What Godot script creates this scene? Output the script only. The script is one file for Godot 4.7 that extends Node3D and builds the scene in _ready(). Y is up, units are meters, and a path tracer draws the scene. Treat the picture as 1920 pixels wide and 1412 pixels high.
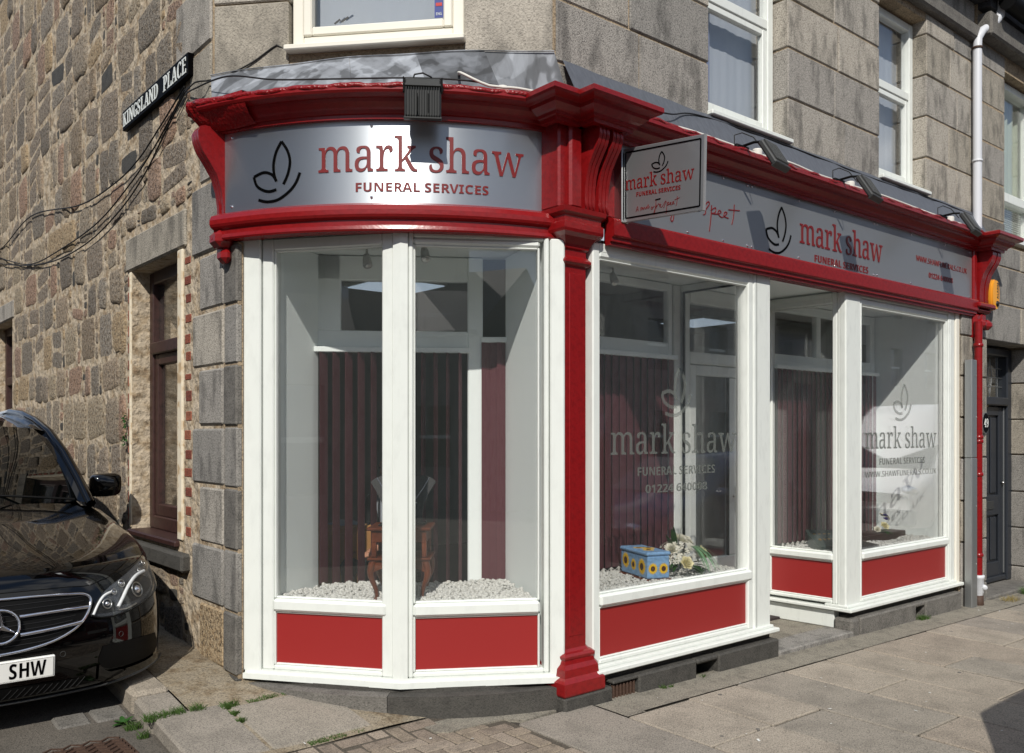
extends Node3D

# ---------------------------------------------------------------- mesh helper
class MB:
	var st := SurfaceTool.new()
	var xf = null
	var n := 0
	func _init() -> void:
		st.begin(Mesh.PRIMITIVE_TRIANGLES)
		st.set_smooth_group(-1)
	func flat() -> void:
		st.set_smooth_group(-1)
	func smooth(g := 1) -> void:
		st.set_smooth_group(g)
	func put(p: Vector3) -> void:
		st.add_vertex(xf.call(p) if xf != null else p)
		n += 1
	func tri(a: Vector3, b: Vector3, c: Vector3) -> void:
		put(a); put(c); put(b)
	func quad(a: Vector3, b: Vector3, c: Vector3, d: Vector3) -> void:
		tri(a, b, c); tri(a, c, d)
	func quad_uv(a: Vector3, b: Vector3, c: Vector3, d: Vector3, u0: Vector2, u1: Vector2) -> void:
		for k in [[a, u0], [c, u1], [b, Vector2(u1.x, u0.y)], [a, u0], [d, Vector2(u0.x, u1.y)], [c, u1]]:
			st.set_uv(k[1]); put(k[0])
	# a box in the frame t, with chamfered edges
	func box(t: Transform3D, x0: float, x1: float, y0: float, y1: float, z0: float, z1: float, b := 0.0) -> void:
		var lo := Vector3(minf(x0, x1), minf(y0, y1), minf(z0, z1))
		var hi := Vector3(maxf(x0, x1), maxf(y0, y1), maxf(z0, z1))
		var d := hi - lo
		b = minf(b, 0.45 * minf(d.x, minf(d.y, d.z)))
		var c := func(sx: int, sy: int, sz: int, axis: int) -> Vector3:
			var p := Vector3(hi.x if sx else lo.x, hi.y if sy else lo.y, hi.z if sz else lo.z)
			if axis != 0: p.x += b * (-1 if sx else 1)
			if axis != 1: p.y += b * (-1 if sy else 1)
			if axis != 2: p.z += b * (-1 if sz else 1)
			return t * p
		quad(c.call(0, 0, 1, 2), c.call(1, 0, 1, 2), c.call(1, 1, 1, 2), c.call(0, 1, 1, 2))
		quad(c.call(1, 0, 0, 2), c.call(0, 0, 0, 2), c.call(0, 1, 0, 2), c.call(1, 1, 0, 2))
		quad(c.call(1, 0, 1, 0), c.call(1, 0, 0, 0), c.call(1, 1, 0, 0), c.call(1, 1, 1, 0))
		quad(c.call(0, 0, 0, 0), c.call(0, 0, 1, 0), c.call(0, 1, 1, 0), c.call(0, 1, 0, 0))
		quad(c.call(0, 1, 1, 1), c.call(1, 1, 1, 1), c.call(1, 1, 0, 1), c.call(0, 1, 0, 1))
		quad(c.call(0, 0, 0, 1), c.call(1, 0, 0, 1), c.call(1, 0, 1, 1), c.call(0, 0, 1, 1))
		if b <= 0.0:
			return
		var mid := t * ((lo + hi) * 0.5)
		for s in 2:
			for r in 2:
				out_quad(mid, c.call(0, s, r, 1), c.call(1, s, r, 1), c.call(1, s, r, 2), c.call(0, s, r, 2))
				out_quad(mid, c.call(s, 0, r, 2), c.call(s, 1, r, 2), c.call(s, 1, r, 0), c.call(s, 0, r, 0))
				out_quad(mid, c.call(s, r, 0, 0), c.call(s, r, 1, 0), c.call(s, r, 1, 1), c.call(s, r, 0, 1))
		for i in 8:
			var x := i & 1; var y := (i >> 1) & 1; var z := (i >> 2) & 1
			out_tri(mid, c.call(x, y, z, 0), c.call(x, y, z, 1), c.call(x, y, z, 2))
	func out_tri(mid: Vector3, a: Vector3, b: Vector3, c: Vector3) -> void:
		if (b - a).cross(c - a).dot(a + b + c - mid * 3.0) < 0.0: tri(a, c, b)
		else: tri(a, b, c)
	func out_quad(mid: Vector3, a: Vector3, b: Vector3, c: Vector3, d: Vector3) -> void:
		if (b - a).cross(c - a).dot(a + c - mid * 2.0) < 0.0: quad(a, d, c, b)
		else: quad(a, b, c, d)
	# sweep of a profile of (outward, up) along a path; out = outward direction at each point
	func sweep(path: Array, out: Array, prof: Array, caps := true, facet := false) -> void:
		for j in prof.size() - 1:
			if facet: flat()
			else: smooth(j + 2)
			for i in path.size() - 1:
				var p := func(ii: int, jj: int) -> Vector3: return path[ii] + out[ii] * prof[jj].x + Vector3.UP * prof[jj].y
				quad(p.call(i, j), p.call(i + 1, j), p.call(i + 1, j + 1), p.call(i, j + 1))
		flat()
		if caps:
			var poly := PackedVector2Array(prof)
			var tr := Geometry2D.triangulate_polygon(poly)
			for e in [0, path.size() - 1]:
				for k in range(0, tr.size(), 3):
					var q := []
					for m in 3:
						var v: Vector2 = poly[tr[k + m]]
						q.append(path[e] + out[e] * v.x + Vector3.UP * v.y)
					if e == 0: tri(q[0], q[2], q[1])
					else: tri(q[0], q[1], q[2])
	func tube(pts: Array, r: float, sides := 6, closed := false, r1 := -1.0) -> void:
		smooth(1)
		var m := pts.size()
		var last_n := Vector3.ZERO
		var rings := []
		for i in m:
			var a: Vector3 = pts[(i - 1 + m) % m] if closed or i > 0 else pts[i]
			var b: Vector3 = pts[(i + 1) % m] if closed or i < m - 1 else pts[i]
			var t := (b - a).normalized()
			if last_n == Vector3.ZERO:
				last_n = t.cross(Vector3.UP if absf(t.y) < 0.9 else Vector3.RIGHT).normalized()
			last_n = (last_n - t * last_n.dot(t)).normalized()
			var bn := t.cross(last_n)
			var rr := r if r1 < 0.0 else lerpf(r, r1, float(i) / (m - 1))
			var ring := []
			for k in sides:
				var an := TAU * k / sides
				ring.append(pts[i] + (last_n * cos(an) + bn * sin(an)) * rr)
			rings.append(ring)
		for i in (m if closed else m - 1):
			for k in sides:
				var k2 := (k + 1) % sides
				quad(rings[i][k], rings[i][k2], rings[(i + 1) % m][k2], rings[(i + 1) % m][k])
		flat()
		if not closed:
			for k in range(1, sides - 1):
				tri(rings[0][0], rings[0][k + 1], rings[0][k])
				tri(rings[m - 1][0], rings[m - 1][k], rings[m - 1][k + 1])
	# lathe about the y axis of t, profile of (radius, height) going up
	func lathe(t: Transform3D, prof: Array, sides := 16, sharp := false) -> void:
		for j in prof.size() - 1:
			smooth(j + 2 if sharp else 1)
			for k in sides:
				var a := TAU * k / sides; var b := TAU * (k + 1) / sides
				var p0: Vector2 = prof[j]; var p1: Vector2 = prof[j + 1]
				quad(t * Vector3(p0.x * cos(a), p0.y, -p0.x * sin(a)), t * Vector3(p0.x * cos(b), p0.y, -p0.x * sin(b)), t * Vector3(p1.x * cos(b), p1.y, -p1.x * sin(b)), t * Vector3(p1.x * cos(a), p1.y, -p1.x * sin(a)))
		flat()
	# prism of a counter-clockwise polygon in the xy plane of t, from z0 to z1
	func prism(t: Transform3D, poly: Array, z0: float, z1: float, side_smooth := false) -> void:
		var pv := PackedVector2Array(poly)
		if Geometry2D.is_polygon_clockwise(pv): pv.reverse()
		var tr := Geometry2D.triangulate_polygon(pv)
		for k in range(0, tr.size(), 3):
			var a := pv[tr[k]]; var b := pv[tr[k + 1]]; var c := pv[tr[k + 2]]
			if (b - a).cross(c - a) < 0:
				var q := b; b = c; c = q
			tri(t * Vector3(a.x, a.y, z1), t * Vector3(b.x, b.y, z1), t * Vector3(c.x, c.y, z1))
			tri(t * Vector3(a.x, a.y, z0), t * Vector3(c.x, c.y, z0), t * Vector3(b.x, b.y, z0))
		if side_smooth: smooth(3)
		for i in pv.size():
			var a := pv[i]; var b := pv[(i + 1) % pv.size()]
			quad(t * Vector3(a.x, a.y, z0), t * Vector3(b.x, b.y, z0), t * Vector3(b.x, b.y, z1), t * Vector3(a.x, a.y, z1))
		flat()
	# prism standing up: polygon of (x, z) points, from y0 to y1
	func slab(poly: Array, y0: float, y1: float) -> void:
		var q := []
		for p in poly: q.append(Vector2(p.x, -p.y))
		prism(Transform3D(Basis(Vector3.RIGHT, Vector3(0, 0, -1), Vector3.UP), Vector3.ZERO), q, y0, y1)
	# stroke of a width along 2-D points, given depth, in the xy plane
	func ribbon(t: Transform3D, pts: Array, w: float, z0: float, z1: float) -> void:
		var l := []; var r := []
		var m := pts.size()
		for i in m:
			var a: Vector2 = pts[maxi(i - 1, 0)]; var b: Vector2 = pts[mini(i + 1, m - 1)]
			var d := (b - a).normalized()
			var nn := Vector2(-d.y, d.x) * w * 0.5
			l.append(pts[i] + nn); r.append(pts[i] - nn)
		var v := func(p: Vector2, z: float) -> Vector3: return t * Vector3(p.x, p.y, z)
		for i in m - 1:
			quad(v.call(r[i], z1), v.call(r[i + 1], z1), v.call(l[i + 1], z1), v.call(l[i], z1))
			quad(v.call(l[i], z1), v.call(l[i + 1], z1), v.call(l[i + 1], z0), v.call(l[i], z0))
			quad(v.call(r[i], z0), v.call(r[i + 1], z0), v.call(r[i + 1], z1), v.call(r[i], z1))
	func ball(c: Vector3, r: Vector3, seg := 10, rings := 6) -> void:
		var prof := []
		for i in rings + 1:
			var a := -PI / 2 + PI * i / rings
			prof.append(Vector2(maxf(cos(a), 0.001), sin(a)))
		lathe(Transform3D(Basis.from_scale(r), c), prof, seg)
	func mesh() -> ArrayMesh:
		st.generate_normals()
		return st.commit()

# ---------------------------------------------------------------- scene helpers
var taken := {}
var M := {}
const ID := Transform3D.IDENTITY

func numbered(called: String) -> String:
	var k: int = taken.get(called, 0)
	taken[called] = k + 1
	return called if k == 0 else "%s_%03d" % [called, k]

func tag(o: Node, label: String, category: String, group := "") -> Node:
	o.set_meta("label", label); o.set_meta("category", category)
	if group: o.set_meta("group", group)
	return o

func thing(called: String, label: String, category: String, at := Vector3.ZERO, group := "") -> Node3D:
	var o := Node3D.new()
	o.name = numbered(called); add_child(o); o.position = at
	tag(o, label, category, group)
	return o

func obj(called: String, mb: Variant, m: Material, parent: Node = null, at := ID) -> MeshInstance3D:
	var o := MeshInstance3D.new()
	o.mesh = mb.mesh() if mb is MB else mb
	o.material_override = m
	o.transform = at
	if parent == null:
		o.name = numbered(called); add_child(o)
	else:
		var k := "%s/%d" % [called, parent.get_instance_id()]
		var c: int = taken.get(k, 0); taken[k] = c + 1
		o.name = called if c == 0 else "%s_%03d" % [called, c]
		parent.add_child(o, true)
	return o

func hold(called: String, parent: Node) -> Node3D:
	var o := Node3D.new()
	var k := "%s/%d" % [called, parent.get_instance_id()]
	var c: int = taken.get(k, 0); taken[k] = c + 1
	o.name = called if c == 0 else "%s_%03d" % [called, c]
	parent.add_child(o, true)
	return o

func struct(called: String, mb: Variant, m: Material, label: String) -> MeshInstance3D:
	var o := obj(called, mb, m)
	o.set_meta("kind", "structure"); o.set_meta("label", label)
	return o

func frame_at(o: Vector3, ax: Vector3) -> Transform3D:   # x along ax, y up, z = outward
	ax = ax.normalized()
	return Transform3D(Basis(ax, Vector3.UP, ax.cross(Vector3.UP)), o)

func bx(t: Transform3D, x0: float, x1: float, y0: float, y1: float, z0: float, z1: float, b := 0.0) -> MB:
	var m := MB.new(); m.box(t, x0, x1, y0, y1, z0, z1, b); return m

# ---------------------------------------------------------------- materials
func noise(seed_: int, freq: float, ramp: Array, size := 512, type := FastNoiseLite.TYPE_SIMPLEX_SMOOTH, oct := 4, normal := 0.0, gain := 0.5) -> NoiseTexture2D:
	var f := FastNoiseLite.new()
	f.seed = seed_; f.frequency = freq; f.noise_type = type; f.fractal_octaves = oct; f.fractal_gain = gain
	if oct <= 1: f.fractal_type = FastNoiseLite.FRACTAL_NONE
	var t := NoiseTexture2D.new()
	t.width = size; t.height = size; t.seamless = true; t.noise = f
	if normal > 0.0:
		t.as_normal_map = true; t.bump_strength = normal
	elif ramp.size():
		var g := Gradient.new()
		var offs := PackedFloat32Array(); var cols := PackedColorArray()
		for r in ramp:
			offs.append(r[0]); cols.append(r[1] if r[1] is Color else Color(r[1], r[1], r[1]))
		g.offsets = offs; g.colors = cols
		t.color_ramp = g
	return t

func plain(c: Color, rough := 0.6, metal := 0.0) -> StandardMaterial3D:
	var m := StandardMaterial3D.new()
	m.albedo_color = c; m.roughness = rough; m.metallic = metal
	return m

# albedo texture x tint, stain texture multiplied over it, relief in centimetres
func rough_mat(c: Color, tex: Texture2D, scale: float, rough: float, bump: Texture2D = null, depth := 0.0, stain: Texture2D = null, stain_scale := 1.0, world := true) -> StandardMaterial3D:
	var m := plain(c, rough)
	m.albedo_texture = tex
	m.uv1_triplanar = true; m.uv1_world_triplanar = world
	m.uv1_scale = Vector3.ONE * scale
	if bump:
		m.heightmap_enabled = true; m.heightmap_texture = bump; m.heightmap_scale = depth
	if stain:
		m.detail_enabled = true; m.detail_albedo = stain; m.detail_blend_mode = BaseMaterial3D.BLEND_MODE_MUL
		m.detail_uv_layer = BaseMaterial3D.DETAIL_UV_2
		m.uv2_triplanar = true; m.uv2_world_triplanar = world; m.uv2_scale = Vector3.ONE * stain_scale
	return m

func pane_mat(a: float, tint := Color(0.8, 0.86, 0.84)) -> StandardMaterial3D:
	var m := plain(Color(tint.r, tint.g, tint.b, a), 0.0)
	m.transparency = BaseMaterial3D.TRANSPARENCY_ALPHA
	m.metallic_specular = 0.5
	return m

func rnd(r: RandomNumberGenerator, a: float, b: float) -> float:
	return r.randf_range(a, b)

func text(txt: String, serif: bool, width: float, height: float, depth: float, weight := 400) -> ArrayMesh:
	# letters whose ink box is width x height, standing on y = 0, from x = 0, front face at z = depth
	var f := SystemFont.new()
	f.font_names = PackedStringArray(["Droid Serif" if serif else "Droid Sans"])
	f.font_weight = weight
	var tm := TextMesh.new()
	tm.text = txt; tm.font = f; tm.font_size = 64; tm.pixel_size = 0.01; tm.depth = 0.1; tm.curve_step = 1.0
	var arr := tm.get_mesh_arrays()
	var v: PackedVector3Array = arr[Mesh.ARRAY_VERTEX]
	var bb := AABB(v[0], Vector3.ZERO)
	for p in v: bb = bb.expand(p)
	for i in v.size():
		var p := v[i] - bb.position
		v[i] = Vector3(p.x / bb.size.x * width, p.y / bb.size.y * height, p.z / bb.size.z * depth)
	var out := []
	out.resize(Mesh.ARRAY_MAX)
	out[Mesh.ARRAY_VERTEX] = v; out[Mesh.ARRAY_INDEX] = arr[Mesh.ARRAY_INDEX]
	var am := ArrayMesh.new()
	am.add_surface_from_arrays(Mesh.PRIMITIVE_TRIANGLES, out)
	return am

func bent(mesh: ArrayMesh, f: Callable) -> ArrayMesh:
	var a := mesh.surface_get_arrays(0)
	var v: PackedVector3Array = a[Mesh.ARRAY_VERTEX]
	for i in v.size(): v[i] = f.call(v[i])
	a[Mesh.ARRAY_VERTEX] = v
	var am := ArrayMesh.new()
	am.add_surface_from_arrays(Mesh.PRIMITIVE_TRIANGLES, a)
	return am

func smooth_pts(p: Array, k := 5) -> Array:
	var out := []
	for i in p.size() - 1:
		var a: Vector2 = p[maxi(i - 1, 0)]; var b: Vector2 = p[i]; var c: Vector2 = p[i + 1]; var d: Vector2 = p[mini(i + 2, p.size() - 1)]
		for j in k: out.append(b.cubic_interpolate(c, a, d, float(j) / k))
	out.append(p[-1])
	return out

func logo(parent: Node, m: Material, at: Transform3D, w: float, h: float, line: float, z0: float, z1: float, f = null) -> void:
	var lg := hold("leaf_logo", parent)
	var s := func(a: Array) -> Array:
		var o := []
		for i in range(0, a.size(), 2): o.append(Vector2((a[i] - 400.0) / 257.0 * w, (1108.0 - a[i + 1]) / 325.0 * h))
		return smooth_pts(o)
	var strokes := [[558, 786, 590, 840, 603, 900, 592, 965, 568, 1020], [558, 786, 530, 838, 515, 900, 517, 955, 530, 1000], [530, 1000, 506, 962, 460, 945, 403, 963], [403, 963, 418, 1010, 448, 1037, 490, 1052, 530, 1045], [430, 1092, 480, 1107, 540, 1100, 600, 1060, 635, 1015, 655, 963]]
	for i in strokes.size():
		var mb := MB.new(); mb.xf = f
		mb.ribbon(ID, s.call(strokes[i]), line, z0 + 0.00015 * (i % 2), z1 + 0.0002 * (i % 2))
		obj("arc" if i == 4 else "leaf_line", mb, m, lg, at)

func script(strokes: Array, scale: Vector2, line: float, z0: float, z1: float, at: Vector2) -> MB:
	var mb := MB.new()
	for s in strokes:
		var o := []
		for i in range(0, s.size(), 2): o.append(at + Vector2(s[i], s[i + 1]) * scale)
		mb.ribbon(ID, smooth_pts(o, 4), line, z0, z1)
	return mb

# ---------------------------------------------------------------- the place, in metres: x along the shop front, z out of it, corner at 0
const CAM := Vector3(-3.493, 1.6, 3.7275)
const ARC_C := Vector3(0.5405, 0, -2.219)      # the curved fascia over the bay
const ARC_R := 2.16
const BAY_L := Vector3(-1.376, 0, -1.293)
const BAY_M := Vector3(-0.786, 0, -0.504)
const BAY_R := Vector3(0.034, 0, 0.0)
const WALL_X := -1.4                            # face of the rubble wall
const UP_Z := -0.1                              # face of the granite wall upstairs
var SUN := Vector3(-0.695 * 0.766, 0.643, 0.72 * 0.766).normalized()

func sky_image() -> ImageTexture:
	var w := 640; var h := 320
	var f := FastNoiseLite.new()
	f.seed = 7; f.frequency = 0.9; f.fractal_octaves = 5; f.noise_type = FastNoiseLite.TYPE_SIMPLEX_SMOOTH
	var im := Image.create(w, h, false, Image.FORMAT_RGBAF)
	for j in h:
		var el := (0.5 - (j + 0.5) / h) * PI
		var y := sin(el)
		var base := Color(0.16, 0.27, 0.5).lerp(Color(0.5, 0.58, 0.68), pow(1.0 - clampf(y, 0.0, 1.0), 3.0))
		for i in w:
			var az := (float(i) + 0.5) / w * TAU
			var d := Vector3(cos(az) * cos(el), y, sin(az) * cos(el))
			var c := base
			if y > 0.0:
				var q := d / (y + 0.22)
				var n := f.get_noise_3d(q.x * 1.3, q.z * 1.3, 0.0) * 1.1 + f.get_noise_3d(q.x * 5.0, q.z * 5.0, 9.0) * 0.4
				var k := smoothstep(-0.08, 0.42, n)
				c = base.lerp(Color(0.95, 0.97, 1.0) * (0.7 + 0.45 * k), k * 0.85)
			else:
				c = Color(0.2, 0.19, 0.18)
			im.set_pixel(i, j, Color(c.r, c.g, c.b, 1.0))
	return ImageTexture.create_from_image(im)

func _ready() -> void:
	seed(11)
	# camera
	var cam := Camera3D.new(); cam.name = "camera"
	cam.projection = Camera3D.PROJECTION_FRUSTUM
	cam.near = 0.05; cam.far = 300.0
	cam.size = 0.042710; cam.frustum_offset = Vector2(0, 0.0032063)
	cam.transform = Transform3D(Basis(Vector3(0.7677, 0, 0.6408), Vector3.UP, Vector3(-0.6408, 0, 0.7677)).orthonormalized(), CAM)
	add_child(cam); cam.current = true
	# sky, exposure
	var env := Environment.new()
	env.background_mode = Environment.BG_SKY
	var pan := PanoramaSkyMaterial.new(); pan.panorama = sky_image()
	env.sky = Sky.new(); env.sky.sky_material = pan
	env.background_energy_multiplier = 0.85
	env.tonemap_mode = Environment.TONE_MAPPER_LINEAR
	env.tonemap_exposure = 1.0
	env.sdfgi_enabled = true; env.ssao_enabled = true; env.ssil_enabled = true
	var we := WorldEnvironment.new(); we.name = "world_environment"; we.environment = env; add_child(we)
	# sun
	var sun := DirectionalLight3D.new(); sun.name = "sun"
	add_child(sun)
	sun.look_at_from_position(SUN * 50.0, Vector3.ZERO)
	sun.light_energy = 1.38; sun.light_color = Color(1.0, 0.98, 0.945); sun.light_angular_distance = 0.5
	sun.shadow_enabled = true
	materials()
	ground()
	tenement()
	shop_shell()
	shop_front()
	signs()
	wall_fittings()
	neighbour()
	displays()
	black_car()
	street_opposite()
	parked_vehicles()
	small_growth()

# ---------------------------------------------------------------- all materials
func materials() -> void:
	var speck := noise(3, 0.11, [[0.0, 0.42], [0.3, 0.66], [0.42, 0.88], [0.55, 0.95], [0.72, 1.0], [1.0, 1.0]], 512, FastNoiseLite.TYPE_VALUE_CUBIC, 3, 0.0, 0.9)
	var blot := noise(5, 0.012, [[0.0, 0.74], [0.35, 0.9], [0.55, 0.97], [1.0, 1.0]], 512, FastNoiseLite.TYPE_SIMPLEX_SMOOTH, 5, 0.0, 0.65)
	var grit := noise(8, 0.06, [], 512, FastNoiseLite.TYPE_SIMPLEX_SMOOTH, 5, 0.0, 0.75)
	var lump := noise(9, 0.014, [], 512, FastNoiseLite.TYPE_SIMPLEX_SMOOTH, 5, 0.0, 0.55)
	var streak := noise(21, 0.02, [[0.0, 0.6], [0.3, 0.85], [0.5, 0.97], [1.0, 1.0]], 512, FastNoiseLite.TYPE_SIMPLEX_SMOOTH, 4, 0.0, 0.6)
	var mottle := noise(31, 0.02, [[0.0, Color(0.66, 0.58, 0.5)], [0.38, Color(0.9, 0.87, 0.82)], [0.55, Color(0.98, 0.97, 0.95)], [1.0, Color(1, 1, 1)]], 512, FastNoiseLite.TYPE_SIMPLEX_SMOOTH, 5, 0.0, 0.65)
	M.speck = speck; M.blot = blot; M.grit = grit; M.lump = lump
	# granite ashlar, several tones
	var soot := noise(23, 0.011, [[0.0, 0.68], [0.3, 0.84], [0.45, 0.96], [0.6, 1.0], [1.0, 1.0]], 512, FastNoiseLite.TYPE_SIMPLEX_SMOOTH, 5, 0.0, 0.6)
	M.granite = []
	for c in [Color(0.695, 0.67, 0.63), Color(0.65, 0.63, 0.60), Color(0.735, 0.705, 0.655), Color(0.675, 0.645, 0.59), Color(0.60, 0.585, 0.56)]:
		var g := rough_mat(c, speck, 2.6, 0.85, grit, 0.35, soot, 0.5)
		g.uv2_scale = Vector3(0.8, 0.3, 0.8)
		g.uv1_offset = Vector3(M.granite.size() * 0.37, M.granite.size() * 0.21, 0.0)
		M.granite.append(g)
	M.granite_dark = rough_mat(Color(0.49, 0.475, 0.45), speck, 2.6, 0.85, grit, 0.35, blot, 0.8)
	M.granite_black = rough_mat(Color(0.32, 0.31, 0.29), speck, 3.0, 0.8, grit, 0.25, blot, 1.1)
	# rubble stones: grey, brown, pink, ochre
	var pitted := noise(17, 0.035, [[0.0, 0.22], [0.27, 0.45], [0.36, 0.82], [0.5, 0.95], [0.62, 1.0], [1.0, 1.0]], 512, FastNoiseLite.TYPE_SIMPLEX_SMOOTH, 6, 0.0, 0.78)
	M.rubble = []
	for c in [Color(0.60, 0.555, 0.50), Color(0.66, 0.60, 0.53), Color(0.53, 0.505, 0.475), Color(0.665, 0.545, 0.475), Color(0.72, 0.635, 0.51), Color(0.57, 0.53, 0.49), Color(0.63, 0.59, 0.535), Color(0.47, 0.445, 0.42), Color(0.62, 0.52, 0.465), Color(0.60, 0.575, 0.545), Color(0.69, 0.64, 0.56), Color(0.56, 0.505, 0.44)]:
		c = c.lerp(Color(0.615, 0.57, 0.505), 0.25)
		var g := rough_mat(c, pitted, 1.5, 0.92, grit, 0.9, mottle, 1.9)
		g.uv1_offset = Vector3(M.rubble.size() * 0.31, M.rubble.size() * 0.17, M.rubble.size() * 0.23)
		g.uv2_offset = g.uv1_offset * 1.7
		M.rubble.append(g)
	M.mortar = rough_mat(Color(0.755, 0.70, 0.62), noise(14, 0.03, [[0.0, 0.5], [0.26, 0.8], [0.45, 0.95], [1.0, 1.0]], 512, FastNoiseLite.TYPE_SIMPLEX_SMOOTH, 6, 0.0, 0.7), 1.1, 0.95, lump, 1.8, mottle, 0.6)
	M.joint = rough_mat(Color(0.72, 0.64, 0.53), M.speck, 2.0, 0.95, grit, 0.4, blot, 0.9)
	M.plaster = rough_mat(Color(0.86, 0.825, 0.75), noise(41, 0.012, [[0.0, Color(0.80, 0.72, 0.62)], [0.3, Color(0.86, 0.79, 0.70)], [0.42, Color(0.97, 0.955, 0.93)], [1.0, Color(1, 1, 1)]], 512, FastNoiseLite.TYPE_SIMPLEX_SMOOTH, 4, 0.0, 0.5), 1.0, 0.9)
	M.brick = []
	for c in [Color(0.62, 0.33, 0.24), Color(0.55, 0.28, 0.21), Color(0.68, 0.40, 0.29)]:
		M.brick.append(rough_mat(c, speck, 3.0, 0.9, grit, 0.5, blot, 1.5))
	# paving
	var soft := noise(6, 0.009, [[0.0, 0.86], [0.4, 0.95], [0.6, 1.0], [1.0, 1.0]], 512, FastNoiseLite.TYPE_SIMPLEX_SMOOTH, 5, 0.0, 0.6)
	M.slab = []
	for c in [Color(0.655, 0.615, 0.555), Color(0.615, 0.585, 0.535), Color(0.645, 0.60, 0.54), Color(0.60, 0.57, 0.525), Color(0.675, 0.635, 0.575)]:
		var g := rough_mat(c, speck, 3.2, 0.93, grit, 0.16, soft, 0.6)
		g.uv1_offset = Vector3(M.slab.size() * 0.41, 0, M.slab.size() * 0.29)
		M.slab.append(g)
	M.apron = rough_mat(Color(0.605, 0.565, 0.495), speck, 2.2, 0.95, lump, 0.8, mottle, 0.45)
	M.strip = rough_mat(Color(0.60, 0.575, 0.52), speck, 2.8, 0.95, grit, 0.3, blot, 0.7)
	M.sett = []
	for c in [Color(0.615, 0.56, 0.49), Color(0.58, 0.525, 0.465), Color(0.65, 0.595, 0.53)]:
		M.sett.append(rough_mat(c, speck, 3.5, 0.95, grit, 0.25, blot, 1.2))
	M.grout = rough_mat(Color(0.36, 0.33, 0.285), speck, 3.0, 1.0, grit, 0.4)
	M.grout_dark = rough_mat(Color(0.27, 0.25, 0.215), speck, 3.0, 1.0, grit, 0.4)
	M.asphalt = rough_mat(Color(0.43, 0.405, 0.37), speck, 3.0, 0.95, grit, 0.5, blot, 0.3)
	# paint and joinery
	M.white = plain(Color(0.865, 0.88, 0.86), 0.34)
	M.white.albedo_texture = noise(53, 0.014, [[0.0, 0.955], [0.3, 0.985], [0.45, 1.0], [1.0, 1.0]], 512, FastNoiseLite.TYPE_SIMPLEX_SMOOTH, 5, 0.0, 0.65)
	M.white.uv1_triplanar = true; M.white.uv1_world_triplanar = true; M.white.uv1_scale = Vector3(1.6, 0.5, 1.6)
	M.white_in = plain(Color(0.925, 0.95, 0.94), 0.6)
	M.cream = plain(Color(0.885, 0.87, 0.82), 0.38)
	M.red_panel = plain(Color(0.565, 0.135, 0.13), 0.45)
	var drip := noise(51, 0.025, [], 512, FastNoiseLite.TYPE_SIMPLEX_SMOOTH, 4)
	M.red = plain(Color(0.515, 0.075, 0.085), 0.27)
	M.red.heightmap_enabled = true; M.red.heightmap_texture = drip; M.red.heightmap_scale = 0.05
	M.red.uv1_triplanar = true; M.red.uv1_world_triplanar = true; M.red.uv1_scale = Vector3.ONE * 3.0
	M.red.albedo_texture = noise(52, 0.012, [[0.0, 0.86], [0.35, 0.94], [0.55, 1.0], [1.0, 1.0]], 512, FastNoiseLite.TYPE_SIMPLEX_SMOOTH, 5, 0.0, 0.65)
	M.red_lump = M.red.duplicate(); M.red_lump.heightmap_scale = 0.8
	M.lead = rough_mat(Color(0.345, 0.36, 0.39), noise(61, 0.02, [[0.0, 0.8], [0.5, 0.95], [0.66, 1.0], [1.0, 1.0]], 512, FastNoiseLite.TYPE_SIMPLEX_SMOOTH, 5, 0.0, 0.6), 1.0, 0.55)
	M.lead.uv1_scale = Vector3(3.0, 0.7, 3.0)
	M.lead_white = rough_mat(Color(0.66, 0.68, 0.71), noise(62, 0.008, [[0.0, 0.5], [0.42, 0.55], [0.455, 0.7], [0.475, 0.92], [0.6, 1.0], [1.0, 0.94]], 512, FastNoiseLite.TYPE_SIMPLEX_SMOOTH, 4, 0.0, 0.5), 0.9, 0.75, null, 0.0, streak, 0.9)
	M.lead_mid = M.lead_white.duplicate(); M.lead_mid.albedo_color = Color(0.45, 0.465, 0.49)
	M.lead_white.uv1_scale = Vector3(0.9, 0.35, 0.9); M.lead_white.uv2_scale = Vector3(1.2, 0.2, 1.2)
	M.steel = plain(Color(0.72, 0.74, 0.76), 0.47, 1.0)
	M.steel.anisotropy_enabled = true; M.steel.anisotropy = -0.8
	M.steel.roughness_texture = noise(71, 0.3, [[0.0, 0.75], [1.0, 1.0]], 256)
	M.steel.uv1_scale = Vector3(1.0, 60.0, 1.0)
	M.steel.metallic = 0.92
	M.steel_flat = M.steel.duplicate(); M.steel_flat.metallic = 0.6; M.steel_flat.albedo_color = Color(0.585, 0.595, 0.605); M.plate_alu = plain(Color(0.62, 0.62, 0.62), 0.5, 0.4); M.steel_flat.roughness = 0.42
	M.chrome = plain(Color(0.86, 0.86, 0.88), 0.08, 1.0)
	M.chrome_dull = plain(Color(0.70, 0.70, 0.69), 0.3, 1.0)
	M.galv = plain(Color(0.62, 0.63, 0.63), 0.45, 0.8)
	M.pipe_white = plain(Color(0.80, 0.81, 0.83), 0.35)
	M.letter_red = plain(Color(0.44, 0.055, 0.055), 0.4)
	M.letter_black = plain(Color(0.012, 0.012, 0.015), 0.5); M.letter_black.metallic_specular = 0.15
	M.etch = plain(Color(0.42, 0.44, 0.42, 0.55), 0.8); M.etch.transparency = BaseMaterial3D.TRANSPARENCY_ALPHA
	M.lamp_grey = plain(Color(0.20, 0.205, 0.205), 0.5)
	M.black = plain(Color(0.025, 0.025, 0.025), 0.5)
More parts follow.
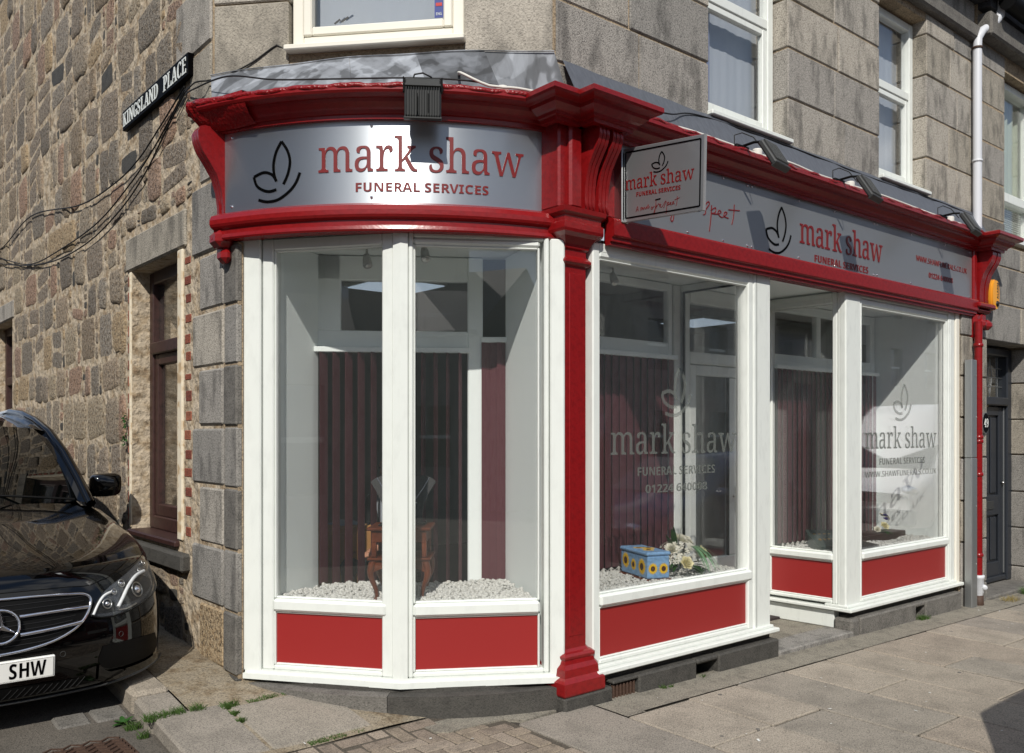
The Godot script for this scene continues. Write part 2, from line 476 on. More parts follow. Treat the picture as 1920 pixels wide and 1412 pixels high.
	M.cable = plain(Color(0.035, 0.033, 0.03), 0.6)
	M.cable_white = plain(Color(0.82, 0.81, 0.78), 0.5)
	M.maroon = rough_mat(Color(0.37, 0.18, 0.21), noise(81, 0.2, [[0.0, 0.85], [1.0, 1.0]], 256), 4.0, 0.8)
	M.maroon.backlight_enabled = true; M.maroon.backlight = Color(0.2, 0.06, 0.08)
	M.brown_frame = rough_mat(Color(0.235, 0.145, 0.13), streak, 1.5, 0.5)
	M.wood = rough_mat(Color(0.47, 0.235, 0.12), noise(91, 0.03, [[0.0, 0.6], [1.0, 1.0]], 256), 3.0, 0.35, null, 0.0, null, 1.0, false)
	M.wood.uv1_scale = Vector3(1.0, 1.0, 9.0)
	M.oak = plain(Color(0.72, 0.53, 0.32), 0.5)
	M.pebble = rough_mat(Color(0.88, 0.88, 0.855), speck, 4.0, 0.7)
	M.carpet = plain(Color(0.20, 0.16, 0.16), 1.0)
	M.room = plain(Color(0.62, 0.61, 0.58), 0.9)
	M.glass = pane_mat(0.006)
	M.glass_dark = pane_mat(0.01)
	M.curtain = plain(Color(0.61, 0.635, 0.665), 0.9)
	M.door_grey = plain(Color(0.15, 0.165, 0.19), 0.4)
	M.iron = rough_mat(Color(0.30, 0.215, 0.165), speck, 4.0, 0.7, grit, 0.2)
	M.slate = rough_mat(Color(0.24, 0.245, 0.26), speck, 2.0, 0.7, grit, 0.3)
	M.leaf = plain(Color(0.15, 0.30, 0.10), 0.55); M.leaf.backlight_enabled = true; M.leaf.backlight = Color(0.12, 0.2, 0.04)
	M.grass = plain(Color(0.22, 0.32, 0.10), 0.7); M.grass.backlight_enabled = true; M.grass.backlight = Color(0.2, 0.3, 0.06)
	M.grass_dry = plain(Color(0.56, 0.50, 0.30), 0.8)
	M.paint_black = plain(Color(0.012, 0.011, 0.012), 0.18); M.paint_black.metallic_specular = 0.12; M.paint_black.clearcoat_enabled = true; M.paint_black.clearcoat = 1.0; M.paint_black.clearcoat_roughness = 0.02
	M.trim_black = plain(Color(0.016, 0.016, 0.017), 0.6); M.trim_black.metallic_specular = 0.3
	M.car_glass = plain(Color(0.02, 0.025, 0.025), 0.02); M.car_glass.clearcoat_enabled = true; M.car_glass.clearcoat = 1.0; M.car_glass.clearcoat_roughness = 0.0
	M.lamp_white = plain(Color(0.85, 0.86, 0.86), 0.25)
	M.plate_white = plain(Color(0.92, 0.92, 0.90), 0.35)
	M.trim_grey = plain(Color(0.075, 0.075, 0.08), 0.5)
	M.rubber = plain(Color(0.035, 0.035, 0.035), 0.85)

# ---------------------------------------------------------------- ground
func gy(x: float, z: float) -> float:
	var s := smoothstep(0.35, -0.15, x)
	return -0.012 * clampf(x, 0.0, 12.0) - 0.012 * maxf(z, 0.0) + s * (0.125 * clampf(-z - 0.23, 0.0, 1.37) + 0.07 * maxf(-z - 1.6, 0.0))

func sheet(x0: float, x1: float, z0: float, z1: float, nx: int, nz: int, f: Callable, lift := 0.0) -> MB:
	var m := MB.new(); m.smooth(1)
	for i in nx:
		for j in nz:
			var p := func(a: int, b: int) -> Vector3:
				var x := lerpf(x0, x1, float(a) / nx); var z := lerpf(z0, z1, float(b) / nz)
				return Vector3(x, f.call(x, z) + lift, z)
			m.quad(p.call(i, j + 1), p.call(i + 1, j + 1), p.call(i + 1, j), p.call(i, j))
	return m

func flag(x0: float, x1: float, z0: float, z1: float, th := 0.05, bevel := 0.006, skew := 0.0) -> Array:
	# a paving piece lying on the ground plane: [mesh, transform]
	var c := Vector3((x0 + x1) / 2, 0, (z0 + z1) / 2)
	c.y = gy(c.x, c.z)
	var e := 0.05
	var tx := Vector3(2 * e, gy(c.x + e, c.z) - gy(c.x - e, c.z), 0).normalized()
	var tz := Vector3(0, gy(c.x, c.z + e) - gy(c.x, c.z - e), 2 * e).normalized()
	var t := Transform3D(Basis(tx, tz.cross(tx).normalized(), tz).orthonormalized(), c)
	var key := "flag%.3f_%.3f_%.3f" % [x1 - x0, z1 - z0, th]
	if not M.has(key):
		M[key] = bx(ID, -(x1 - x0) / 2, (x1 - x0) / 2, -th, 0, -(z1 - z0) / 2, (z1 - z0) / 2, bevel).mesh()
	t.basis = t.basis.rotated(t.basis.y, skew)
	return [M[key], t]

func ground() -> void:
	var r := RandomNumberGenerator.new(); r.seed = 5
	struct("ground", sheet(-160, 160, -120, 120, 8, 8, func(_x, _z): return -0.55), M.asphalt, "wide dark ground under the streets and far beyond them")
	struct("main_road", sheet(-70, 70, 2.74, 13.0, 20, 3, func(x, z): return gy(x, 2.6) - 0.13), M.asphalt, "grey asphalt main road in front of the shop")
	struct("side_lane", sheet(-7.0, -1.9, -22, 2.8, 4, 30, func(x, z): return gy(-1.0, z) - 0.10), M.asphalt, "sloping asphalt lane that the black car stands in")
	# main pavement: bed, slabs, infill strip
	var pav := struct("pavement", sheet(-0.40, 14.0, -0.05, 2.62, 24, 5, gy, -0.012), M.grout_dark, "brown paving slab pavement along the shop front")
	var edges := [-0.362, 0.20, 0.75, 1.24, 1.77, 2.3, 2.82, 3.31, 3.84, 4.37, 4.9, 5.43, 5.96, 6.49, 7.02, 7.55]
	for i in edges.size() - 1:
		var zs := [0.295, 0.905, 2.05, 2.6] if i % 2 == 0 else [0.295, 1.47, 2.6]
		if i == 0: zs = [0.015, 1.25, 2.6]
		if i == 1: zs = [0.315, 0.905, 2.05, 2.6]
		for k in zs.size() - 1:
			var f := flag(edges[i] + 0.008, edges[i + 1] - 0.008, zs[k] + 0.0075, zs[k + 1] - 0.0075, 0.05, 0.006)
			f[1].origin.y += rnd(r, -0.003, 0.003)
			f[1].basis = f[1].basis.rotated(Vector3.RIGHT, rnd(r, -0.004, 0.004))
			obj("paving_slab", f[0], M.slab[r.randi() % 5], pav, f[1])
	obj("concrete_strip", sheet(0.36, 9.0, 0.0, 0.2985, 30, 3, gy, 0.002), M.strip, pav)
	obj("concrete_strip", sheet(0.205, 0.36, 0.06, 0.318, 3, 2, gy, 0.002), M.strip, pav)
	# block paving at the corner
	var bed := struct("corner_paving", sheet(-1.95, -0.365, -0.35, 1.6, 10, 10, gy, -0.006), M.grout, "herringbone block paving at the corner before the curved plinth")
	var mend := [Vector2(-0.80, -0.36), Vector2(-0.79, -0.16), Vector2(-0.74, -0.10), Vector2(-0.37, -0.085), Vector2(-0.30, 0.01), Vector2(-0.05, 0.0), Vector2(0.0, -0.2), Vector2(-0.6, -0.55)]
	var in_patch := func(x: float, z: float) -> bool: return Geometry2D.is_point_in_polygon(Vector2(x, z), PackedVector2Array(mend))
	for x in range(-20, -2):
		for z in range(-8, 8):
			var k := posmod(x - z, 4)
			var x0 := x * 0.1; var z0 := z * 0.1 + 0.16
			if k != 0 and k != 3: continue
			var x1 := minf(x0 + (0.2 if k == 0 else 0.1), -0.366)
			var z1 := z0 + (0.1 if k == 0 else 0.2)
			if x1 - x0 < 0.04 or in_patch.call((x0 + x1) / 2, (z0 + z1) / 2): continue
			z0 = maxf(z0, -0.348)
			if z1 - z0 < 0.03: continue
			var f := flag(x0 + 0.004, x1 - 0.004, z0 + 0.004, z1 - 0.004, 0.04, 0.006)
			f[1].origin.y += rnd(r, -0.002, 0.002)
			obj("paving_block", f[0], M.sett[r.randi() % 3], bed, f[1])
	var pm := MB.new(); pm.slab(mend, -0.05, 0.004); obj("mortar_patch", pm, M.strip, bed)
	# sloping concrete apron beside the lane, with its kerb
	var apron := struct("concrete_apron", sheet(-1.78, -0.55, -9.0, -0.352, 16, 60, func(x, z): return gy(x, z) + 0.004 * sin(x * 7.0 + z * 3.0) * sin(z * 5.0), 0.0), M.apron, "cracked sloping concrete footway between the curved plinth and the lane")
	for q in [[-1.975, -1.60, -1.04, -0.40], [-1.59, -1.02, -0.98, -0.40]]:
		var f := flag(q[0], q[1], q[2], q[3], 0.09, 0.012)
		f[1].origin.y += 0.007
		obj("paving_slab", f[0], M.slab[3 if q[0] < -1.8 else 1], apron, f[1])
	var z := -9.0
	while z < -1.1:
		var l := minf(0.85, -1.055 - z)
		var f := flag(-1.98, -1.775, z + 0.004, z + l - 0.004, 0.16, 0.022)
		f[1].origin.y += 0.006
		obj("kerb_stone", f[0], M.slab[r.randi() % 4], apron, f[1])
		z += l
	for q in [[-2.17, -2.0, -1.52, -1.34], [-2.36, -2.19, -1.51, -1.35]]:
		var f := flag(q[0], q[1], q[2], q[3], 0.06, 0.012)
		f[1].origin.y -= 0.092
		obj("gutter_sett", f[0], M.granite_dark, apron, f[1])
	var kerb := hold("road_kerb", self)
	kerb.set_meta("kind", "structure"); kerb.set_meta("label", "granite kerb between the pavement and the main road")
	for i in 20:
		var x0 := -1.9 + i * 0.92
		obj("kerb_stone", bx(ID, x0 + 0.004, x0 + 0.916, gy(x0, 2.6) - 0.3, gy(x0, 2.6), 2.62, 2.76, 0.012), M.granite[i % 5], kerb)
	# iron cover in the lane
	var cover := thing("drain_cover", "rusty brown iron drain cover with zigzag ribs in the lane gutter", "drain cover", Vector3(-2.30, gy(-1, -1.0) - 0.095, -1.0))
	obj("plate", bx(ID, -0.2, 0.2, -0.01, 0.008, -0.16, 0.16, 0.004), M.iron, cover)
	for i in 6:
		var mb := MB.new()
		var pts := []
		for k in 9: pts.append(Vector2(-0.18 + k * 0.045, (0.018 if k % 2 else -0.018)))
		mb.ribbon(Transform3D(Basis(Vector3.RIGHT, Vector3(0, 0, -1), Vector3.UP), Vector3(0, 0, -0.125 + i * 0.05)), pts, 0.014, 0.006, 0.016)
		obj("rib", mb, M.iron, cover)

# ---------------------------------------------------------------- masonry
func wider(holes: Array) -> Array:
	var o := []
	for h in holes: o.append([h[0] - 0.02, h[1] + 0.02, h[2] - 0.0, h[3] + 0.02])
	return o

func holed(mb: MB, t: Transform3D, x0: float, x1: float, y0: float, y1: float, holes: Array, z0: float, z1: float) -> void:
	var xs := [x0, x1]
	for h in holes:
		for v in [h[0], h[1]]:
			if v > x0 and v < x1: xs.append(v)
	xs.sort()
	for i in xs.size() - 1:
		var a: float = xs[i]; var b: float = xs[i + 1]
		if b - a < 0.001: continue
		var m := (a + b) / 2
		var spans := [[y0, y1]]
		for h in holes:
			if m > h[0] and m < h[1]:
				var next := []
				for s in spans:
					if h[2] > s[0] and h[2] < s[1]: next.append([s[0], h[2]])
					if h[3] < s[1] and h[3] > s[0]: next.append([h[3], s[1]])
					if h[3] <= s[0] or h[2] >= s[1]: next.append(s)
				spans = next
		for s in spans: mb.box(t, a, b, s[0], s[1], z0, z1)

func ashlar(parent: Node, t: Transform3D, x0: float, x1: float, ys: Array, holes: Array, r: RandomNumberGenerator, w0 := 0.5, w1 := 0.8, mats: Array = [], proud := 0.008, called := "granite_block") -> void:
	if mats.is_empty(): mats = M.granite
	for j in ys.size() - 1:
		var y0: float = ys[j]; var y1: float = ys[j + 1]
		var free := [[x0, x1]]
		for h in holes:
			if h[2] < y1 - 0.03 and h[3] > y0 + 0.03:
				var nf := []
				for s in free:
					if h[1] <= s[0] or h[0] >= s[1]: nf.append(s); continue
					if h[0] > s[0]: nf.append([s[0], h[0]])
					if h[1] < s[1]: nf.append([h[1], s[1]])
				free = nf
		for s in free:
			var l: float = s[1] - s[0]
			if l < 0.06: continue
			var k := maxi(1, roundi(l / ((w0 + w1) / 2)))
			var cuts := [s[0]]
			for i in range(1, k):
				cuts.append(s[0] + l * (i + rnd(r, -0.14, 0.14) + (0.12 if j % 2 else -0.12)) / k)
			cuts.append(s[1])
			for i in k:
				var d := proud + rnd(r, 0.0, 0.006)
				obj(called, bx(ID, cuts[i] + rnd(r, 0.003, 0.009), cuts[i + 1] - rnd(r, 0.003, 0.009), y0 + rnd(r, 0.004, 0.008), y1 - rnd(r, 0.004, 0.008), -0.30, d, 0.008), mats[r.randi() % mats.size()], parent, t)

func stone_variant(r: RandomNumberGenerator, n := 13) -> ArrayMesh:
	var mb := MB.new(); mb.smooth(1)
	var out := []
	var corners := []
	for q in [Vector2(0.5, -0.5), Vector2(0.5, 0.5), Vector2(-0.5, 0.5), Vector2(-0.5, -0.5)]:
		corners.append(q * Vector2(rnd(r, 0.74, 1.02), rnd(r, 0.78, 1.02)))
	var per := 3 if n < 10 else 4
	n = per * 4
	for i in 4:
		var p: Vector2 = corners[i]; var q: Vector2 = corners[(i + 1) % 4]
		var nn := (q - p).orthogonal().normalized() * -1.0
		for k in per:
			var f := (k + (0.18 if k == 0 else 0.0) + rnd(r, -0.12, 0.12)) / per
			var bow := sin(PI * clampf(f, 0.0, 1.0)) * rnd(r, -0.01, 0.05)
			out.append(p.lerp(q, clampf(f, 0.04, 0.96)) - nn * (bow - rnd(r, -0.02, 0.02)))
	var ring := func(sc: float, z: float, j: float) -> Array:
		var o := []
		for p in out: o.append(Vector3(p.x * sc, p.y * sc, z + rnd(r, -j, j)))
		return o
	var a: Array = ring.call(1.06, -1.0, 0.0); var b: Array = ring.call(0.985, 0.45, 0.22); var c: Array = ring.call(0.80, 1.0, 0.25)
	var mid := Vector3(rnd(r, -0.1, 0.1), rnd(r, -0.1, 0.1), 1.05)
	for i in n:
		var j := (i + 1) % n
		mb.quad(a[i], a[j], b[j], b[i]); mb.quad(b[i], b[j], c[j], c[i]); mb.tri(c[i], c[j], mid)
	return mb.mesh()

func tenement() -> void:
	var r := RandomNumberGenerator.new(); r.seed = 77
	var b := thing("corner_tenement", "old granite corner tenement with rubble gable and dressed upper front above the red shop", "building")
	# ---- the rubble gable along the lane
	var tl := frame_at(Vector3(WALL_X, 0, 0), Vector3(0, 0, 1))
	var win := [-3.32, -2.30, 0.86, 2.835]
	var far := [-9.05, -7.78, 0.95, 2.92]
	var mb := MB.new()
	holed(mb, tl, -14.0, -1.52, -0.4, 3.62, [win, far], -0.45, 0.0)
	holed(mb, tl, -14.0, -1.70, 3.62, 8.2, [], -0.45, 0.0)
	var wall := obj("rubble_wall", mb, M.mortar, b)
	var kinds := []
	for i in 18: kinds.append(stone_variant(r))
	var pins := []
	for i in 8: pins.append(stone_variant(r, 8))
	var keep := [[-3.46, -2.02, 0.62, 3.11], [-9.2, -7.65, 0.7, 3.15]]
	var small := []
	var y := 0.12
	while y < 7.0:
		var h := rnd(r, 0.28, 0.43)
		var x := -10.4 + rnd(r, 0.0, 0.4)
		var stop := -2.04 if fmod(y, 0.8) < 0.4 else -2.16
		while x < stop:
			var w := rnd(r, 0.27, 0.58) if r.randf() < 0.72 else rnd(r, 0.15, 0.27)
			if x + w > stop: w = stop - x
			if w < 0.12: break
			var hit := -1.0
			for k in keep:
				if x + w > k[0] and x < k[1] and y + h > k[2] and y < k[3]:
					hit = k[1]
					if x < k[0] - 0.14: w = k[0] - x; hit = -1.0
					if y < k[2] - 0.15 or y + h > k[3] + 0.15: hit = -2.0
			if hit != -1.0 and hit != -2.0:
				x = hit + 0.01; continue
			# seen by the camera only below a rising line
			var up := 4.55 + (-x - 1.9) * 0.42
			var hh := h
			var yy := y
			if hit == -2.0:
				for k in keep:
					if y < k[2] and y + h > k[2]: hh = k[2] - y
					if y < k[3] and y + h > k[3]: yy = k[3]; hh = y + h - k[3]
			if yy < up and hh > 0.1:
				if r.randf() < 0.2 and hh > 0.24:
					var cut := rnd(r, 0.35, 0.65)
					small.append([x + w / 2, yy + hh * cut / 2, w, hh * cut]); small.append([x + w / 2, yy + hh * (1 + cut) / 2, w, hh * (1 - cut)])
				else:
					var gap := rnd(r, 0.0, 0.02)
					var t := Transform3D(Basis(Vector3(w - gap, 0, 0), Vector3(0, hh - gap, 0), Vector3(0, 0, rnd(r, 0.008, 0.026))), Vector3(x + w / 2, yy + hh / 2 + rnd(r, -0.02, 0.02), -0.004))
					t.basis = Basis(Vector3(0, 0, 1), rnd(r, -0.07, 0.07)) * t.basis
					if r.randf() < 0.5: t.basis.x *= -1.0; t.basis.y *= -1.0
					obj("stone", kinds[r.randi() % kinds.size()], M.rubble[r.randi() % M.rubble.size()], wall, tl * t)
				if r.randf() < 0.55:      # a column of small pinning stones
					var pw := rnd(r, 0.06, 0.12)
					var m := r.randi_range(2, 4)
					for q in m:
						small.append([x + w + pw / 2 + 0.008, yy + hh * (q + 0.5) / m, pw, hh / m])
					w += pw + 0.014
			x += w + 0.004
		y += h + 0.012
	small.sort_custom(func(p, q): return p[0] > q[0])
	var rest := []
	for i in small.size():
		var q: Array = small[i]
		if r.randf() < 0.12: continue
		var g := rnd(r, 0.008, 0.024)
		var t := Transform3D(Basis(Vector3(q[2] - g, 0, 0), Vector3(0, q[3] - g, 0), Vector3(0, 0, rnd(r, 0.004, 0.012))), Vector3(q[0], q[1], -0.003))
		t.basis = Basis(Vector3(0, 0, 1), rnd(r, -0.2, 0.2)) * t.basis
		if i < 290: obj("pinning_stone", pins[r.randi() % pins.size()], M.granite_black if r.randf() < 0.12 else M.rubble[r.randi() % M.rubble.size()], wall, tl * t)
		else: rest.append(tl * t)
	if rest.size():
		var mm := MultiMesh.new(); mm.transform_format = MultiMesh.TRANSFORM_3D; mm.mesh = pins[0]; mm.instance_count = rest.size()
		for i in rest.size(): mm.set_instance_transform(i, rest[i])
		var mi := MultiMeshInstance3D.new(); mi.name = "small_pinnings"; mi.multimesh = mm; mi.material_override = M.rubble[5]
		mi.set_meta("kind", "stuff"); wall.add_child(mi)
	# ---- quoins of the lane corner, narrow below the bay, long and short above
	var qy := [-0.2, 0.16, 0.53, 0.90, 1.27, 1.64, 2.01, 2.37, 2.73, 3.18, 3.62]
	obj("corner_backing", bx(tl, -1.52, -1.445, 2.73, 3.62, -0.10, -0.001), M.joint, b)
	obj("corner_backing", bx(tl, -1.52, -1.306, -0.4, 2.73, -0.034, -0.001), M.joint, b)
	var pier := hold("corner_pier", b)
	for i in qy.size() - 1:
		var dark: bool = i < 2
		obj("quoin", bx(ID, -1.495, -1.302 if i < 8 else -1.44, qy[i] + 0.006, qy[i + 1] - 0.006, -0.03, 0.008 + rnd(r, 0, 0.008), 0.010), M.granite_black if i == 0 else M.granite_dark if i % 2 else M.granite[4], pier, tl)
		obj("quoin", bx(ID, -2.015 + (0.12 if i % 2 else 0.0), -1.51, qy[i] + 0.012, qy[i + 1] - 0.012, -0.1, 0.009 + rnd(r, 0, 0.01), 0.012), (M.rubble[4] if i == 1 else M.granite_black) if dark else M.granite[[4, 1, 4, 0, 4, 1, 2, 1, 4, 0][i]], pier, tl)
	for i in 9:
		var y0 := 3.62 + i * 0.43
		var l := 0.62 if i % 2 else 0.36
		obj("quoin", bx(ID, -1.70 - l, -1.70, y0 + 0.008, y0 + 0.422, -0.1, 0.014, 0.012), M.granite[r.randi() % 5], pier, tl)
	# ---- brick dressings, plaster jambs, lintel and sill of the side window
	var sw := hold("side_window", b)
	for i in 15:
		var y0 := 0.90 + i * 0.128
		obj("brick", bx(ID, -2.165 - rnd(r, 0, 0.03), -2.075 + rnd(r, 0, 0.03), y0 + rnd(r, 0, 0.02), y0 + 0.07 + rnd(r, 0, 0.03), -0.08, 0.004, 0.012), M.brick[r.randi() % 3], sw, tl)
		obj("brick", bx(ID, -3.405, -3.37, y0 + 0.03, y0 + 0.11 + rnd(r, 0, 0.02), -0.08, 0.008, 0.008), M.brick[r.randi() % 3], sw, tl)
	obj("plaster_jamb", bx(tl, -3.362, -3.322, 0.88, 2.833, -0.28, 0.012, 0.006), M.plaster, sw)
	obj("plaster_jamb", bx(tl, -2.29, -2.20, 0.88, 2.833, -0.28, 0.016, 0.008), M.plaster, sw)
	obj("lintel", bx(tl, -3.42, -2.14, 2.84, 3.09, -0.35, 0.02, 0.012), M.granite[3], sw)
	obj("stone_sill", bx(tl, -3.45, -2.09, 0.68, 0.80, -0.3, 0.06, 0.016), M.granite_black, sw)
	obj("timber_sill", bx(tl, -3.33, -2.285, 0.825, 0.87, -0.24, 0.035, 0.01), M.brown_frame, sw)
	var fr := hold("frame", sw)
	for q in [[-3.322, -3.24, 0.87, 2.833], [-2.37, -2.288, 0.87, 2.833], [-3.24, -2.37, 0.87, 0.97], [-3.24, -2.37, 2.74, 2.833], [-3.24, -2.37, 2.20, 2.29]]:
		obj("bar", bx(ID, q[0], q[1], q[2], q[3], -0.22, -0.13 if q[3] != 2.29 else -0.11, 0.008), M.brown_frame, fr, tl)
	for q in [[-3.24, -3.17, 0.97, 2.2], [-2.44, -2.37, 0.97, 2.2], [-3.17, -2.44, 0.97, 1.06], [-3.17, -2.44, 2.12, 2.2]]:
		obj("sash", bx(ID, q[0], q[1], q[2], q[3], -0.2, -0.145, 0.006), M.brown_frame, fr, tl)
	obj("pane", bx(tl, -3.17, -2.44, 1.06, 2.12, -0.18, -0.174), M.glass_dark, sw)
	obj("pane", bx(tl, -3.24, -2.37, 2.29, 2.74, -0.18, -0.174), M.glass_dark, sw)
	obj("blind", bx(tl, -3.32, -2.29, 0.87, 2.83, -0.42, -0.4), plain(Color(0.50, 0.44, 0.34), 0.9), sw)
	# the far side window
	var fw := hold("far_side_window", b)
	for q in [[-9.05, -8.95, 0.95, 2.92], [-7.88, -7.78, 0.95, 2.92], [-8.95, -7.88, 0.95, 1.05], [-8.95, -7.88, 2.82, 2.92], [-8.95, -7.88, 2.2, 2.3]]:
		obj("bar", bx(ID, q[0], q[1], q[2], q[3], -0.24, -0.15, 0.008), M.brown_frame, fw, tl)
	obj("pane", bx(tl, -8.95, -7.88, 1.05, 2.82, -0.2, -0.194), M.glass_dark, fw)
	obj("blind", bx(tl, -9.05, -7.78, 0.95, 2.92, -0.43, -0.41), M.room, fw)
	obj("lintel", bx(tl, -9.15, -7.68, 2.925, 3.13, -0.35, 0.015, 0.012), M.granite[0], fw)
	# ---- dressed front upstairs
	var tf := frame_at(Vector3(0, 0, UP_Z), Vector3.RIGHT)
	var h1 := [1.478, 2.43, 3.80, 5.42]; var h2 := [3.84, 4.70, 3.80, 5.42]
	mb = MB.new(); holed(mb, tf, 0.02, 5.75, 2.98, 6.0, wider([h1, h2]), -0.35, 0.0)
	var front := obj("front_wall", mb, M.joint, b)
	ashlar(front, tf, 0.032, 5.745, [3.42, 3.79, 4.165, 4.55, 4.93, 5.31, 5.50], [h1, h2], r, 0.5, 0.72)
	ashlar(front, tf, 0.032, 5.745, [5.66, 5.98], [], r, 0.6, 0.9)
	obj("string_course", bx(tf, 0.0, 5.75, 5.505, 5.655, -0.05, 0.085, 0.02), M.granite_dark, b)
	# ---- chamfer over the bay
	var ca := Vector3(-1.4, 0, -1.69)
	var tc := frame_at(ca, Vector3(1.43, 0, 1.59))
	var hc := [0.507, 1.587, 3.93, 5.5]
	mb = MB.new(); holed(mb, tc, 0.0, 2.138, 2.98, 6.0, wider([hc]), -0.35, 0.0)
	var ch := obj("chamfer_wall", mb, M.joint, b)
	ashlar(ch, tc, 0.006, 2.132, [3.42, 3.80, 4.26, 4.70, 5.15, 5.50], [hc], r, 0.5, 0.7, [], 0.01)
	obj("string_course", bx(tc, -0.02, 2.16, 5.505, 5.655, -0.05, 0.085, 0.02), M.granite_dark, b)
	upper_window(b, tf, h1, true)
	upper_window(b, tf, h2, true)
	upper_window(b, tc, hc, false)
	# roof and gutter
	mb = MB.new(); mb.prism(frame_at(Vector3(0, 0, 0), Vector3(0, 0, 1)), [Vector2(0.05, 5.9), Vector2(0.05, 6.02), Vector2(-4.5, 9.4), Vector2(-9, 6.0), Vector2(-9, 5.9)], -5.75, 1.0)
	obj("roof", mb, M.slate, b)
	mb = MB.new(); mb.tube([Vector3(0.0, 5.98, 0.1), Vector3(6.0, 5.98, 0.1)], 0.06, 8)
	obj("gutter", mb, M.lamp_grey, b)
	# lead over the cornice: white bloomed on the bay, dark on the front
	mb = MB.new(); mb.smooth(1)
	var nseg := 36
	var col := func(i: int, k: float) -> Vector3:
		var f := float(i) / nseg
		var a := deg_to_rad(lerpf(158.5, 101.0, f))
		var lo := ARC_C + Vector3(cos(a), 0, sin(a)) * (ARC_R + 0.05)
		var hi := ca + (Vector3(0.03, 0, -0.1) - ca) * f + Vector3(-0.743, 0, 0.669) * 0.028
		var p := lo.lerp(hi, k)
		p.y = lerpf(3.515, 3.875 - 0.05 * pow(absf(f - 0.55) * 2.0, 2.0), k) + 0.004 * sin(f * 19.0) * k
		return p + Vector3(-0.6, 0, 0.7) * 0.004 * sin(f * 21.0) * sin(k * 3.1)
	for q in 5:
		var sm := MB.new()
		sm.smooth(1)
		var a0: int = [0, 8, 15, 22, 29][q]; var a1: int = [8, 15, 22, 29, 36][q]
		var lap := 0.0025 * (q % 2)
		for i in range(a0, a1):
			for k in 4:
				var cc := func(ii: int, kk: int) -> Vector3: return col.call(ii, kk / 4.0) + Vector3(-0.62, 0.1, 0.7) * (lap + (0.004 if ii == a1 and q < 4 else 0.0))
				sm.quad(cc.call(i, k), cc.call(i + 1, k), cc.call(i + 1, k + 1), cc.call(i, k + 1))
		obj("lead_sheet", sm, [M.lead_white, M.lead_white, M.lead_white, M.lead_mid, M.lead_white][q], b)
	mb = MB.new(); var fold := []
	for i in nseg + 1: fold.append(col.call(i, 1.0) + Vector3(-0.4, 0.004, 0.45) * 0.02)
	mb.tube(fold, 0.0035, 6); obj("lead_fold", mb, M.lead_white, b)
	mb = MB.new(); mb.smooth(1)
	for i in 40:
		for k in 2:
			var p := func(ii: int, kk: int) -> Vector3:
				var x := lerpf(0.07, 5.74, ii / 40.0)
				return Vector3(x, lerpf(3.505, 3.80, kk / 2.0) + 0.004 * sin(x * 9.0), lerpf(0.075, UP_Z + 0.022, kk / 2.0) + 0.004 * sin(x * 13.0))
			mb.quad(p.call(i, k), p.call(i + 1, k), p.call(i + 1, k + 1), p.call(i, k + 1))
	obj("lead_flashing", mb, M.lead, b)

func bars(parent: Node, called: String, t: Transform3D, x0: float, x1: float, y0: float, y1: float, w: float, z0: float, z1: float, m: Material, bev := 0.006, wb := -1.0) -> void:
	if wb < 0.0: wb = w
	obj(called, bx(ID, x0, x0 + w, y0, y1, z0, z1, bev), m, parent, t)
	obj(called, bx(ID, x1 - w, x1, y0, y1, z0, z1, bev), m, parent, t)
	obj(called, bx(ID, x0 + w, x1 - w, y0, y0 + wb, z0, z1 - 0.002, bev), m, parent, t)
	obj(called, bx(ID, x0 + w, x1 - w, y1 - w, y1, z0, z1 - 0.002, bev), m, parent, t)

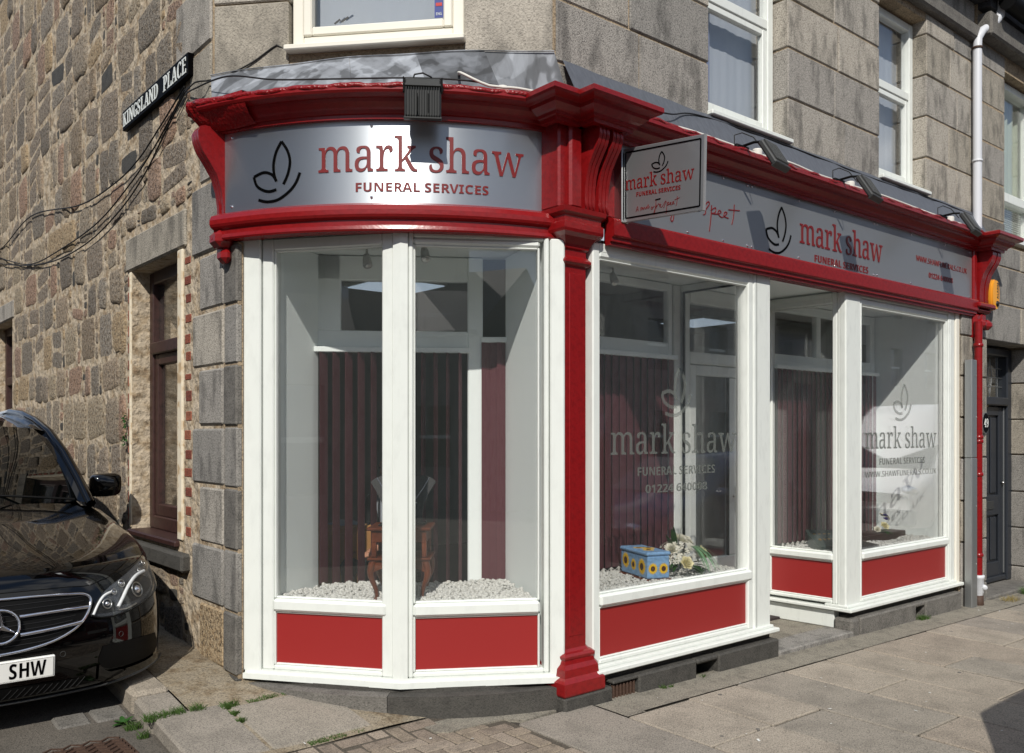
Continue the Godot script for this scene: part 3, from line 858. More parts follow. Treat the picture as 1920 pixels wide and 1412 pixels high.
func upper_window(b: Node, t: Transform3D, h: Array, sash: bool) -> void:
	var w := hold("upper_window", b)
	var z := -0.115 if sash else -0.035
	var m: Material = M.white if sash else M.cream
	obj("sill", bx(t, h[0] - 0.02, h[1] + 0.02, h[2] + 0.002, h[2] + 0.035, -0.2, 0.055 if sash else 0.07, 0.006), m, w)
	bars(w, "frame", t, h[0], h[1], h[2] + 0.035, h[3], 0.07, z - 0.08, z, m, 0.006, 0.085)
	if sash:
		bars(w, "sash", t, h[0] + 0.07, h[1] - 0.07, h[2] + 0.12, 4.70, 0.05, z - 0.06, z - 0.012, m, 0.006, 0.06)
		obj("rail", bx(t, h[0] + 0.07, h[1] - 0.07, 4.70, 4.775, z - 0.07, z - 0.004, 0.006), m, w)
		obj("pane", bx(t, h[0] + 0.12, h[1] - 0.12, h[2] + 0.18, 4.65, z - 0.045, z - 0.039), M.glass, w)
		obj("pane", bx(t, h[0] + 0.07, h[1] - 0.07, 4.775, h[3] - 0.07, z - 0.045, z - 0.039), M.glass, w)
	else:
		bars(w, "sash", t, h[0] + 0.07, h[1] - 0.07, h[2] + 0.12, h[3] - 0.07, 0.055, z - 0.06, z + 0.012, m, 0.008)
		obj("pane", bx(t, h[0] + 0.125, h[1] - 0.125, h[2] + 0.175, h[3] - 0.125, z - 0.045, z - 0.039), M.glass, w)
	# net curtain in soft folds, dark gap at one edge
	var mb := MB.new(); mb.smooth(1)
	var n := 48
	for i in n:
		var p := func(ii: int, yy: float) -> Vector3:
			var x := lerpf(h[0] - 0.05, h[1] + 0.05, float(ii) / n)
			return t * Vector3(x, yy, z - 0.16 + 0.0015 * sin(ii * 1.4) + 0.002 * sin(ii * 0.5))
		mb.quad(p.call(i, h[2]), p.call(i + 1, h[2]), p.call(i + 1, h[3]), p.call(i, h[3]))
	obj("curtain", mb, M.curtain, w)
	if sash:
		obj("curtain_pole_edge", bx(t, h[0] + 0.26, h[0] + 0.31, h[2] + 0.1, h[3], z - 0.13, z - 0.11, 0.004), plain(Color(0.45, 0.48, 0.58), 0.7), w)
	else:
		# bird stickers and a small flag sticker on the glass
		for q in [[0.30, 0.13], [0.30, 0.30]]:
			var bm := MB.new()
			bm.ribbon(t, [Vector2(h[0] + q[0] - 0.045, h[2] + q[1] + 0.075), Vector2(h[0] + q[0] - 0.01, h[2] + q[1] + 0.1), Vector2(h[0] + q[0], h[2] + q[1] + 0.085), Vector2(h[0] + q[0] + 0.045, h[2] + q[1] + 0.112)], 0.012, z - 0.038, z - 0.036)
			obj("bird_sticker", bm, M.lamp_grey, w)
		var fx: float = h[1] - 0.19
		obj("flag_sticker", bx(t, fx, fx + 0.055, h[2] + 0.2, h[2] + 0.35, z - 0.0385, z - 0.036), plain(Color(0.12, 0.2, 0.5), 0.5), w)
		obj("flag_sticker", bx(t, fx + 0.008, fx + 0.047, h[2] + 0.27, h[2] + 0.29, z - 0.036, z - 0.034), plain(Color(0.7, 0.1, 0.1), 0.5), w)
		var eng := text("ENG", false, 0.035, 0.016, 0.002)
		obj("flag_lettering", eng, M.white, w, t * Transform3D(Basis(), Vector3(fx + 0.01, h[2] + 0.215, z - 0.036)))

func shop_shell() -> void:
	var s := hold("shop_interior", self)
	s.set_meta("kind", "structure"); s.set_meta("label", "dim shop room behind the display windows with white display linings")
	# room behind the displays
	obj("floor", bx(ID, -0.95, 5.6, 0.0, 0.02, -6.5, -0.62), M.carpet, s)
	obj("ceiling", bx(ID, -0.95, 5.6, 2.86, 2.96, -6.5, -0.80), M.room, s)
	obj("back_wall", bx(ID, -0.95, 5.6, 0.0, 2.86, -6.6, -6.5), M.room, s)
	obj("side_wall", bx(ID, 5.5, 5.6, 0.0, 2.86, -6.5, -0.04), M.room, s)
	obj("gable_lining", bx(ID, -0.97, -0.95, 0.0, 2.86, -6.5, -1.5), M.room, s)
	# soffit over bay and windows
	var mb := MB.new()
	mb.slab([Vector2(-1.33, -1.36), Vector2(-0.78, -0.60), Vector2(0.0, -0.14), Vector2(0.33, -0.13), Vector2(0.33, -0.82), Vector2(-0.75, -1.56), Vector2(-1.3, -1.5)], 2.765, 2.80)
	obj("soffit", mb, M.white_in, s)
	obj("soffit", bx(ID, 0.332, 5.2, 2.766, 2.80, -0.82, -0.13), M.white_in, s)
	obj("soffit", bx(ID, 2.11, 3.14, 2.763, 2.80, -0.128, 0.0), M.white_in, s)
	mb = MB.new()
	mb.slab([Vector2(-1.20, -1.235), Vector2(-0.785, -1.485), Vector2(-0.80, -1.56), Vector2(-1.26, -1.31)], 0.1, 2.76)
	obj("display_lining", mb, M.white_in, s)
	mb = MB.new()
	mb.slab([Vector2(0.0, -0.17), Vector2(0.055, -0.2), Vector2(0.27, -0.19), Vector2(0.32, -0.14), Vector2(0.32, -0.75), Vector2(0.222, -0.79)], 0.1, 2.76)
	obj("display_lining", mb, M.white_in, s)
	obj("display_lining", bx(ID, 5.02, 5.2, 0.1, 2.762, -0.80, -0.115), M.white_in, s)
	# display beds
	mb = MB.new()
	mb.slab([Vector2(-1.22, -1.31), Vector2(-0.73, -0.66), Vector2(0.0, -0.205), Vector2(0.22, -0.785), Vector2(0.11, -0.90), Vector2(-0.77, -1.47)], 0.2, 0.575)
	obj("display_bed", mb, M.white_in, s)
	obj("display_bed", bx(ID, 0.33, 1.99, 0.2, 0.575, -0.76, -0.13), M.white_in, s)
	obj("display_bed", bx(ID, 3.19, 5.01, 0.2, 0.575, -0.76, -0.13), M.white_in, s)
	# glazed partitions behind the displays
	var tp := frame_at(Vector3(-0.79, 0, -1.49), Vector3(0.89, 0, 0.61))
	var pt := hold("partition", s)
	for q in [[0.0, 0.15, 2.27, 2.76], [0.98, 1.08, 0.5, 2.76], [0.0, 0.98, 2.16, 2.27], [0.0, 0.98, 2.60, 2.76]]:
		obj("stile", bx(ID, q[0], q[1], q[2], q[3], -0.07, 0.0, 0.006), M.white_in, pt, tp)
	obj("rail", bx(ID, 0.0, 0.98, 2.13, 2.155, -0.04, 0.02, 0.004), M.white_in, pt, tp)
	obj("pane", bx(ID, 0.15, 0.98, 2.27, 2.60, -0.04, -0.034), M.glass, pt, tp)
	pt = hold("partition", s)
	for q in [[0.33, 0.42, 0.5, 2.76], [1.82, 1.87, 0.5, 2.76], [0.42, 1.82, 2.20, 2.30], [0.42, 1.82, 2.70, 2.76]]:
		obj("stile", bx(ID, q[0], q[1], q[2], q[3], -0.80, -0.745, 0.006), M.white_in, pt)
	obj("rail", bx(ID, 0.42, 1.82, 2.17, 2.195, -0.79, -0.735, 0.004), M.white_in, pt)
	obj("pane", bx(ID, 0.42, 1.82, 2.30, 2.70, -0.78, -0.774), M.glass, pt)
	pt = hold("partition", s)
	for q in [[3.16, 3.24, 0.5, 2.76], [4.92, 5.0, 0.5, 2.76], [3.24, 4.92, 2.20, 2.30], [3.24, 4.92, 2.68, 2.76], [3.93, 4.0, 2.30, 2.68]]:
		obj("stile", bx(ID, q[0], q[1], q[2], q[3], -0.80, -0.745, 0.006), M.white_in, pt)
	obj("rail", bx(ID, 3.24, 4.92, 2.17, 2.195, -0.79, -0.735, 0.004), M.white_in, pt)
	obj("pane", bx(ID, 3.24, 4.92, 2.30, 2.68, -0.78, -0.774), M.glass, pt)
	# entrance floor, threshold
	obj("entrance_floor", bx(ID, 2.0, 3.3, -0.1, 0.0, -0.80, -0.203), M.strip, s)
	obj("threshold_stone", bx(ID, 2.12, 3.24, -0.12, 0.006, -0.20, 0.045, 0.010), M.granite[4], s)
	# two lit ceiling panels of the room
	for p in [Vector3(0.47, 2.85, -2.53), Vector3(4.35, 2.85, -2.45)]:
		var lp := thing("ceiling_light_panel", "square lit panel in the dark shop ceiling, seen through the %s" % ("bay window" if p.x < 1.0 else "glazed entrance door"), "light", p, "ceiling light panels in the shop")
		obj("frame", bx(ID, -0.31, 0.31, -0.03, 0.0, -0.31, 0.31, 0.004), M.white, lp)
		var e := plain(Color(0.8, 0.85, 0.9), 0.6); e.emission_enabled = true; e.emission = Color(0.8, 0.88, 0.95); e.emission_energy_multiplier = 0.5
		obj("lamp_diffuser", bx(ID, -0.29, 0.29, -0.036, -0.031, -0.29, 0.29), e, lp)
		var al := AreaLight3D.new(); al.name = "lamp_light"; al.area_size = Vector2(0.56, 0.56); al.light_energy = 0.12; al.light_color = Color(0.85, 0.92, 1.0)
		al.area_range = 12.0; al.area_attenuation = 2.0; al.shadow_enabled = true
		al.transform = Transform3D(Basis(Vector3.RIGHT, -PI / 2), Vector3(0, -0.04, 0))
		lp.add_child(al)

# ---------------------------------------------------------------- the shop front
func arc_pt(deg: float, off: float, y := 0.0) -> Vector3:
	var a := deg_to_rad(deg)
	return ARC_C + Vector3(cos(a), 0, sin(a)) * (ARC_R + off) + Vector3.UP * y

func arc_path(d0: float, d1: float, n: int) -> Array:
	var p := []; var o := []
	for i in n + 1:
		var a := deg_to_rad(lerpf(d0, d1, float(i) / n))
		var d := Vector3(cos(a), 0, sin(a))
		p.append(ARC_C + d * ARC_R); o.append(d)
	return [p, o]

func console(parent: Node, t: Transform3D, x0: float, x1: float, y0: float, y1: float, reach: float) -> void:
	var prof := func(k: float) -> Array:
		var q := []
		for v in [[0.0, 0.0], [0.28, 0.0], [0.26, 0.1], [0.27, 0.25], [0.33, 0.4], [0.46, 0.54], [0.68, 0.66], [0.88, 0.76], [0.98, 0.85], [1.0, 0.93], [0.92, 0.985], [0.8, 1.0], [0.0, 1.0]]:
			q.append(Vector2(maxf(0.0, v[0] * reach - (k if v[0] > 0.0 else 0.0)), lerpf(y0, y1, v[1])))
		return q
	var c := hold("console", parent)
	# profile plane: x' = outward, y = up, extruded along the wall
	var f := Transform3D(Basis(t.basis.z, Vector3.UP, -t.basis.x), t.origin)
	var w := x1 - x0
	var core := MB.new(); core.prism(f, prof.call(0.012), -x1 + 0.004, -x0 - 0.004, true)
	obj("console_core", core, M.red, c)
	for i in 3:
		var a := x0 + w * i / 3.0 + 0.003; var b := x0 + w * (i + 1) / 3.0 - 0.003
		var m := MB.new(); m.prism(f, prof.call(0.0), -b, -a, true)
		obj("flute", m, M.red, c)

func glazed(parent: Node, t: Transform3D, g: Array, y0 := 0.622, y1 := 2.66) -> void:
	# one display light: g = frame left, glass left, glass right, frame right
	bars(parent, "frame", t, g[0], g[3], 0.20, 2.75, g[1] - g[0], -0.10, 0.0, M.white, 0.008, 0.03)
	obj("transom", bx(ID, g[1], g[2], 0.548, y0, -0.10, 0.012, 0.014), M.white, parent, t)
	obj("head", bx(ID, g[1], g[2], y1, 2.72, -0.10, -0.004, 0.012), M.white, parent, t)
	# slim beads round the glass and round the panel
	bars(parent, "bead", t, g[1], g[2], y0, y1, 0.012, -0.045, -0.012, M.white, 0.005)
	bars(parent, "bead", t, g[1], g[2], 0.23, 0.548, 0.012, -0.04, -0.008, M.white, 0.005)
	obj("stall_panel", bx(ID, g[1] + 0.002, g[2] - 0.002, 0.232, 0.546, -0.06, -0.024), M.red_panel, parent, t)
	obj("pane", bx(ID, g[1] + 0.006, g[2] - 0.006, y0 + 0.004, y1 - 0.004, -0.044, -0.038), M.glass, parent, t)
	obj("inner_pane", bx(ID, g[1] + 0.006, g[2] - 0.006, y0 + 0.004, y1 - 0.004, -0.066, -0.060), M.glass, parent, t)

func shop_front() -> void:
	var s := thing("shop_front", "red and white painted shop front curving round the street corner", "shop front")
	# granite plinth of the bay
	var pc := Vector2(0.480, -1.902)
	var arc := func(d: float, rr: float) -> Vector2: return pc + Vector2(cos(deg_to_rad(d)), sin(deg_to_rad(d))) * rr
	for q in [[161.5, 134.0], [133.9, 103.4]]:
		var poly := []
		for i in 17: poly.append(arc.call(lerpf(q[0], q[1], i / 16.0), 1.953))
		for i in 17: poly.append(arc.call(lerpf(q[1], q[0], i / 16.0), 1.72))
		var mb := MB.new(); mb.slab(poly, -0.35, 0.128)
		obj("plinth_stone", mb, M.granite_dark if q[0] > 140.0 else M.granite_black, s)
	var pb := MB.new()
	var inner := []
	for i in 17: inner.append(arc.call(lerpf(160.5, 104.0, i / 16.0), 1.86))
	for i in 17: inner.append(arc.call(lerpf(104.0, 160.5, i / 16.0), 1.5))
	pb.slab(inner, 0.1, 0.152); obj("plinth_bedding", pb, M.granite_black, s)
	# plinth along the front, with an iron air brick and two vent openings
	for q in [[0.60, 1.17, -0.2, 0.105], [1.40, 2.115, -0.2, 0.105], [1.17, 1.40, 0.07, 0.105], [3.265, 4.22, -0.25, 0.10], [4.40, 5.13, -0.25, 0.10], [4.22, 4.40, 0.06, 0.10]]:
		obj("plinth_stone", bx(ID, q[0] + 0.003, q[1] - 0.003, q[2], q[3], -0.25, 0.05, 0.012), M.granite_black if q[0] < 3.0 else M.granite_dark, s)
	obj("plinth_stone", bx(ID, 0.375, 0.6, 0.085, 0.105, -0.25, 0.048, 0.006), M.granite_black, s)
	obj("vent_back", bx(ID, 0.37, 2.0, -0.25, 0.14, -0.6, -0.252), M.black, s)
	obj("vent_back", bx(ID, 3.27, 5.13, -0.25, 0.14, -0.6, -0.252), M.black, s)
	obj("plinth_stone", bx(ID, 3.135, 3.262, -0.2, 0.098, -0.12, 0.046, 0.02), M.granite_dark, s)
	obj("plinth_bedding", bx(ID, 0.36, 2.09, 0.10, 0.151, -0.25, -0.02), M.granite_black, s)
	obj("plinth_bedding", bx(ID, 3.27, 5.12, 0.10, 0.151, -0.25, -0.02), M.granite_black, s)
	var ab := hold("air_brick", s)
	obj("plate", bx(ID, 0.38, 0.597, -0.08, 0.083, -0.1, 0.015, 0.004), M.black, ab)
	for i in 7: obj("bar", bx(ID, 0.388 + i * 0.03, 0.404 + i * 0.03, -0.07, 0.075, 0.0, 0.034, 0.005), M.iron, ab)
	obj("plinth_stone", bx(ID, -0.03, 0.372, -0.25, 0.078, -0.3, 0.052, 0.014), M.granite_black, s)
	# ---- pilaster at the corner
	var pl := hold("pilaster", s)
	var path := [Vector3(0.06, 0, -0.26), Vector3(0.06, 0, -0.04), Vector3(0.225, 0, -0.04), Vector3(0.25, 0, -0.065), Vector3(0.25, 0, -0.26)]
	var outs := [Vector3(-1, 0, 0), Vector3(-1, 0, 1), Vector3(0.8, 0, 1), Vector3(1, 0, 0.8), Vector3(1, 0, 0)]
	var sw := func(called: String, prof: Array) -> void:
		var q := []
		for v in prof: q.append(Vector2(v[0], v[1]))
		var m := MB.new(); m.sweep(path, outs, q, false, true); obj(called, m, M.red, pl)
	sw.call("base", [[-0.05, 0.08], [0.088, 0.08], [0.092, 0.09], [0.09, 0.155], [0.075, 0.17], [0.062, 0.18], [0.058, 0.225], [0.042, 0.25], [0.036, 0.272], [0.042, 0.282], [0.044, 0.295], [0.03, 0.308], [0.012, 0.314], [0.0, 0.33]])
	sw.call("shaft", [[0.0, 0.33], [0.0, 2.585]])
	sw.call("capital", [[0.0, 2.585], [0.016, 2.592], [0.027, 2.605], [0.027, 2.618], [0.014, 2.632], [0.002, 2.645], [0.002, 2.68], [0.014, 2.688], [0.02, 2.71], [0.05, 2.75], [0.078, 2.768], [0.085, 2.785], [0.085, 2.82], [0.072, 2.83], [0.072, 2.86], [0.095, 2.878], [0.1, 2.905], [-0.05, 2.905]])
	obj("shaft_panel", bx(ID, 0.09, 0.2, 0.40, 2.545, -0.06, -0.0365, 0.003), M.red, pl)
	obj("frieze_block", bx(ID, -0.04, 0.44, 2.9, 3.40, -0.2, 0.012, 0.012), M.red, pl)
	obj("frieze_block", bx(ID, 0.02, 0.12, 2.905, 3.39, -0.05, 0.045, 0.014), M.red, pl)
	console(pl, ID, 0.135, 0.225, 2.906, 3.385, 0.165)
	console(pl, ID, 0.248, 0.338, 2.906, 3.385, 0.165)
	# ---- bay: two lights either side of a mullion
	var t1 := frame_at(Vector3(-1.344, 0, -1.317), Vector3(0.59, 0, 0.789))
	var t2 := frame_at(Vector3(-0.7651, 0, -0.5381), Vector3(0.82, 0, 0.504))
	var bay := hold("bay_window", s)
	obj("sealant_strip", bx(ID, -0.085, -0.036, 0.15, 2.75, -0.2, -0.004, 0.004), plain(Color(0.70, 0.64, 0.58), 0.9), bay, t1)
	obj("post", bx(ID, -0.035, 0.10, 0.19, 2.75, -0.14, 0.014, 0.008), M.white, bay, t1)
	glazed(bay, t1, [0.105, 0.176, 0.89, 0.930], 0.622, 2.682)
	glazed(bay, t2, [0.047, 0.077, 0.812, 0.866], 0.622, 2.682)
	var mb := MB.new()
	var cr := func(t: Transform3D, x: float, z: float) -> Vector2:
		var p := t * Vector3(x, 0, z); return Vector2(p.x, p.z)
	mb.slab([cr.call(t1, 0.932, 0.012), Vector2(-0.769, -0.5235), cr.call(t2, 0.045, 0.012), cr.call(t2, 0.045, -0.12), cr.call(t2, 0.0, -0.14), cr.call(t1, 0.932, -0.12)], 0.19, 2.75)
	obj("mullion", mb, M.white, bay)
	obj("post", bx(ID, 0.870, 0.957, 0.19, 2.733, -0.14, 0.014, 0.008), M.white, bay, t2)
	for q in [[0.045, 0.15, 0.182], [0.018, 0.182, 0.20]]:
		mb = MB.new()
		var poly := []
		for v in [[BAY_L, Vector3(-0.789, 0, 0.615)], [BAY_M, Vector3(-0.68, 0, 0.74)], [BAY_R, Vector3(-0.53, 0, 0.85)]]:
			var p: Vector3 = v[0] - v[1] * (0.045 - q[0]); poly.append(Vector2(p.x, p.z))
		poly.append(Vector2(0.06, -0.12)); poly.append(Vector2(-0.72, -0.64)); poly.append(Vector2(-1.27, -1.37))
		mb.slab(poly, q[1], q[2]); obj("sill", mb, M.white, bay)
	# ---- first front window, its return glass and corner post
	var tz := Transform3D(Basis(), Vector3(0, 0, -0.02))
	var w1 := hold("front_window", s)
	glazed(w1, tz, [0.268, 0.328, 1.872, 1.892])
	obj("post", bx(ID, 1.893, 2.10, 0.19, 2.765, -0.16, 0.004, 0.01), M.white, w1, tz)
	obj("post_rebate", bx(ID, 1.925, 1.928, 0.2, 2.76, 0.0, 0.0055), M.lamp_grey, w1, tz)
	obj("sill", bx(ID, 0.256, 2.135, 0.15, 0.18, -0.2, 0.04, 0.006), M.white, w1)
	obj("sill", bx(ID, 0.256, 2.11, 0.18, 0.20, -0.2, 0.004, 0.004), M.white, w1)
	obj("return_pane", bx(ID, 2.0, 2.006, 0.575, 2.70, -0.73, -0.185), M.glass, w1)
	for q in [[-0.745, -0.735]]: obj("gasket", bx(ID, 1.993, 2.013, 0.575, 2.70, q[0], q[1]), M.trim_black, w1)
	obj("gasket", bx(ID, 1.993, 2.013, 2.70, 2.712, -0.745, -0.18), M.trim_black, w1)
	obj("return_stall", bx(ID, 1.985, 2.02, 0.0, 0.572, -0.76, -0.185, 0.006), M.white, w1)
	obj("return_head", bx(ID, 1.985, 2.02, 2.713, 2.762, -0.76, -0.185, 0.004), M.white, w1)
	# ---- second front window with its splayed return
	var w2 := hold("front_window", s)
	glazed(w2, tz, [3.385, 3.415, 4.995, 5.035], 0.612, 2.66)
	obj("post", bx(ID, 3.150, 3.383, 0.19, 2.765, -0.05, 0.004, 0.01), M.white, w2, tz)
	obj("post", bx(ID, 5.037, 5.13, 0.19, 2.765, -0.12, 0.0, 0.008), M.white, w2, tz)
	obj("post", bx(ID, 5.134, 5.215, 0.15, 2.765, -0.12, 0.012, 0.01), M.cream, w2, tz)
	obj("sill", bx(ID, 3.13, 5.20, 0.15, 0.18, -0.2, 0.04, 0.006), M.white, w2)
	obj("sill", bx(ID, 3.14, 5.13, 0.18, 0.20, -0.2, 0.004, 0.004), M.white, w2)
	var tr := frame_at(Vector3(3.12, 0, -0.76), Vector3(0.04, 0, 0.72))
	glazed(w2, tr, [0.0, 0.045, 0.63, 0.665], 0.612, 2.66)
	obj("post", bx(ID, 0.667, 0.715, 0.182, 2.765, -0.05, 0.004, 0.008), M.white, w2, tr)
	obj("sill", bx(ID, -0.02, 0.73, 0.151, 0.179, -0.1, 0.03, 0.006), M.white, w2, tr)
	obj("skirting", bx(ID, 0.0, 0.63, 0.003, 0.14, -0.1, -0.012, 0.004), M.white, w2, tr)
	# ---- entrance door set back between the windows
	var ed := hold("entrance_door", s)
	for q in [[1.90, 1.985, 0.0, 2.762], [2.025, 2.10, 0.0, 2.762], [2.98, 3.10, 0.0, 2.762], [2.10, 2.98, 2.155, 2.25], [2.10, 2.98, 2.64, 2.762]]:
		obj("frame", bx(ID, q[0], q[1], q[2], q[3], -0.83, -0.755, 0.008), M.white, ed)
	bars(ed, "stile", ID, 2.105, 2.975, 0.03, 2.15, 0.085, -0.815, -0.765, M.white, 0.008, 0.55)
	obj("stile", bx(ID, 2.62, 2.89, 0.58, 2.06, -0.812, -0.767, 0.006), M.white, ed)
	obj("pane", bx(ID, 2.19, 2.62, 0.58, 2.06, -0.79, -0.784), M.glass, ed)
	obj("gasket", bx(ID, 2.608, 2.62, 0.58, 2.06, -0.784, -0.762), M.trim_black, ed)
	obj("pane", bx(ID, 2.10, 2.98, 2.25, 2.64, -0.79, -0.784), M.glass, ed)
	var lp := hold("letter_plate", ed)
	obj("plate", bx(ID, 2.28, 2.52, 0.44, 0.50, -0.77, -0.755, 0.004), M.chrome_dull, lp)
	obj("flap", bx(ID, 2.30, 2.50, 0.452, 0.488, -0.757, -0.748, 0.003), M.galv, lp)
	var hd := hold("handle", ed)
	obj("plate", bx(ID, 2.70, 2.74, 0.93, 1.15, -0.768, -0.757, 0.004), M.chrome_dull, hd)
	mb = MB.new(); mb.tube([Vector3(2.72, 1.08, -0.757), Vector3(2.72, 1.08, -0.715), Vector3(2.70, 1.08, -0.705), Vector3(2.60, 1.075, -0.705)], 0.010, 8)
	obj("lever", mb, M.chrome_dull, hd)
	mb = MB.new(); mb.lathe(Transform3D(Basis(Vector3.RIGHT, PI / 2), Vector3(2.72, 0.97, -0.757)), [Vector2(0.001, 0.0), Vector2(0.018, 0.0), Vector2(0.018, 0.012), Vector2(0.001, 0.014)], 12)
	obj("cylinder", mb, M.chrome_dull, hd)
	# ---- fascia: boards, mouldings, cornice
	var fa := hold("fascia", s)
	var ap := arc_path(158.6, 102.6, 40)
	mb = MB.new(); mb.sweep(ap[0], ap[1], [Vector2(-0.06, 2.74), Vector2(-0.008, 2.74), Vector2(-0.008, 3.46), Vector2(-0.06, 3.46)])
	obj("board", mb, M.red, fa)
	obj("board", bx(ID, 0.44, 5.42, 2.745, 3.50, -0.095, -0.004), M.red, fa)
	mb = MB.new(); mb.sweep(ap[0], ap[1], [Vector2(-0.01, 2.735), Vector2(0.045, 2.735), Vector2(0.052, 2.745), Vector2(0.048, 2.765), Vector2(0.034, 2.772), Vector2(0.034, 2.80), Vector2(0.058, 2.812), Vector2(0.066, 2.826), Vector2(0.066, 2.852), Vector2(0.052, 2.88), Vector2(0.03, 2.89), Vector2(0.012, 2.9), Vector2(-0.01, 2.9)])
	obj("lower_moulding", mb, M.red, fa)
	mb = MB.new(); mb.sweep([Vector3(0.36, 0, 0), Vector3(5.46, 0, 0)], [Vector3.BACK, Vector3.BACK], [Vector2(-0.01, 2.735), Vector2(0.03, 2.735), Vector2(0.03, 2.752), Vector2(0.046, 2.756), Vector2(0.046, 2.778), Vector2(0.062, 2.784), Vector2(0.066, 2.79), Vector2(0.066, 2.878), Vector2(0.056, 2.892), Vector2(0.02, 2.9), Vector2(-0.01, 2.9)], true, true)
	obj("lower_moulding", mb, M.red, fa)
	var cornice := []
	for v in [[-0.01, 3.368], [0.032, 3.368], [0.034, 3.39], [0.05, 3.395], [0.055, 3.412], [0.07, 3.42], [0.098, 3.442], [0.104, 3.46], [0.13, 3.466], [0.152, 3.474], [0.162, 3.486], [0.162, 3.512], [0.15, 3.52], [-0.01, 3.53]]: cornice.append(Vector2(v[0], v[1]))
	mb = MB.new(); mb.sweep(ap[0], ap[1], cornice); obj("cornice", mb, M.red, fa)
	# lumpy painted lead lip along the curved cornice
	var lip := []
	for i in 61:
		var d := lerpf(159.5, 108.0, i / 60.0)
		lip.append(arc_pt(d, 0.152 + 0.003 * sin(i * 0.9) + 0.002 * sin(i * 2.3), 3.508 + 0.003 * sin(i * 0.7) + 0.002 * sin(i * 1.9)))
	mb = MB.new(); mb.tube(lip, 0.017, 7); obj("cornice_lip", mb, M.red_lump, fa)
	mb = MB.new(); mb.sweep([Vector3(0.44, 0, 0), Vector3(5.50, 0, 0)], [Vector3.BACK, Vector3.BACK], cornice, true, true); obj("cornice", mb, M.red, fa)
	lip = []
	for i in 81: lip.append(Vector3(lerpf(0.60, 5.36, i / 80.0), 3.512 + 0.005 * sin(i * 2.1) + 0.004 * sin(i * 0.9), 0.152 + 0.004 * sin(i * 1.3)))
	mb = MB.new(); mb.tube(lip, 0.013, 6); obj("cornice_lip", mb, M.red_lump, fa)
	var blk := func(x0: float, x1: float, z: float) -> void:
		var m := MB.new()
		m.sweep([Vector3(x0, 0, -0.06), Vector3(x0, 0, z), Vector3(x1, 0, z), Vector3(x1, 0, -0.06)], [Vector3(-1, 0, 0), Vector3(-1, 0, 1), Vector3(1, 0, 1), Vector3(1, 0, 0)], cornice, false, true)
		obj("cornice_block", m, M.red, fa)
		obj("cornice_block", bx(ID, x0 - 0.15, x1 + 0.15, 3.5, 3.522, -0.1, z + 0.15, 0.004), M.red, fa)
	blk.call(0.10, 0.36, 0.155)
	blk.call(-0.09, 0.08, 0.045)
	blk.call(5.52, 5.76, 0.14)
	# left end of the fascia, on the lane corner
	var tl := frame_at(Vector3(WALL_X, 0, 0), Vector3(0, 0, 1))
	obj("end_board", bx(ID, -1.50, -1.375, 2.66, 3.42, 0.012, 0.055, 0.012), M.red, fa, tl)
	console(fa, tl, -1.485, -1.375, 2.80, 3.40, 0.21)
	obj("end_bracket", bx(ID, -1.48, -1.335, 2.70, 2.80, 0.0, 0.115, 0.03), M.red, fa, tl)
	obj("end_bracket", bx(ID, -1.465, -1.35, 2.61, 2.70, 0.0, 0.075, 0.03), M.red, fa, tl)
	mb = MB.new(); mb.smooth(1)
	var rr := RandomNumberGenerator.new(); rr.seed = 3
	var grid := []
	for i in 13:
		var row := []
		for k in 9:
			var a := lerpf(150.0, 196.0, i / 12.0)
			var prof: Array = [[0.05, 3.375], [0.07, 3.40], [0.10, 3.42], [0.125, 3.45], [0.15, 3.475], [0.17, 3.50], [0.165, 3.53], [0.12, 3.55], [0.0, 3.56]]
			var base := arc_pt(minf(a, 159.0), 0.0)
			var d := Vector3(cos(deg_to_rad(a)), 0, sin(deg_to_rad(a)))
			var p: Vector3 = base + d * (prof[k][0] + rnd(rr, -0.014, 0.014)) + Vector3.UP * (prof[k][1] + rnd(rr, -0.014, 0.014))
			row.append(p)
		grid.append(row)
	for i in 12:
		for k in 8: mb.quad(grid[i][k], grid[i + 1][k], grid[i + 1][k + 1], grid[i][k + 1])
	obj("crumpled_lead_end", mb, M.red_lump, fa)
	# right end: console, block and small bracket
	obj("end_board", bx(ID, 5.445, 5.52, 2.74, 3.42, -0.1, 0.03, 0.01), M.red, fa)
	obj("end_board", bx(ID, 5.51, 5.80, 2.90, 3.42, -0.1, 0.006, 0.01), M.red, fa)
	console(fa, ID, 5.535, 5.625, 2.87, 3.385, 0.165)
	console(fa, ID, 5.650, 5.740, 2.87, 3.385, 0.165)
	obj("end_shelf", bx(ID, 5.42, 5.78, 2.82, 2.868, -0.08, 0.10, 0.012), M.red, fa)
	obj("end_shelf", bx(ID, 5.45, 5.75, 2.775, 2.82, -0.08, 0.07, 0.02), M.red, fa)
	obj("end_bracket", bx(ID, 5.44, 5.56, 2.50, 2.775, -0.06, 0.05, 0.03), M.red, fa)
	for x in [5.47, 5.60]: obj("end_bracket", bx(ID, x, x + 0.10, 2.61, 2.71, 0.0, 0.11, 0.035), M.red, fa)
	obj("end_block", bx(ID, 5.56, 5.68, 2.68, 2.775, -0.06, 0.05, 0.02), M.red, fa)

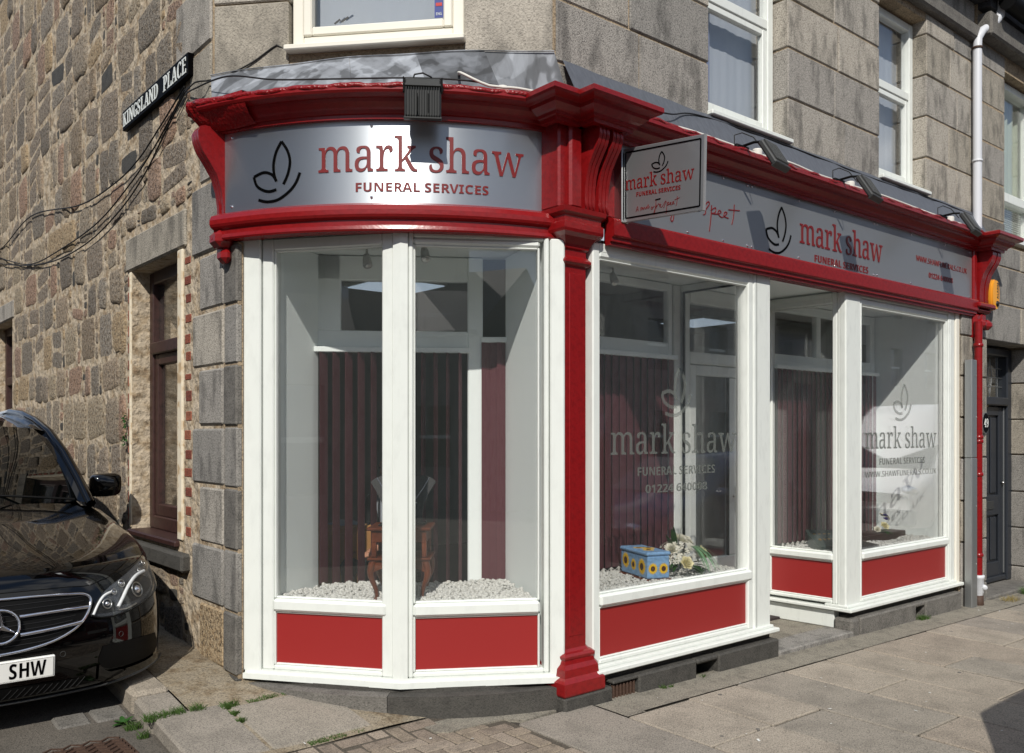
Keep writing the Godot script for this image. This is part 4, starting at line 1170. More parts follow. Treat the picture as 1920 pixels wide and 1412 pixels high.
# ---------------------------------------------------------------- signs
const RESPECT := [[0, 0, 5, 58, 9, 30, 28, 62, 40, 50, 46, 22, 60, 40, 52, 52, 45, 34, 60, 6, 82, 22, 112, 74, 120, 62, 102, 26, 100, 2, 88, -10], [132, 60, 128, -20, 120, -98], [128, 28, 152, 52, 150, 22, 130, 12, 160, 16, 182, 32, 172, 42, 166, 20, 188, 4, 214, 36, 202, 40, 198, 14, 222, 8], [254, 100, 250, 30, 240, -26], [222, 60, 284, 72]]
const OF := [[0, 20, -14, 38, -22, 14, -6, 4, 4, 24, 20, 40], [40, 110, 34, 40, 20, -70, 10, -60, 36, 20, 50, 30]]
const HINT := [[0, 0, 22, 70, 30, 0], [6, 26, 32, 28], [60, 0, 62, 40, 74, 40, 74, 4, 88, 40, 94, 4, 108, 36, 120, 4, 134, 36, 140, 4, 156, 60, 158, 4, 176, 30]]

func signs() -> void:
	# ---- curved steel sign over the bay
	var cs := thing("corner_sign", "curved brushed steel fascia sign over the bay window with large red lettering", "sign")
	var mb := MB.new(); mb.smooth(1)
	var n := 48
	for i in n:
		var d0 := lerpf(157.2, 103.15, float(i) / n); var d1 := lerpf(157.2, 103.15, float(i + 1) / n)
		mb.quad_uv(arc_pt(d0, 0.0, 2.902), arc_pt(d1, 0.0, 2.902), arc_pt(d1, 0.0, 3.37), arc_pt(d0, 0.0, 3.37), Vector2(float(i) / n * 4.0, 0), Vector2(float(i + 1) / n * 4.0, 1))
	obj("steel_panel", mb, M.steel, cs)
	var bend := func(deg0: float, y0: float) -> Callable:
		return func(p: Vector3) -> Vector3: return arc_pt(deg0 - rad_to_deg(p.x / ARC_R), p.z, y0 + p.y)
	obj("name_lettering", bent(text("mark shaw", true, 1.188, 0.205, 0.005), bend.call(140.2, 3.079)), M.letter_red, cs)
	obj("trade_lettering", bent(text("FUNERAL SERVICES", false, 0.757, 0.052, 0.004, 600), bend.call(134.4, 2.966)), M.letter_red, cs)
	logo(cs, M.letter_black, ID, 0.31, 0.345, 0.0165, 0.0005, 0.0025, bend.call(151.4, 2.938))
	for d in [155.6, 132.0, 104.2]:
		for y in [2.935, 3.34]:
			mb = MB.new(); mb.ball(arc_pt(d, 0.003, y), Vector3.ONE * 0.008, 8, 4); obj("bolt_cap", mb, M.chrome, cs)
	# ---- long steel sign over the front windows
	var fs := thing("front_sign", "long flat grey steel fascia sign with web address and phone number", "sign")
	mb = MB.new()
	mb.quad_uv(Vector3(0.48, 2.90, 0.006), Vector3(5.444, 2.90, 0.006), Vector3(5.444, 3.375, 0.006), Vector3(0.48, 3.375, 0.006), Vector2(0, 0), Vector2(12, 1))
	mb.box(ID, 0.48, 5.444, 2.90, 3.375, 0.0, 0.0055)
	obj("steel_panel", mb, M.steel_flat, fs)
	var at := func(x: float, y: float) -> Transform3D: return Transform3D(Basis(), Vector3(x, y, 0.0065))
	obj("name_lettering", text("mark shaw", true, 1.25, 0.215, 0.004), M.letter_red, fs, at.call(2.445, 3.035))
	obj("trade_lettering", text("FUNERAL SERVICES", false, 0.81, 0.055, 0.003, 600), M.letter_red, fs, at.call(2.65, 2.92))
	logo(fs, M.letter_black, at.call(2.005, 2.92), 0.325, 0.35, 0.0165, 0.0, 0.002)
	obj("web_lettering", text("WWW.SHAWFUNERALS.CO.UK", false, 1.03, 0.05, 0.003), M.letter_red, fs, at.call(4.30, 3.135))
	obj("phone_lettering", text("01224 640008", false, 0.485, 0.05, 0.003, 600), M.letter_red, fs, at.call(4.543, 3.01))
	var sc := Vector2(0.00208, 0.00115)
	obj("script_lettering", script(RESPECT, sc, 0.007, 0.0, 0.003, Vector2(1.10, 3.075)), M.letter_red, fs, at.call(0.0, 0.0))
	obj("script_lettering", script(OF, sc, 0.007, 0.0, 0.003, Vector2(0.93, 3.06)), M.letter_red, fs, at.call(0.0, 0.0))
	for x in [0.56, 1.12, 1.50, 1.78, 1.83, 2.43, 2.93, 3.55, 3.60, 4.20, 4.86, 5.40]:
		for y in [2.925, 3.35]:
			mb = MB.new(); mb.ball(Vector3(x, y, 0.009), Vector3.ONE * 0.008, 8, 4); obj("bolt_cap", mb, M.chrome, fs)
	# ---- projecting sign
	var ps := thing("projecting_sign", "square steel hanging sign projecting from the front beside the corner bracket", "sign", Vector3(0.45, 0, 0))
	var tp := frame_at(Vector3.ZERO, Vector3(0, 0, 1))   # faces -x, x along +z
	mb = MB.new()
	mb.quad_uv(tp * Vector3(0.075, 2.885, 0.0075), tp * Vector3(0.665, 2.835, 0.0075), tp * Vector3(0.675, 3.25, 0.0075), tp * Vector3(0.075, 3.31, 0.0075), Vector2(0, 0), Vector2(1.4, 1))
	mb.box(tp, 0.07, 0.67, 2.852, 3.268, -0.007, 0.007, 0.002)
	var plate := MB.new()
	plate.prism(tp, [Vector2(0.065, 2.872), Vector2(0.668, 2.832), Vector2(0.678, 3.252), Vector2(0.065, 3.316)], -0.007, 0.007)
	obj("backing_plate", plate, M.plate_alu, ps)
	var face := MB.new()
	face.quad_uv(tp * Vector3(0.067, 2.874, 0.0085), tp * Vector3(0.660, 2.835, 0.0085), tp * Vector3(0.670, 3.250, 0.0085), tp * Vector3(0.067, 3.313, 0.0085), Vector2(0, 0), Vector2(1.4, 1))
	obj("steel_face", face, M.steel_flat, ps)
	var lift := Transform3D(tp.basis, tp * Vector3(0, 0, 0.009))
	var bd := MB.new()
	var ring := [Vector2(0.085, 2.895), Vector2(0.640, 2.860), Vector2(0.648, 3.232), Vector2(0.085, 3.290), Vector2(0.085, 2.895)]
	for i in 4: bd.ribbon(lift, [ring[i], ring[i + 1]], 0.008, 0.0, 0.002)
	obj("border_line", bd, M.letter_black, ps)
	var shear := func(z0: float, y0: float) -> Callable:
		return func(p: Vector3) -> Vector3: return Vector3(z0 + p.x, y0 + p.y - 0.085 * p.x, p.z)
	logo(ps, M.letter_black, lift, 0.125, 0.115, 0.007, 0.0, 0.0015, shear.call(0.29, 3.122))
	obj("name_lettering", bent(text("mark shaw", true, 0.52, 0.085, 0.002), shear.call(0.083, 3.062)), M.letter_red, ps, lift)
	obj("trade_lettering", bent(text("FUNERAL SERVICES", false, 0.333, 0.026, 0.002, 600), shear.call(0.172, 3.008)), M.letter_red, ps, lift)
	obj("dash", bx(lift, 0.318, 0.358, 2.955, 2.962, 0.0, 0.002), M.letter_black, ps)
	var s2 := Vector2(0.00062, 0.00042)
	obj("script_lettering", script(HINT, s2, 0.003, 0.0, 0.0015, Vector2(0.168, 2.918)), M.letter_red, ps, lift)
	obj("script_lettering", script(OF, s2, 0.003, 0.0, 0.0015, Vector2(0.300, 2.908)), M.letter_red, ps, lift)
	obj("script_lettering", script(RESPECT, s2, 0.003, 0.0, 0.0015, Vector2(0.325, 2.905)), M.letter_red, ps, lift)
	obj("mounting_bracket", bx(ID, -0.03, 0.03, 2.87, 3.31, 0.0075, 0.075, 0.004), M.chrome_dull, ps)
	# ---- etched lettering stuck on the display panes
	for q in [[0.458, 1.284, 0.705, 0.79, 0.78, 0.63, 0.935, 0.30, 0], [3.535, 1.30, 3.77, 0.83, 3.78, 0.0, 4.01, 0.33, 1]]:
		var win := thing("window_lettering", "grey etched lettering and leaf logo on the %s" % ("front window beside the corner pilaster" if q[8] == 0 else "window right of the entrance"), "window sign", Vector3(0, 0, -0.0575))
		obj("name_lettering", text("mark shaw", true, q[1], 0.20, 0.0015), M.etch, win, Transform3D(Basis(), Vector3(q[0], 1.462, 0)))
		obj("trade_lettering", text("FUNERAL SERVICES", false, q[3], 0.058, 0.0015, 600), M.etch, win, Transform3D(Basis(), Vector3(q[2], 1.325, 0)))
		logo(win, M.etch, Transform3D(Basis(), Vector3(q[6], 1.715, 0)), q[7], 0.32, 0.024, 0.0, 0.0015)
		if q[8] == 0: obj("phone_lettering", text("01224 640008", false, q[5], 0.055, 0.0015, 600), M.etch, win, Transform3D(Basis(), Vector3(q[4], 1.213, 0)))
		else: obj("web_lettering", text("WWW.SHAWFUNERALS.CO.UK", false, 1.30, 0.05, 0.0015), M.etch, win, Transform3D(Basis(), Vector3(3.53, 1.222, 0)))
	# ---- street name plate on the gable
	var np := thing("street_name_plate", "black street name plate with white capitals on the rubble gable", "sign")
	var tl := frame_at(Vector3(WALL_X, 0, 0), Vector3(0, 0, 1))
	obj("plate", bx(tl, -3.39, -1.99, 3.918, 4.066, 0.01, 0.05, 0.004), M.letter_black, np)
	obj("border", bx(tl, -3.385, -1.995, 4.058, 4.063, 0.05, 0.0515), M.lamp_grey, np)
	obj("name_lettering", text("KINGSLAND", true, 0.80, 0.105, 0.003, 700), M.white, np, tl * Transform3D(Basis(), Vector3(-3.37, 3.94, 0.0505)))
	obj("name_lettering", text("PLACE", true, 0.44, 0.105, 0.003, 700), M.white, np, tl * Transform3D(Basis(), Vector3(-2.46, 3.94, 0.0505)))

# ---------------------------------------------------------------- lamps, cables, pipes
func wall_fittings() -> void:
	# floodlight hanging in front of the curved cornice, finned back outwards
	var cfl := thing("floodlight", "grey finned floodlight with looped cable on the curved cornice over the bay", "floodlight", Vector3.ZERO, "sign floodlights")
	var d := Vector3(cos(deg_to_rad(124.3)), 0, sin(deg_to_rad(124.3)))
	var t := frame_at(ARC_C + d * (ARC_R + 0.215), Vector3(-d.z, 0, d.x) * -1.0)
	t.basis = t.basis.rotated(t.basis.x.normalized(), 0.10)
	t.origin.y = 3.42
	obj("body", bx(t, -0.10, 0.10, -0.105, 0.105, -0.035, 0.0, 0.01), M.lamp_grey, cfl)
	for i in 14:
		obj("fin", bx(ID, -0.093 + i * 0.0137, -0.087 + i * 0.0137, -0.095, 0.055, -0.002, 0.014, 0.002), M.lamp_grey, cfl, t)
	obj("cross_bar", bx(t, -0.098, 0.098, 0.058, 0.072, 0.0, 0.018, 0.003), M.lamp_grey, cfl)
	for x in [-0.03, 0.03]: obj("fin", bx(t, x - 0.003, x + 0.003, -0.08, 0.02, 0.012, 0.018, 0.001), M.trim_black, cfl)
	obj("rim", bx(t, -0.104, 0.104, -0.112, -0.098, -0.04, 0.006, 0.004), M.lamp_grey, cfl)
	for s in [-1, 1]: obj("yoke_arm", bx(t, s * 0.104 - 0.004, s * 0.104 + 0.004, 0.03, 0.11, -0.03, 0.0, 0.002), M.trim_black, cfl)
	obj("yoke_foot", bx(t, -0.108, 0.108, 0.096, 0.104, -0.2, -0.01, 0.002), M.trim_black, cfl)
	var mb := MB.new(); mb.tube([t * Vector3(-0.055, 0.10, -0.03), t * Vector3(-0.045, 0.13, -0.03), t * Vector3(0.0, 0.142, -0.04), t * Vector3(0.045, 0.125, -0.05), t * Vector3(0.06, 0.10, -0.08)], 0.005, 6)
	obj("cable_loop", mb, M.cable, cfl)
	# three on arms over the long sign
	var spots := [["nearest the hanging sign", 1.56], ["over the shop name lettering", 2.80], ["at the pilaster end of the long sign", 4.55]]
	for q in spots:
		var f := thing("floodlight", "grey slab floodlight on a black arm, %s" % q[0], "floodlight", Vector3(q[1], 3.515, 0.13), "sign floodlights")
		obj("arm_base", bx(ID, -0.11, 0.03, 0.0, 0.03, -0.03, 0.03, 0.006), M.trim_black, f)
		mb = MB.new(); mb.tube([Vector3(-0.02, 0.03, 0), Vector3(-0.02, 0.035, 0.1), Vector3(0.0, 0.03, 0.15)], 0.009, 6); obj("arm", mb, M.trim_black, f)
		var bt := Transform3D(Basis(Vector3.UP, 0.15) * Basis(Vector3.RIGHT, -0.55), Vector3(0.02, -0.075, 0.225))
		obj("body", bx(bt, -0.10, 0.10, -0.10, 0.10, -0.02, 0.02, 0.01), M.lamp_grey, f)
		obj("glass_rim", bx(bt, -0.108, 0.108, -0.108, -0.095, -0.024, 0.024, 0.004), M.lamp_grey, f)
		for i in 11: obj("fin", bx(bt, -0.092 + i * 0.0175, -0.086 + i * 0.0175, -0.08, 0.09, 0.019, 0.032, 0.001), M.lamp_grey, f)
		mb = MB.new(); mb.tube([Vector3(-0.10, 0.03, 0), Vector3(-0.10, 0.09, 0.0), Vector3(-0.04, 0.115, 0.02), Vector3(0.03, 0.09, 0.06), Vector3(0.05, 0.0, 0.12)], 0.004, 5); obj("cable_loop", mb, M.cable, f)
		mb = MB.new(); mb.lathe(Transform3D(Basis(), Vector3(0.19, 0.012, -0.02)), [Vector2(0.001, 0.0), Vector2(0.035, 0.0), Vector2(0.035, 0.04), Vector2(0.03, 0.048), Vector2(0.001, 0.05)], 14, true)
		obj("junction_box", mb, M.cable_white, f)
	var jb := thing("junction_box", "round white junction box on the curved cornice beside the white cable", "junction box", arc_pt(112.5, 0.05, 3.535))
	mb = MB.new(); mb.lathe(ID, [Vector2(0.001, 0.0), Vector2(0.036, 0.0), Vector2(0.036, 0.035), Vector2(0.03, 0.045), Vector2(0.001, 0.046)], 14, true)
	obj("lid", mb, M.cable_white, jb)
	# cables
	var runs := [
		["black cable sagging highest along the rubble gable below the name plate", true, 0.006, [Vector3(-1.43, 3.88, -2.11), Vector3(-1.43, 3.741, -2.605), Vector3(-1.43, 3.629, -3.08), Vector3(-1.43, 3.582, -3.684), Vector3(-1.43, 3.62, -4.73), Vector3(-1.43, 3.885, -6.64), Vector3(-1.43, 3.80, -8.2), Vector3(-1.43, 3.86, -9.6)]],
		["black cable in the middle of the three sagging along the gable", true, 0.006, [Vector3(-1.425, 3.863, -2.111), Vector3(-1.425, 3.638, -2.718), Vector3(-1.425, 3.486, -3.338), Vector3(-1.425, 3.361, -4.217), Vector3(-1.425, 3.339, -5.495), Vector3(-1.425, 3.38, -6.636), Vector3(-1.425, 3.572, -7.736), Vector3(-1.425, 3.9, -9.2)]],
		["black cable hanging lowest along the rubble gable", true, 0.006, [Vector3(-1.428, 3.85, -2.09), Vector3(-1.428, 3.652, -2.549), Vector3(-1.428, 3.482, -2.955), Vector3(-1.428, 3.342, -3.542), Vector3(-1.428, 3.245, -4.465), Vector3(-1.428, 3.269, -5.706), Vector3(-1.428, 3.44, -7.162), Vector3(-1.428, 3.75, -9.0)]],
		["thin black cable from the name plate over the lead up to the corner window sill", true, 0.005, [Vector3(-1.43, 3.84, -2.1), Vector3(-1.475, 3.80, -1.79), Vector3(-1.44, 3.79, -1.70), Vector3(-1.36, 3.81, -1.60), Vector3(-1.24, 3.885, -1.475), Vector3(-1.13, 3.985, -1.36), Vector3(-1.09, 3.96, -1.33)]],
		["thin black cable running along the white lead behind the curved cornice", true, 0.005, [Vector3(-1.43, 3.82, -2.1), Vector3(-1.50, 3.74, -1.76), arc_pt(155, 0.06, 3.68), arc_pt(146, 0.09, 3.60), arc_pt(136, 0.10, 3.57), arc_pt(126, 0.13, 3.56), arc_pt(118, 0.11, 3.57), arc_pt(112, 0.10, 3.555)]],
		["white cable dropping from the corner window sill onto the curved cornice", false, 0.008, [Vector3(-0.345, 3.93, -0.565), Vector3(-0.355, 3.83, -0.54), Vector3(-0.36, 3.73, -0.50), arc_pt(119, 0.09, 3.62), arc_pt(115, 0.13, 3.545), arc_pt(111, 0.14, 3.545), arc_pt(106, 0.13, 3.54), arc_pt(103, 0.10, 3.54)]],
		["white cable lying along the straight cornice between the floodlights", false, 0.008, [Vector3(0.62, 3.53, 0.10), Vector3(1.0, 3.54, 0.12), Vector3(1.42, 3.535, 0.13), Vector3(1.8, 3.545, 0.11), Vector3(2.1, 3.545, 0.14), Vector3(2.5, 3.535, 0.13), Vector3(3.0, 3.545, 0.12), Vector3(3.5, 3.54, 0.14), Vector3(4.3, 3.54, 0.12), Vector3(5.3, 3.54, 0.12)]],
		["black cable clipped along the dark lead under the upper windows", true, 0.005, [Vector3(0.62, 3.60, 0.09), Vector3(0.9, 3.64, 0.05), Vector3(1.35, 3.76, -0.055), Vector3(2.4, 3.775, -0.06), Vector3(3.6, 3.765, -0.06), Vector3(4.9, 3.775, -0.06), Vector3(5.6, 3.76, -0.06)]]]
	for q in runs:
		var pts := []
		var c := Curve3D.new()
		var src: Array = q[3]
		for i in src.size():
			var tan: Vector3 = (src[mini(i + 1, src.size() - 1)] - src[maxi(i - 1, 0)]) / 6.0
			c.add_point(src[i], -tan, tan)
		for p in c.tessellate_even_length(4, 0.08): pts.append(p)
		mb = MB.new(); mb.tube(pts, q[2], 6)
		tag(obj("cable", mb, M.cable if q[1] else M.cable_white), q[0], "cable")
	# wall bracket where the cables meet at the far end
	tag(obj("cable_clip", bx(ID, -1.46, -1.40, 3.70, 3.86, -8.62, -8.5, 0.01), M.trim_black), "small black cable clip on the far end of the gable", "cable clip")
	# white downpipe upstairs
	var wp := thing("white_downpipe", "white plastic downpipe on the upper granite front", "downpipe", Vector3(5.66, 0, -0.03))
	var pts := [Vector3(0, 3.53, 0), Vector3(0, 5.42, 0), Vector3(0.01, 5.52, 0.0), Vector3(0.06, 5.60, 0.02), Vector3(0.25, 5.72, 0.06), Vector3(0.31, 5.80, 0.09), Vector3(0.32, 5.98, 0.1)]
	mb = MB.new(); mb.tube(pts, 0.042, 14); obj("pipe", mb, M.pipe_white, wp)
	for y in [3.56, 4.3, 5.42]:
		mb = MB.new(); mb.lathe(Transform3D(Basis(), Vector3(0, y, 0)), [Vector2(0.044, -0.012), Vector2(0.05, -0.01), Vector2(0.05, 0.01), Vector2(0.044, 0.012)], 14)
		obj("bracket", mb, M.iron if y > 5.0 else M.pipe_white, wp)
	# red downpipe on the right hand pier, with a white cast shoe
	var rp := thing("red_downpipe", "red painted downpipe with white foot beside the grey cable cover", "downpipe", Vector3(5.45, 0, 0.065))
	mb = MB.new(); mb.tube([Vector3(0, 0.20, 0), Vector3(0, 2.68, 0)], 0.037, 14); obj("pipe", mb, M.red, rp)
	for y in [0.42, 1.20, 1.52, 1.56, 2.45]:
		mb = MB.new(); mb.lathe(Transform3D(Basis(), Vector3(0, y, 0)), [Vector2(0.036, -0.02), Vector2(0.046, -0.014), Vector2(0.046, 0.014), Vector2(0.036, 0.02)], 14)
		obj("collar", mb, M.red, rp)
	mb = MB.new(); mb.lathe(Transform3D(Basis(), Vector3(0, 0, 0)), [Vector2(0.038, 0.02), Vector2(0.042, 0.05), Vector2(0.05, 0.06), Vector2(0.05, 0.19), Vector2(0.056, 0.195), Vector2(0.056, 0.225), Vector2(0.036, 0.226)], 14)
	obj("foot", mb, M.pipe_white, rp)
	mb = MB.new(); mb.lathe(Transform3D(Basis(), Vector3(0, 0, 0)), [Vector2(0.044, -0.08), Vector2(0.05, -0.06), Vector2(0.046, 0.03), Vector2(0.03, 0.032)], 14)
	obj("spigot", mb, M.iron, rp)
	mb = MB.new(); mb.lathe(Transform3D(Basis(Vector3(1, 0, 1).normalized(), PI / 2), Vector3(0.03, 0.11, 0.03)), [Vector2(0.001, 0.05), Vector2(0.024, 0.05), Vector2(0.026, 0.03), Vector2(0.026, 0.0)], 10)
	obj("inspection_cap", mb, M.pipe_white, rp)
	# galvanised cable cover
	var cc := thing("cable_cover", "tall galvanised steel cable cover standing beside the red downpipe", "cable cover", Vector3(5.285, 0, 0))
	obj("lower_length", bx(ID, -0.06, 0.06, -0.10, 1.36, 0.028, 0.10, 0.006), M.galv, cc)
	obj("upper_length", bx(ID, -0.058, 0.058, 1.364, 2.30, 0.028, 0.098, 0.006), M.galv, cc)
	for y in [0.35, 0.9, 1.75, 2.15]:
		mb = MB.new(); mb.ball(Vector3(0.035, y, 0.10), Vector3.ONE * 0.007, 8, 4); obj("screw", mb, M.chrome_dull, cc)
	# alarm box
	var al := thing("alarm_box", "yellow rounded alarm box with a black lens behind the red console", "alarm box", Vector3(5.845, 2.98, 0.0))
	var poly := []
	for i in 20:
		var a := TAU * i / 20.0
		poly.append(Vector2(0.085 * signf(cos(a)) * pow(absf(cos(a)), 0.7), 0.155 * signf(sin(a)) * pow(absf(sin(a)), 0.8)))
	var amb := MB.new(); amb.prism(ID, poly, -0.02, 0.055, true)
	obj("case", amb, plain(Color(0.86, 0.58, 0.16), 0.4), al)
	amb = MB.new(); amb.prism(Transform3D(Basis.from_scale(Vector3(0.9, 0.92, 1)), Vector3.ZERO), poly, 0.05, 0.075, true)
	obj("cover", amb, plain(Color(0.90, 0.62, 0.18), 0.4), al)
	amb = MB.new(); amb.lathe(Transform3D(Basis(Vector3.RIGHT, PI / 2), Vector3(0.02, -0.09, 0.07)), [Vector2(0.03, 0.0), Vector2(0.028, 0.015), Vector2(0.001, 0.02)], 14)
	obj("lens", amb, M.black, al)
	obj("alarm_lettering", text("ALARM", false, 0.16, 0.04, 0.002, 700), M.lamp_grey, al, Transform3D(Basis(Vector3.BACK, PI / 2), Vector3(0.055, -0.04, 0.075)))
	# stone pier carrying these fittings
	var tt := thing("granite_pier", "weathered granite pier between the shop front and the neighbouring door", "pier")
	var r := RandomNumberGenerator.new(); r.seed = 9
	obj("backing", bx(ID, 5.20, 5.795, -0.3, 3.55, -0.5, -0.012), M.joint, tt)
	ashlar(tt, ID, 5.218, 5.792, [-0.3, 0.12, 0.55, 0.95, 1.36, 1.75, 2.15, 2.54, 2.76], [], r, 0.55, 0.6, [M.granite[3], M.granite[1], M.granite[4]], 0.006)

# ---------------------------------------------------------------- next door
func neighbour() -> void:
	var r := RandomNumberGenerator.new(); r.seed = 31
	var n := thing("neighbouring_tenement", "grey granite tenement next door with a dark panelled door", "building")
	var t := frame_at(Vector3(0, 0, -0.03), Vector3.RIGHT)
	var door := [5.80, 7.10, -0.5, 2.53]
	var win := [6.42, 7.5, 3.62, 5.38]
	var mb := MB.new(); holed(mb, t, 5.755, 13.0, -0.5, 3.55, [[5.77, 7.13, -0.6, 2.56]], -0.6, 0.0); holed(mb, t, 5.755, 13.0, 3.55, 6.0, wider([win]), -0.4, -0.04)
	var w := obj("wall", mb, M.joint, n)
	ashlar(w, t, 5.80, 9.5, [-0.2, 0.12, 0.55, 0.95, 1.36, 1.75, 2.15, 2.53], [door], r, 0.5, 0.75, [M.granite[3], M.granite[1], M.granite[4]])
	ashlar(w, t, 5.80, 9.5, [2.54, 2.93, 3.32, 3.55], [], r, 0.85, 1.3, [M.granite[3], M.granite[1], M.granite[4]])
	var t2 := frame_at(Vector3(0, 0, -0.075), Vector3.RIGHT)
	ashlar(w, t2, 5.76, 9.5, [3.56, 3.80, 4.18, 4.56, 4.95, 5.32, 5.55], [win], r, 0.5, 0.8, [M.granite[3], M.granite[1], M.granite_dark])
	obj("wall_head", bx(t, 5.76, 13.0, 5.56, 5.80, -0.06, 0.10, 0.02), M.granite_dark, n)
	mb = MB.new(); mb.tube([Vector3(5.9, 5.90, 0.16), Vector3(13.0, 5.90, 0.16)], 0.085, 10); obj("gutter", mb, M.trim_black, n)
	mb = MB.new(); mb.prism(frame_at(Vector3(0, 0, 0), Vector3(0, 0, 1)), [Vector2(0.05, 5.85), Vector2(0.05, 5.97), Vector2(-4.5, 9.0), Vector2(-9, 6.0), Vector2(-9, 5.85)], -13.0, -5.77)
	obj("roof", mb, M.slate, n)
	# window
	var uw := hold("upper_window", n)
	obj("sill", bx(t, win[0] - 0.04, win[1] + 0.02, 3.60, 3.655, -0.3, 0.03, 0.008), M.white, uw)
	bars(uw, "frame", t, win[0], win[1], 3.656, win[3], 0.07, -0.26, -0.13, M.white, 0.006)
	obj("rail", bx(t, win[0] + 0.07, win[1] - 0.07, 4.10, 4.20, -0.25, -0.135, 0.006), M.white, uw)
	obj("pane", bx(t, win[0] + 0.07, win[1] - 0.07, 4.20, win[3] - 0.07, -0.21, -0.204), M.glass, uw)
	obj("pane", bx(t, win[0] + 0.07, win[1] - 0.07, 3.726, 4.10, -0.21, -0.204), M.glass, uw)
	for i in 15: obj("blind_slat", bx(t, win[0] + 0.08, win[1] - 0.08, 3.735 + i * 0.024, 3.737 + i * 0.024, -0.27, -0.245), M.white, uw)
	mb = MB.new(); mb.smooth(1)
	for i in 30:
		var p := func(ii: int, yy: float) -> Vector3: return t * Vector3(lerpf(win[0], win[1], ii / 30.0), yy, -0.30 + 0.03 * sin(ii * 1.7))
		mb.quad(p.call(i, 3.66), p.call(i + 1, 3.66), p.call(i + 1, 5.38), p.call(i, 5.38))
	obj("curtain", mb, plain(Color(0.62, 0.66, 0.60), 0.9), uw)
	# door
	obj("step", bx(ID, 5.78, 7.5, -0.25, -0.035, -0.5, 0.03, 0.015), M.granite_dark, n)
	var dr := hold("door", n)
	var dt := frame_at(Vector3(0, 0, -0.29), Vector3.RIGHT)
	for q in [[5.86, 6.0, -0.035, 2.52], [7.0, 7.14, -0.035, 2.52], [6.0, 7.0, 1.90, 1.99], [6.0, 7.0, 2.44, 2.52]]:
		obj("frame", bx(ID, q[0], q[1], q[2], q[3], -0.1, 0.03 if q[2] < 1.0 else 0.05, 0.012), M.door_grey, dr, dt)
	obj("leaf", bx(dt, 6.01, 6.99, -0.02, 1.89, -0.07, -0.04, 0.004), M.door_grey, dr)
	for q in [[6.01, 6.12, -0.02, 1.89], [6.88, 6.99, -0.02, 1.89], [6.12, 6.88, -0.02, 0.19], [6.12, 6.88, 0.70, 0.92], [6.12, 6.88, 1.79, 1.89]]:
		obj("rail", bx(ID, q[0], q[1], q[2], q[3], -0.04, -0.012, 0.008), M.door_grey, dr, dt)
	for i in 4:
		var x := 6.135 + i * 0.185
		obj("panel", bx(ID, x, x + 0.14, 0.21, 0.68, -0.04, -0.022, 0.014), M.door_grey, dr, dt)
		obj("panel", bx(ID, x, x + 0.14, 0.94, 1.77, -0.04, -0.022, 0.014), M.door_grey, dr, dt)
	obj("weather_bar", bx(dt, 6.01, 6.99, -0.02, 0.035, -0.012, 0.02, 0.01), M.door_grey, dr)
	obj("edge_strip", bx(dt, 6.975, 6.997, 0.05, 1.88, -0.012, 0.0, 0.002), M.galv, dr)
	obj("letter_plate", bx(dt, 6.38, 6.72, 0.77, 0.86, -0.012, -0.002, 0.004), M.lamp_grey, dr)
	mb = MB.new(); mb.ball(dt * Vector3(6.93, 1.05, 0.01), Vector3(0.02, 0.02, 0.02), 10, 6); obj("knob", mb, M.chrome_dull, dr)
	# leaded fanlight
	var fl := hold("fanlight", n)
	obj("pane", bx(dt, 6.0, 7.0, 1.99, 2.44, -0.04, -0.034), M.glass_dark, fl)
	var lead := MB.new()
	for q in [[Vector2(6.0, 2.31), Vector2(7.0, 2.31)], [Vector2(6.0, 2.11), Vector2(7.0, 2.11)], [Vector2(6.88, 1.99), Vector2(6.88, 2.44)], [Vector2(6.12, 1.99), Vector2(6.12, 2.44)], [Vector2(6.68, 2.42), Vector2(6.62, 2.21), Vector2(6.68, 2.01), Vector2(6.74, 2.21), Vector2(6.68, 2.42)], [Vector2(6.68, 1.99), Vector2(6.68, 2.01)], [Vector2(6.0, 2.21), Vector2(7.0, 2.21)]]:
		lead.ribbon(dt, q, 0.007, -0.034, -0.028)
	obj("lead_cames", lead, M.galv, fl)
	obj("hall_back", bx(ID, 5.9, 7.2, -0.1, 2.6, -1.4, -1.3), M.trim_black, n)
	# number plaque
	var pq := thing("number_plaque", "oval black plaque with number 49 beside the dark door", "sign", Vector3(5.70, 1.70, 0.012))
	var ov := []
	for i in 24: ov.append(Vector2(0.075 * cos(TAU * i / 24), 0.105 * sin(TAU * i / 24)))
	mb = MB.new(); mb.prism(ID, ov, 0.0, 0.022, true); obj("rim", mb, M.galv, pq)
	mb = MB.new(); mb.prism(Transform3D(Basis.from_scale(Vector3(0.9, 0.93, 1)), Vector3.ZERO), ov, 0.02, 0.025, true); obj("face", mb, M.letter_black, pq)
	obj("number_lettering", text("49", true, 0.095, 0.085, 0.003), M.white, pq, Transform3D(Basis(), Vector3(-0.047, -0.042, 0.025)))

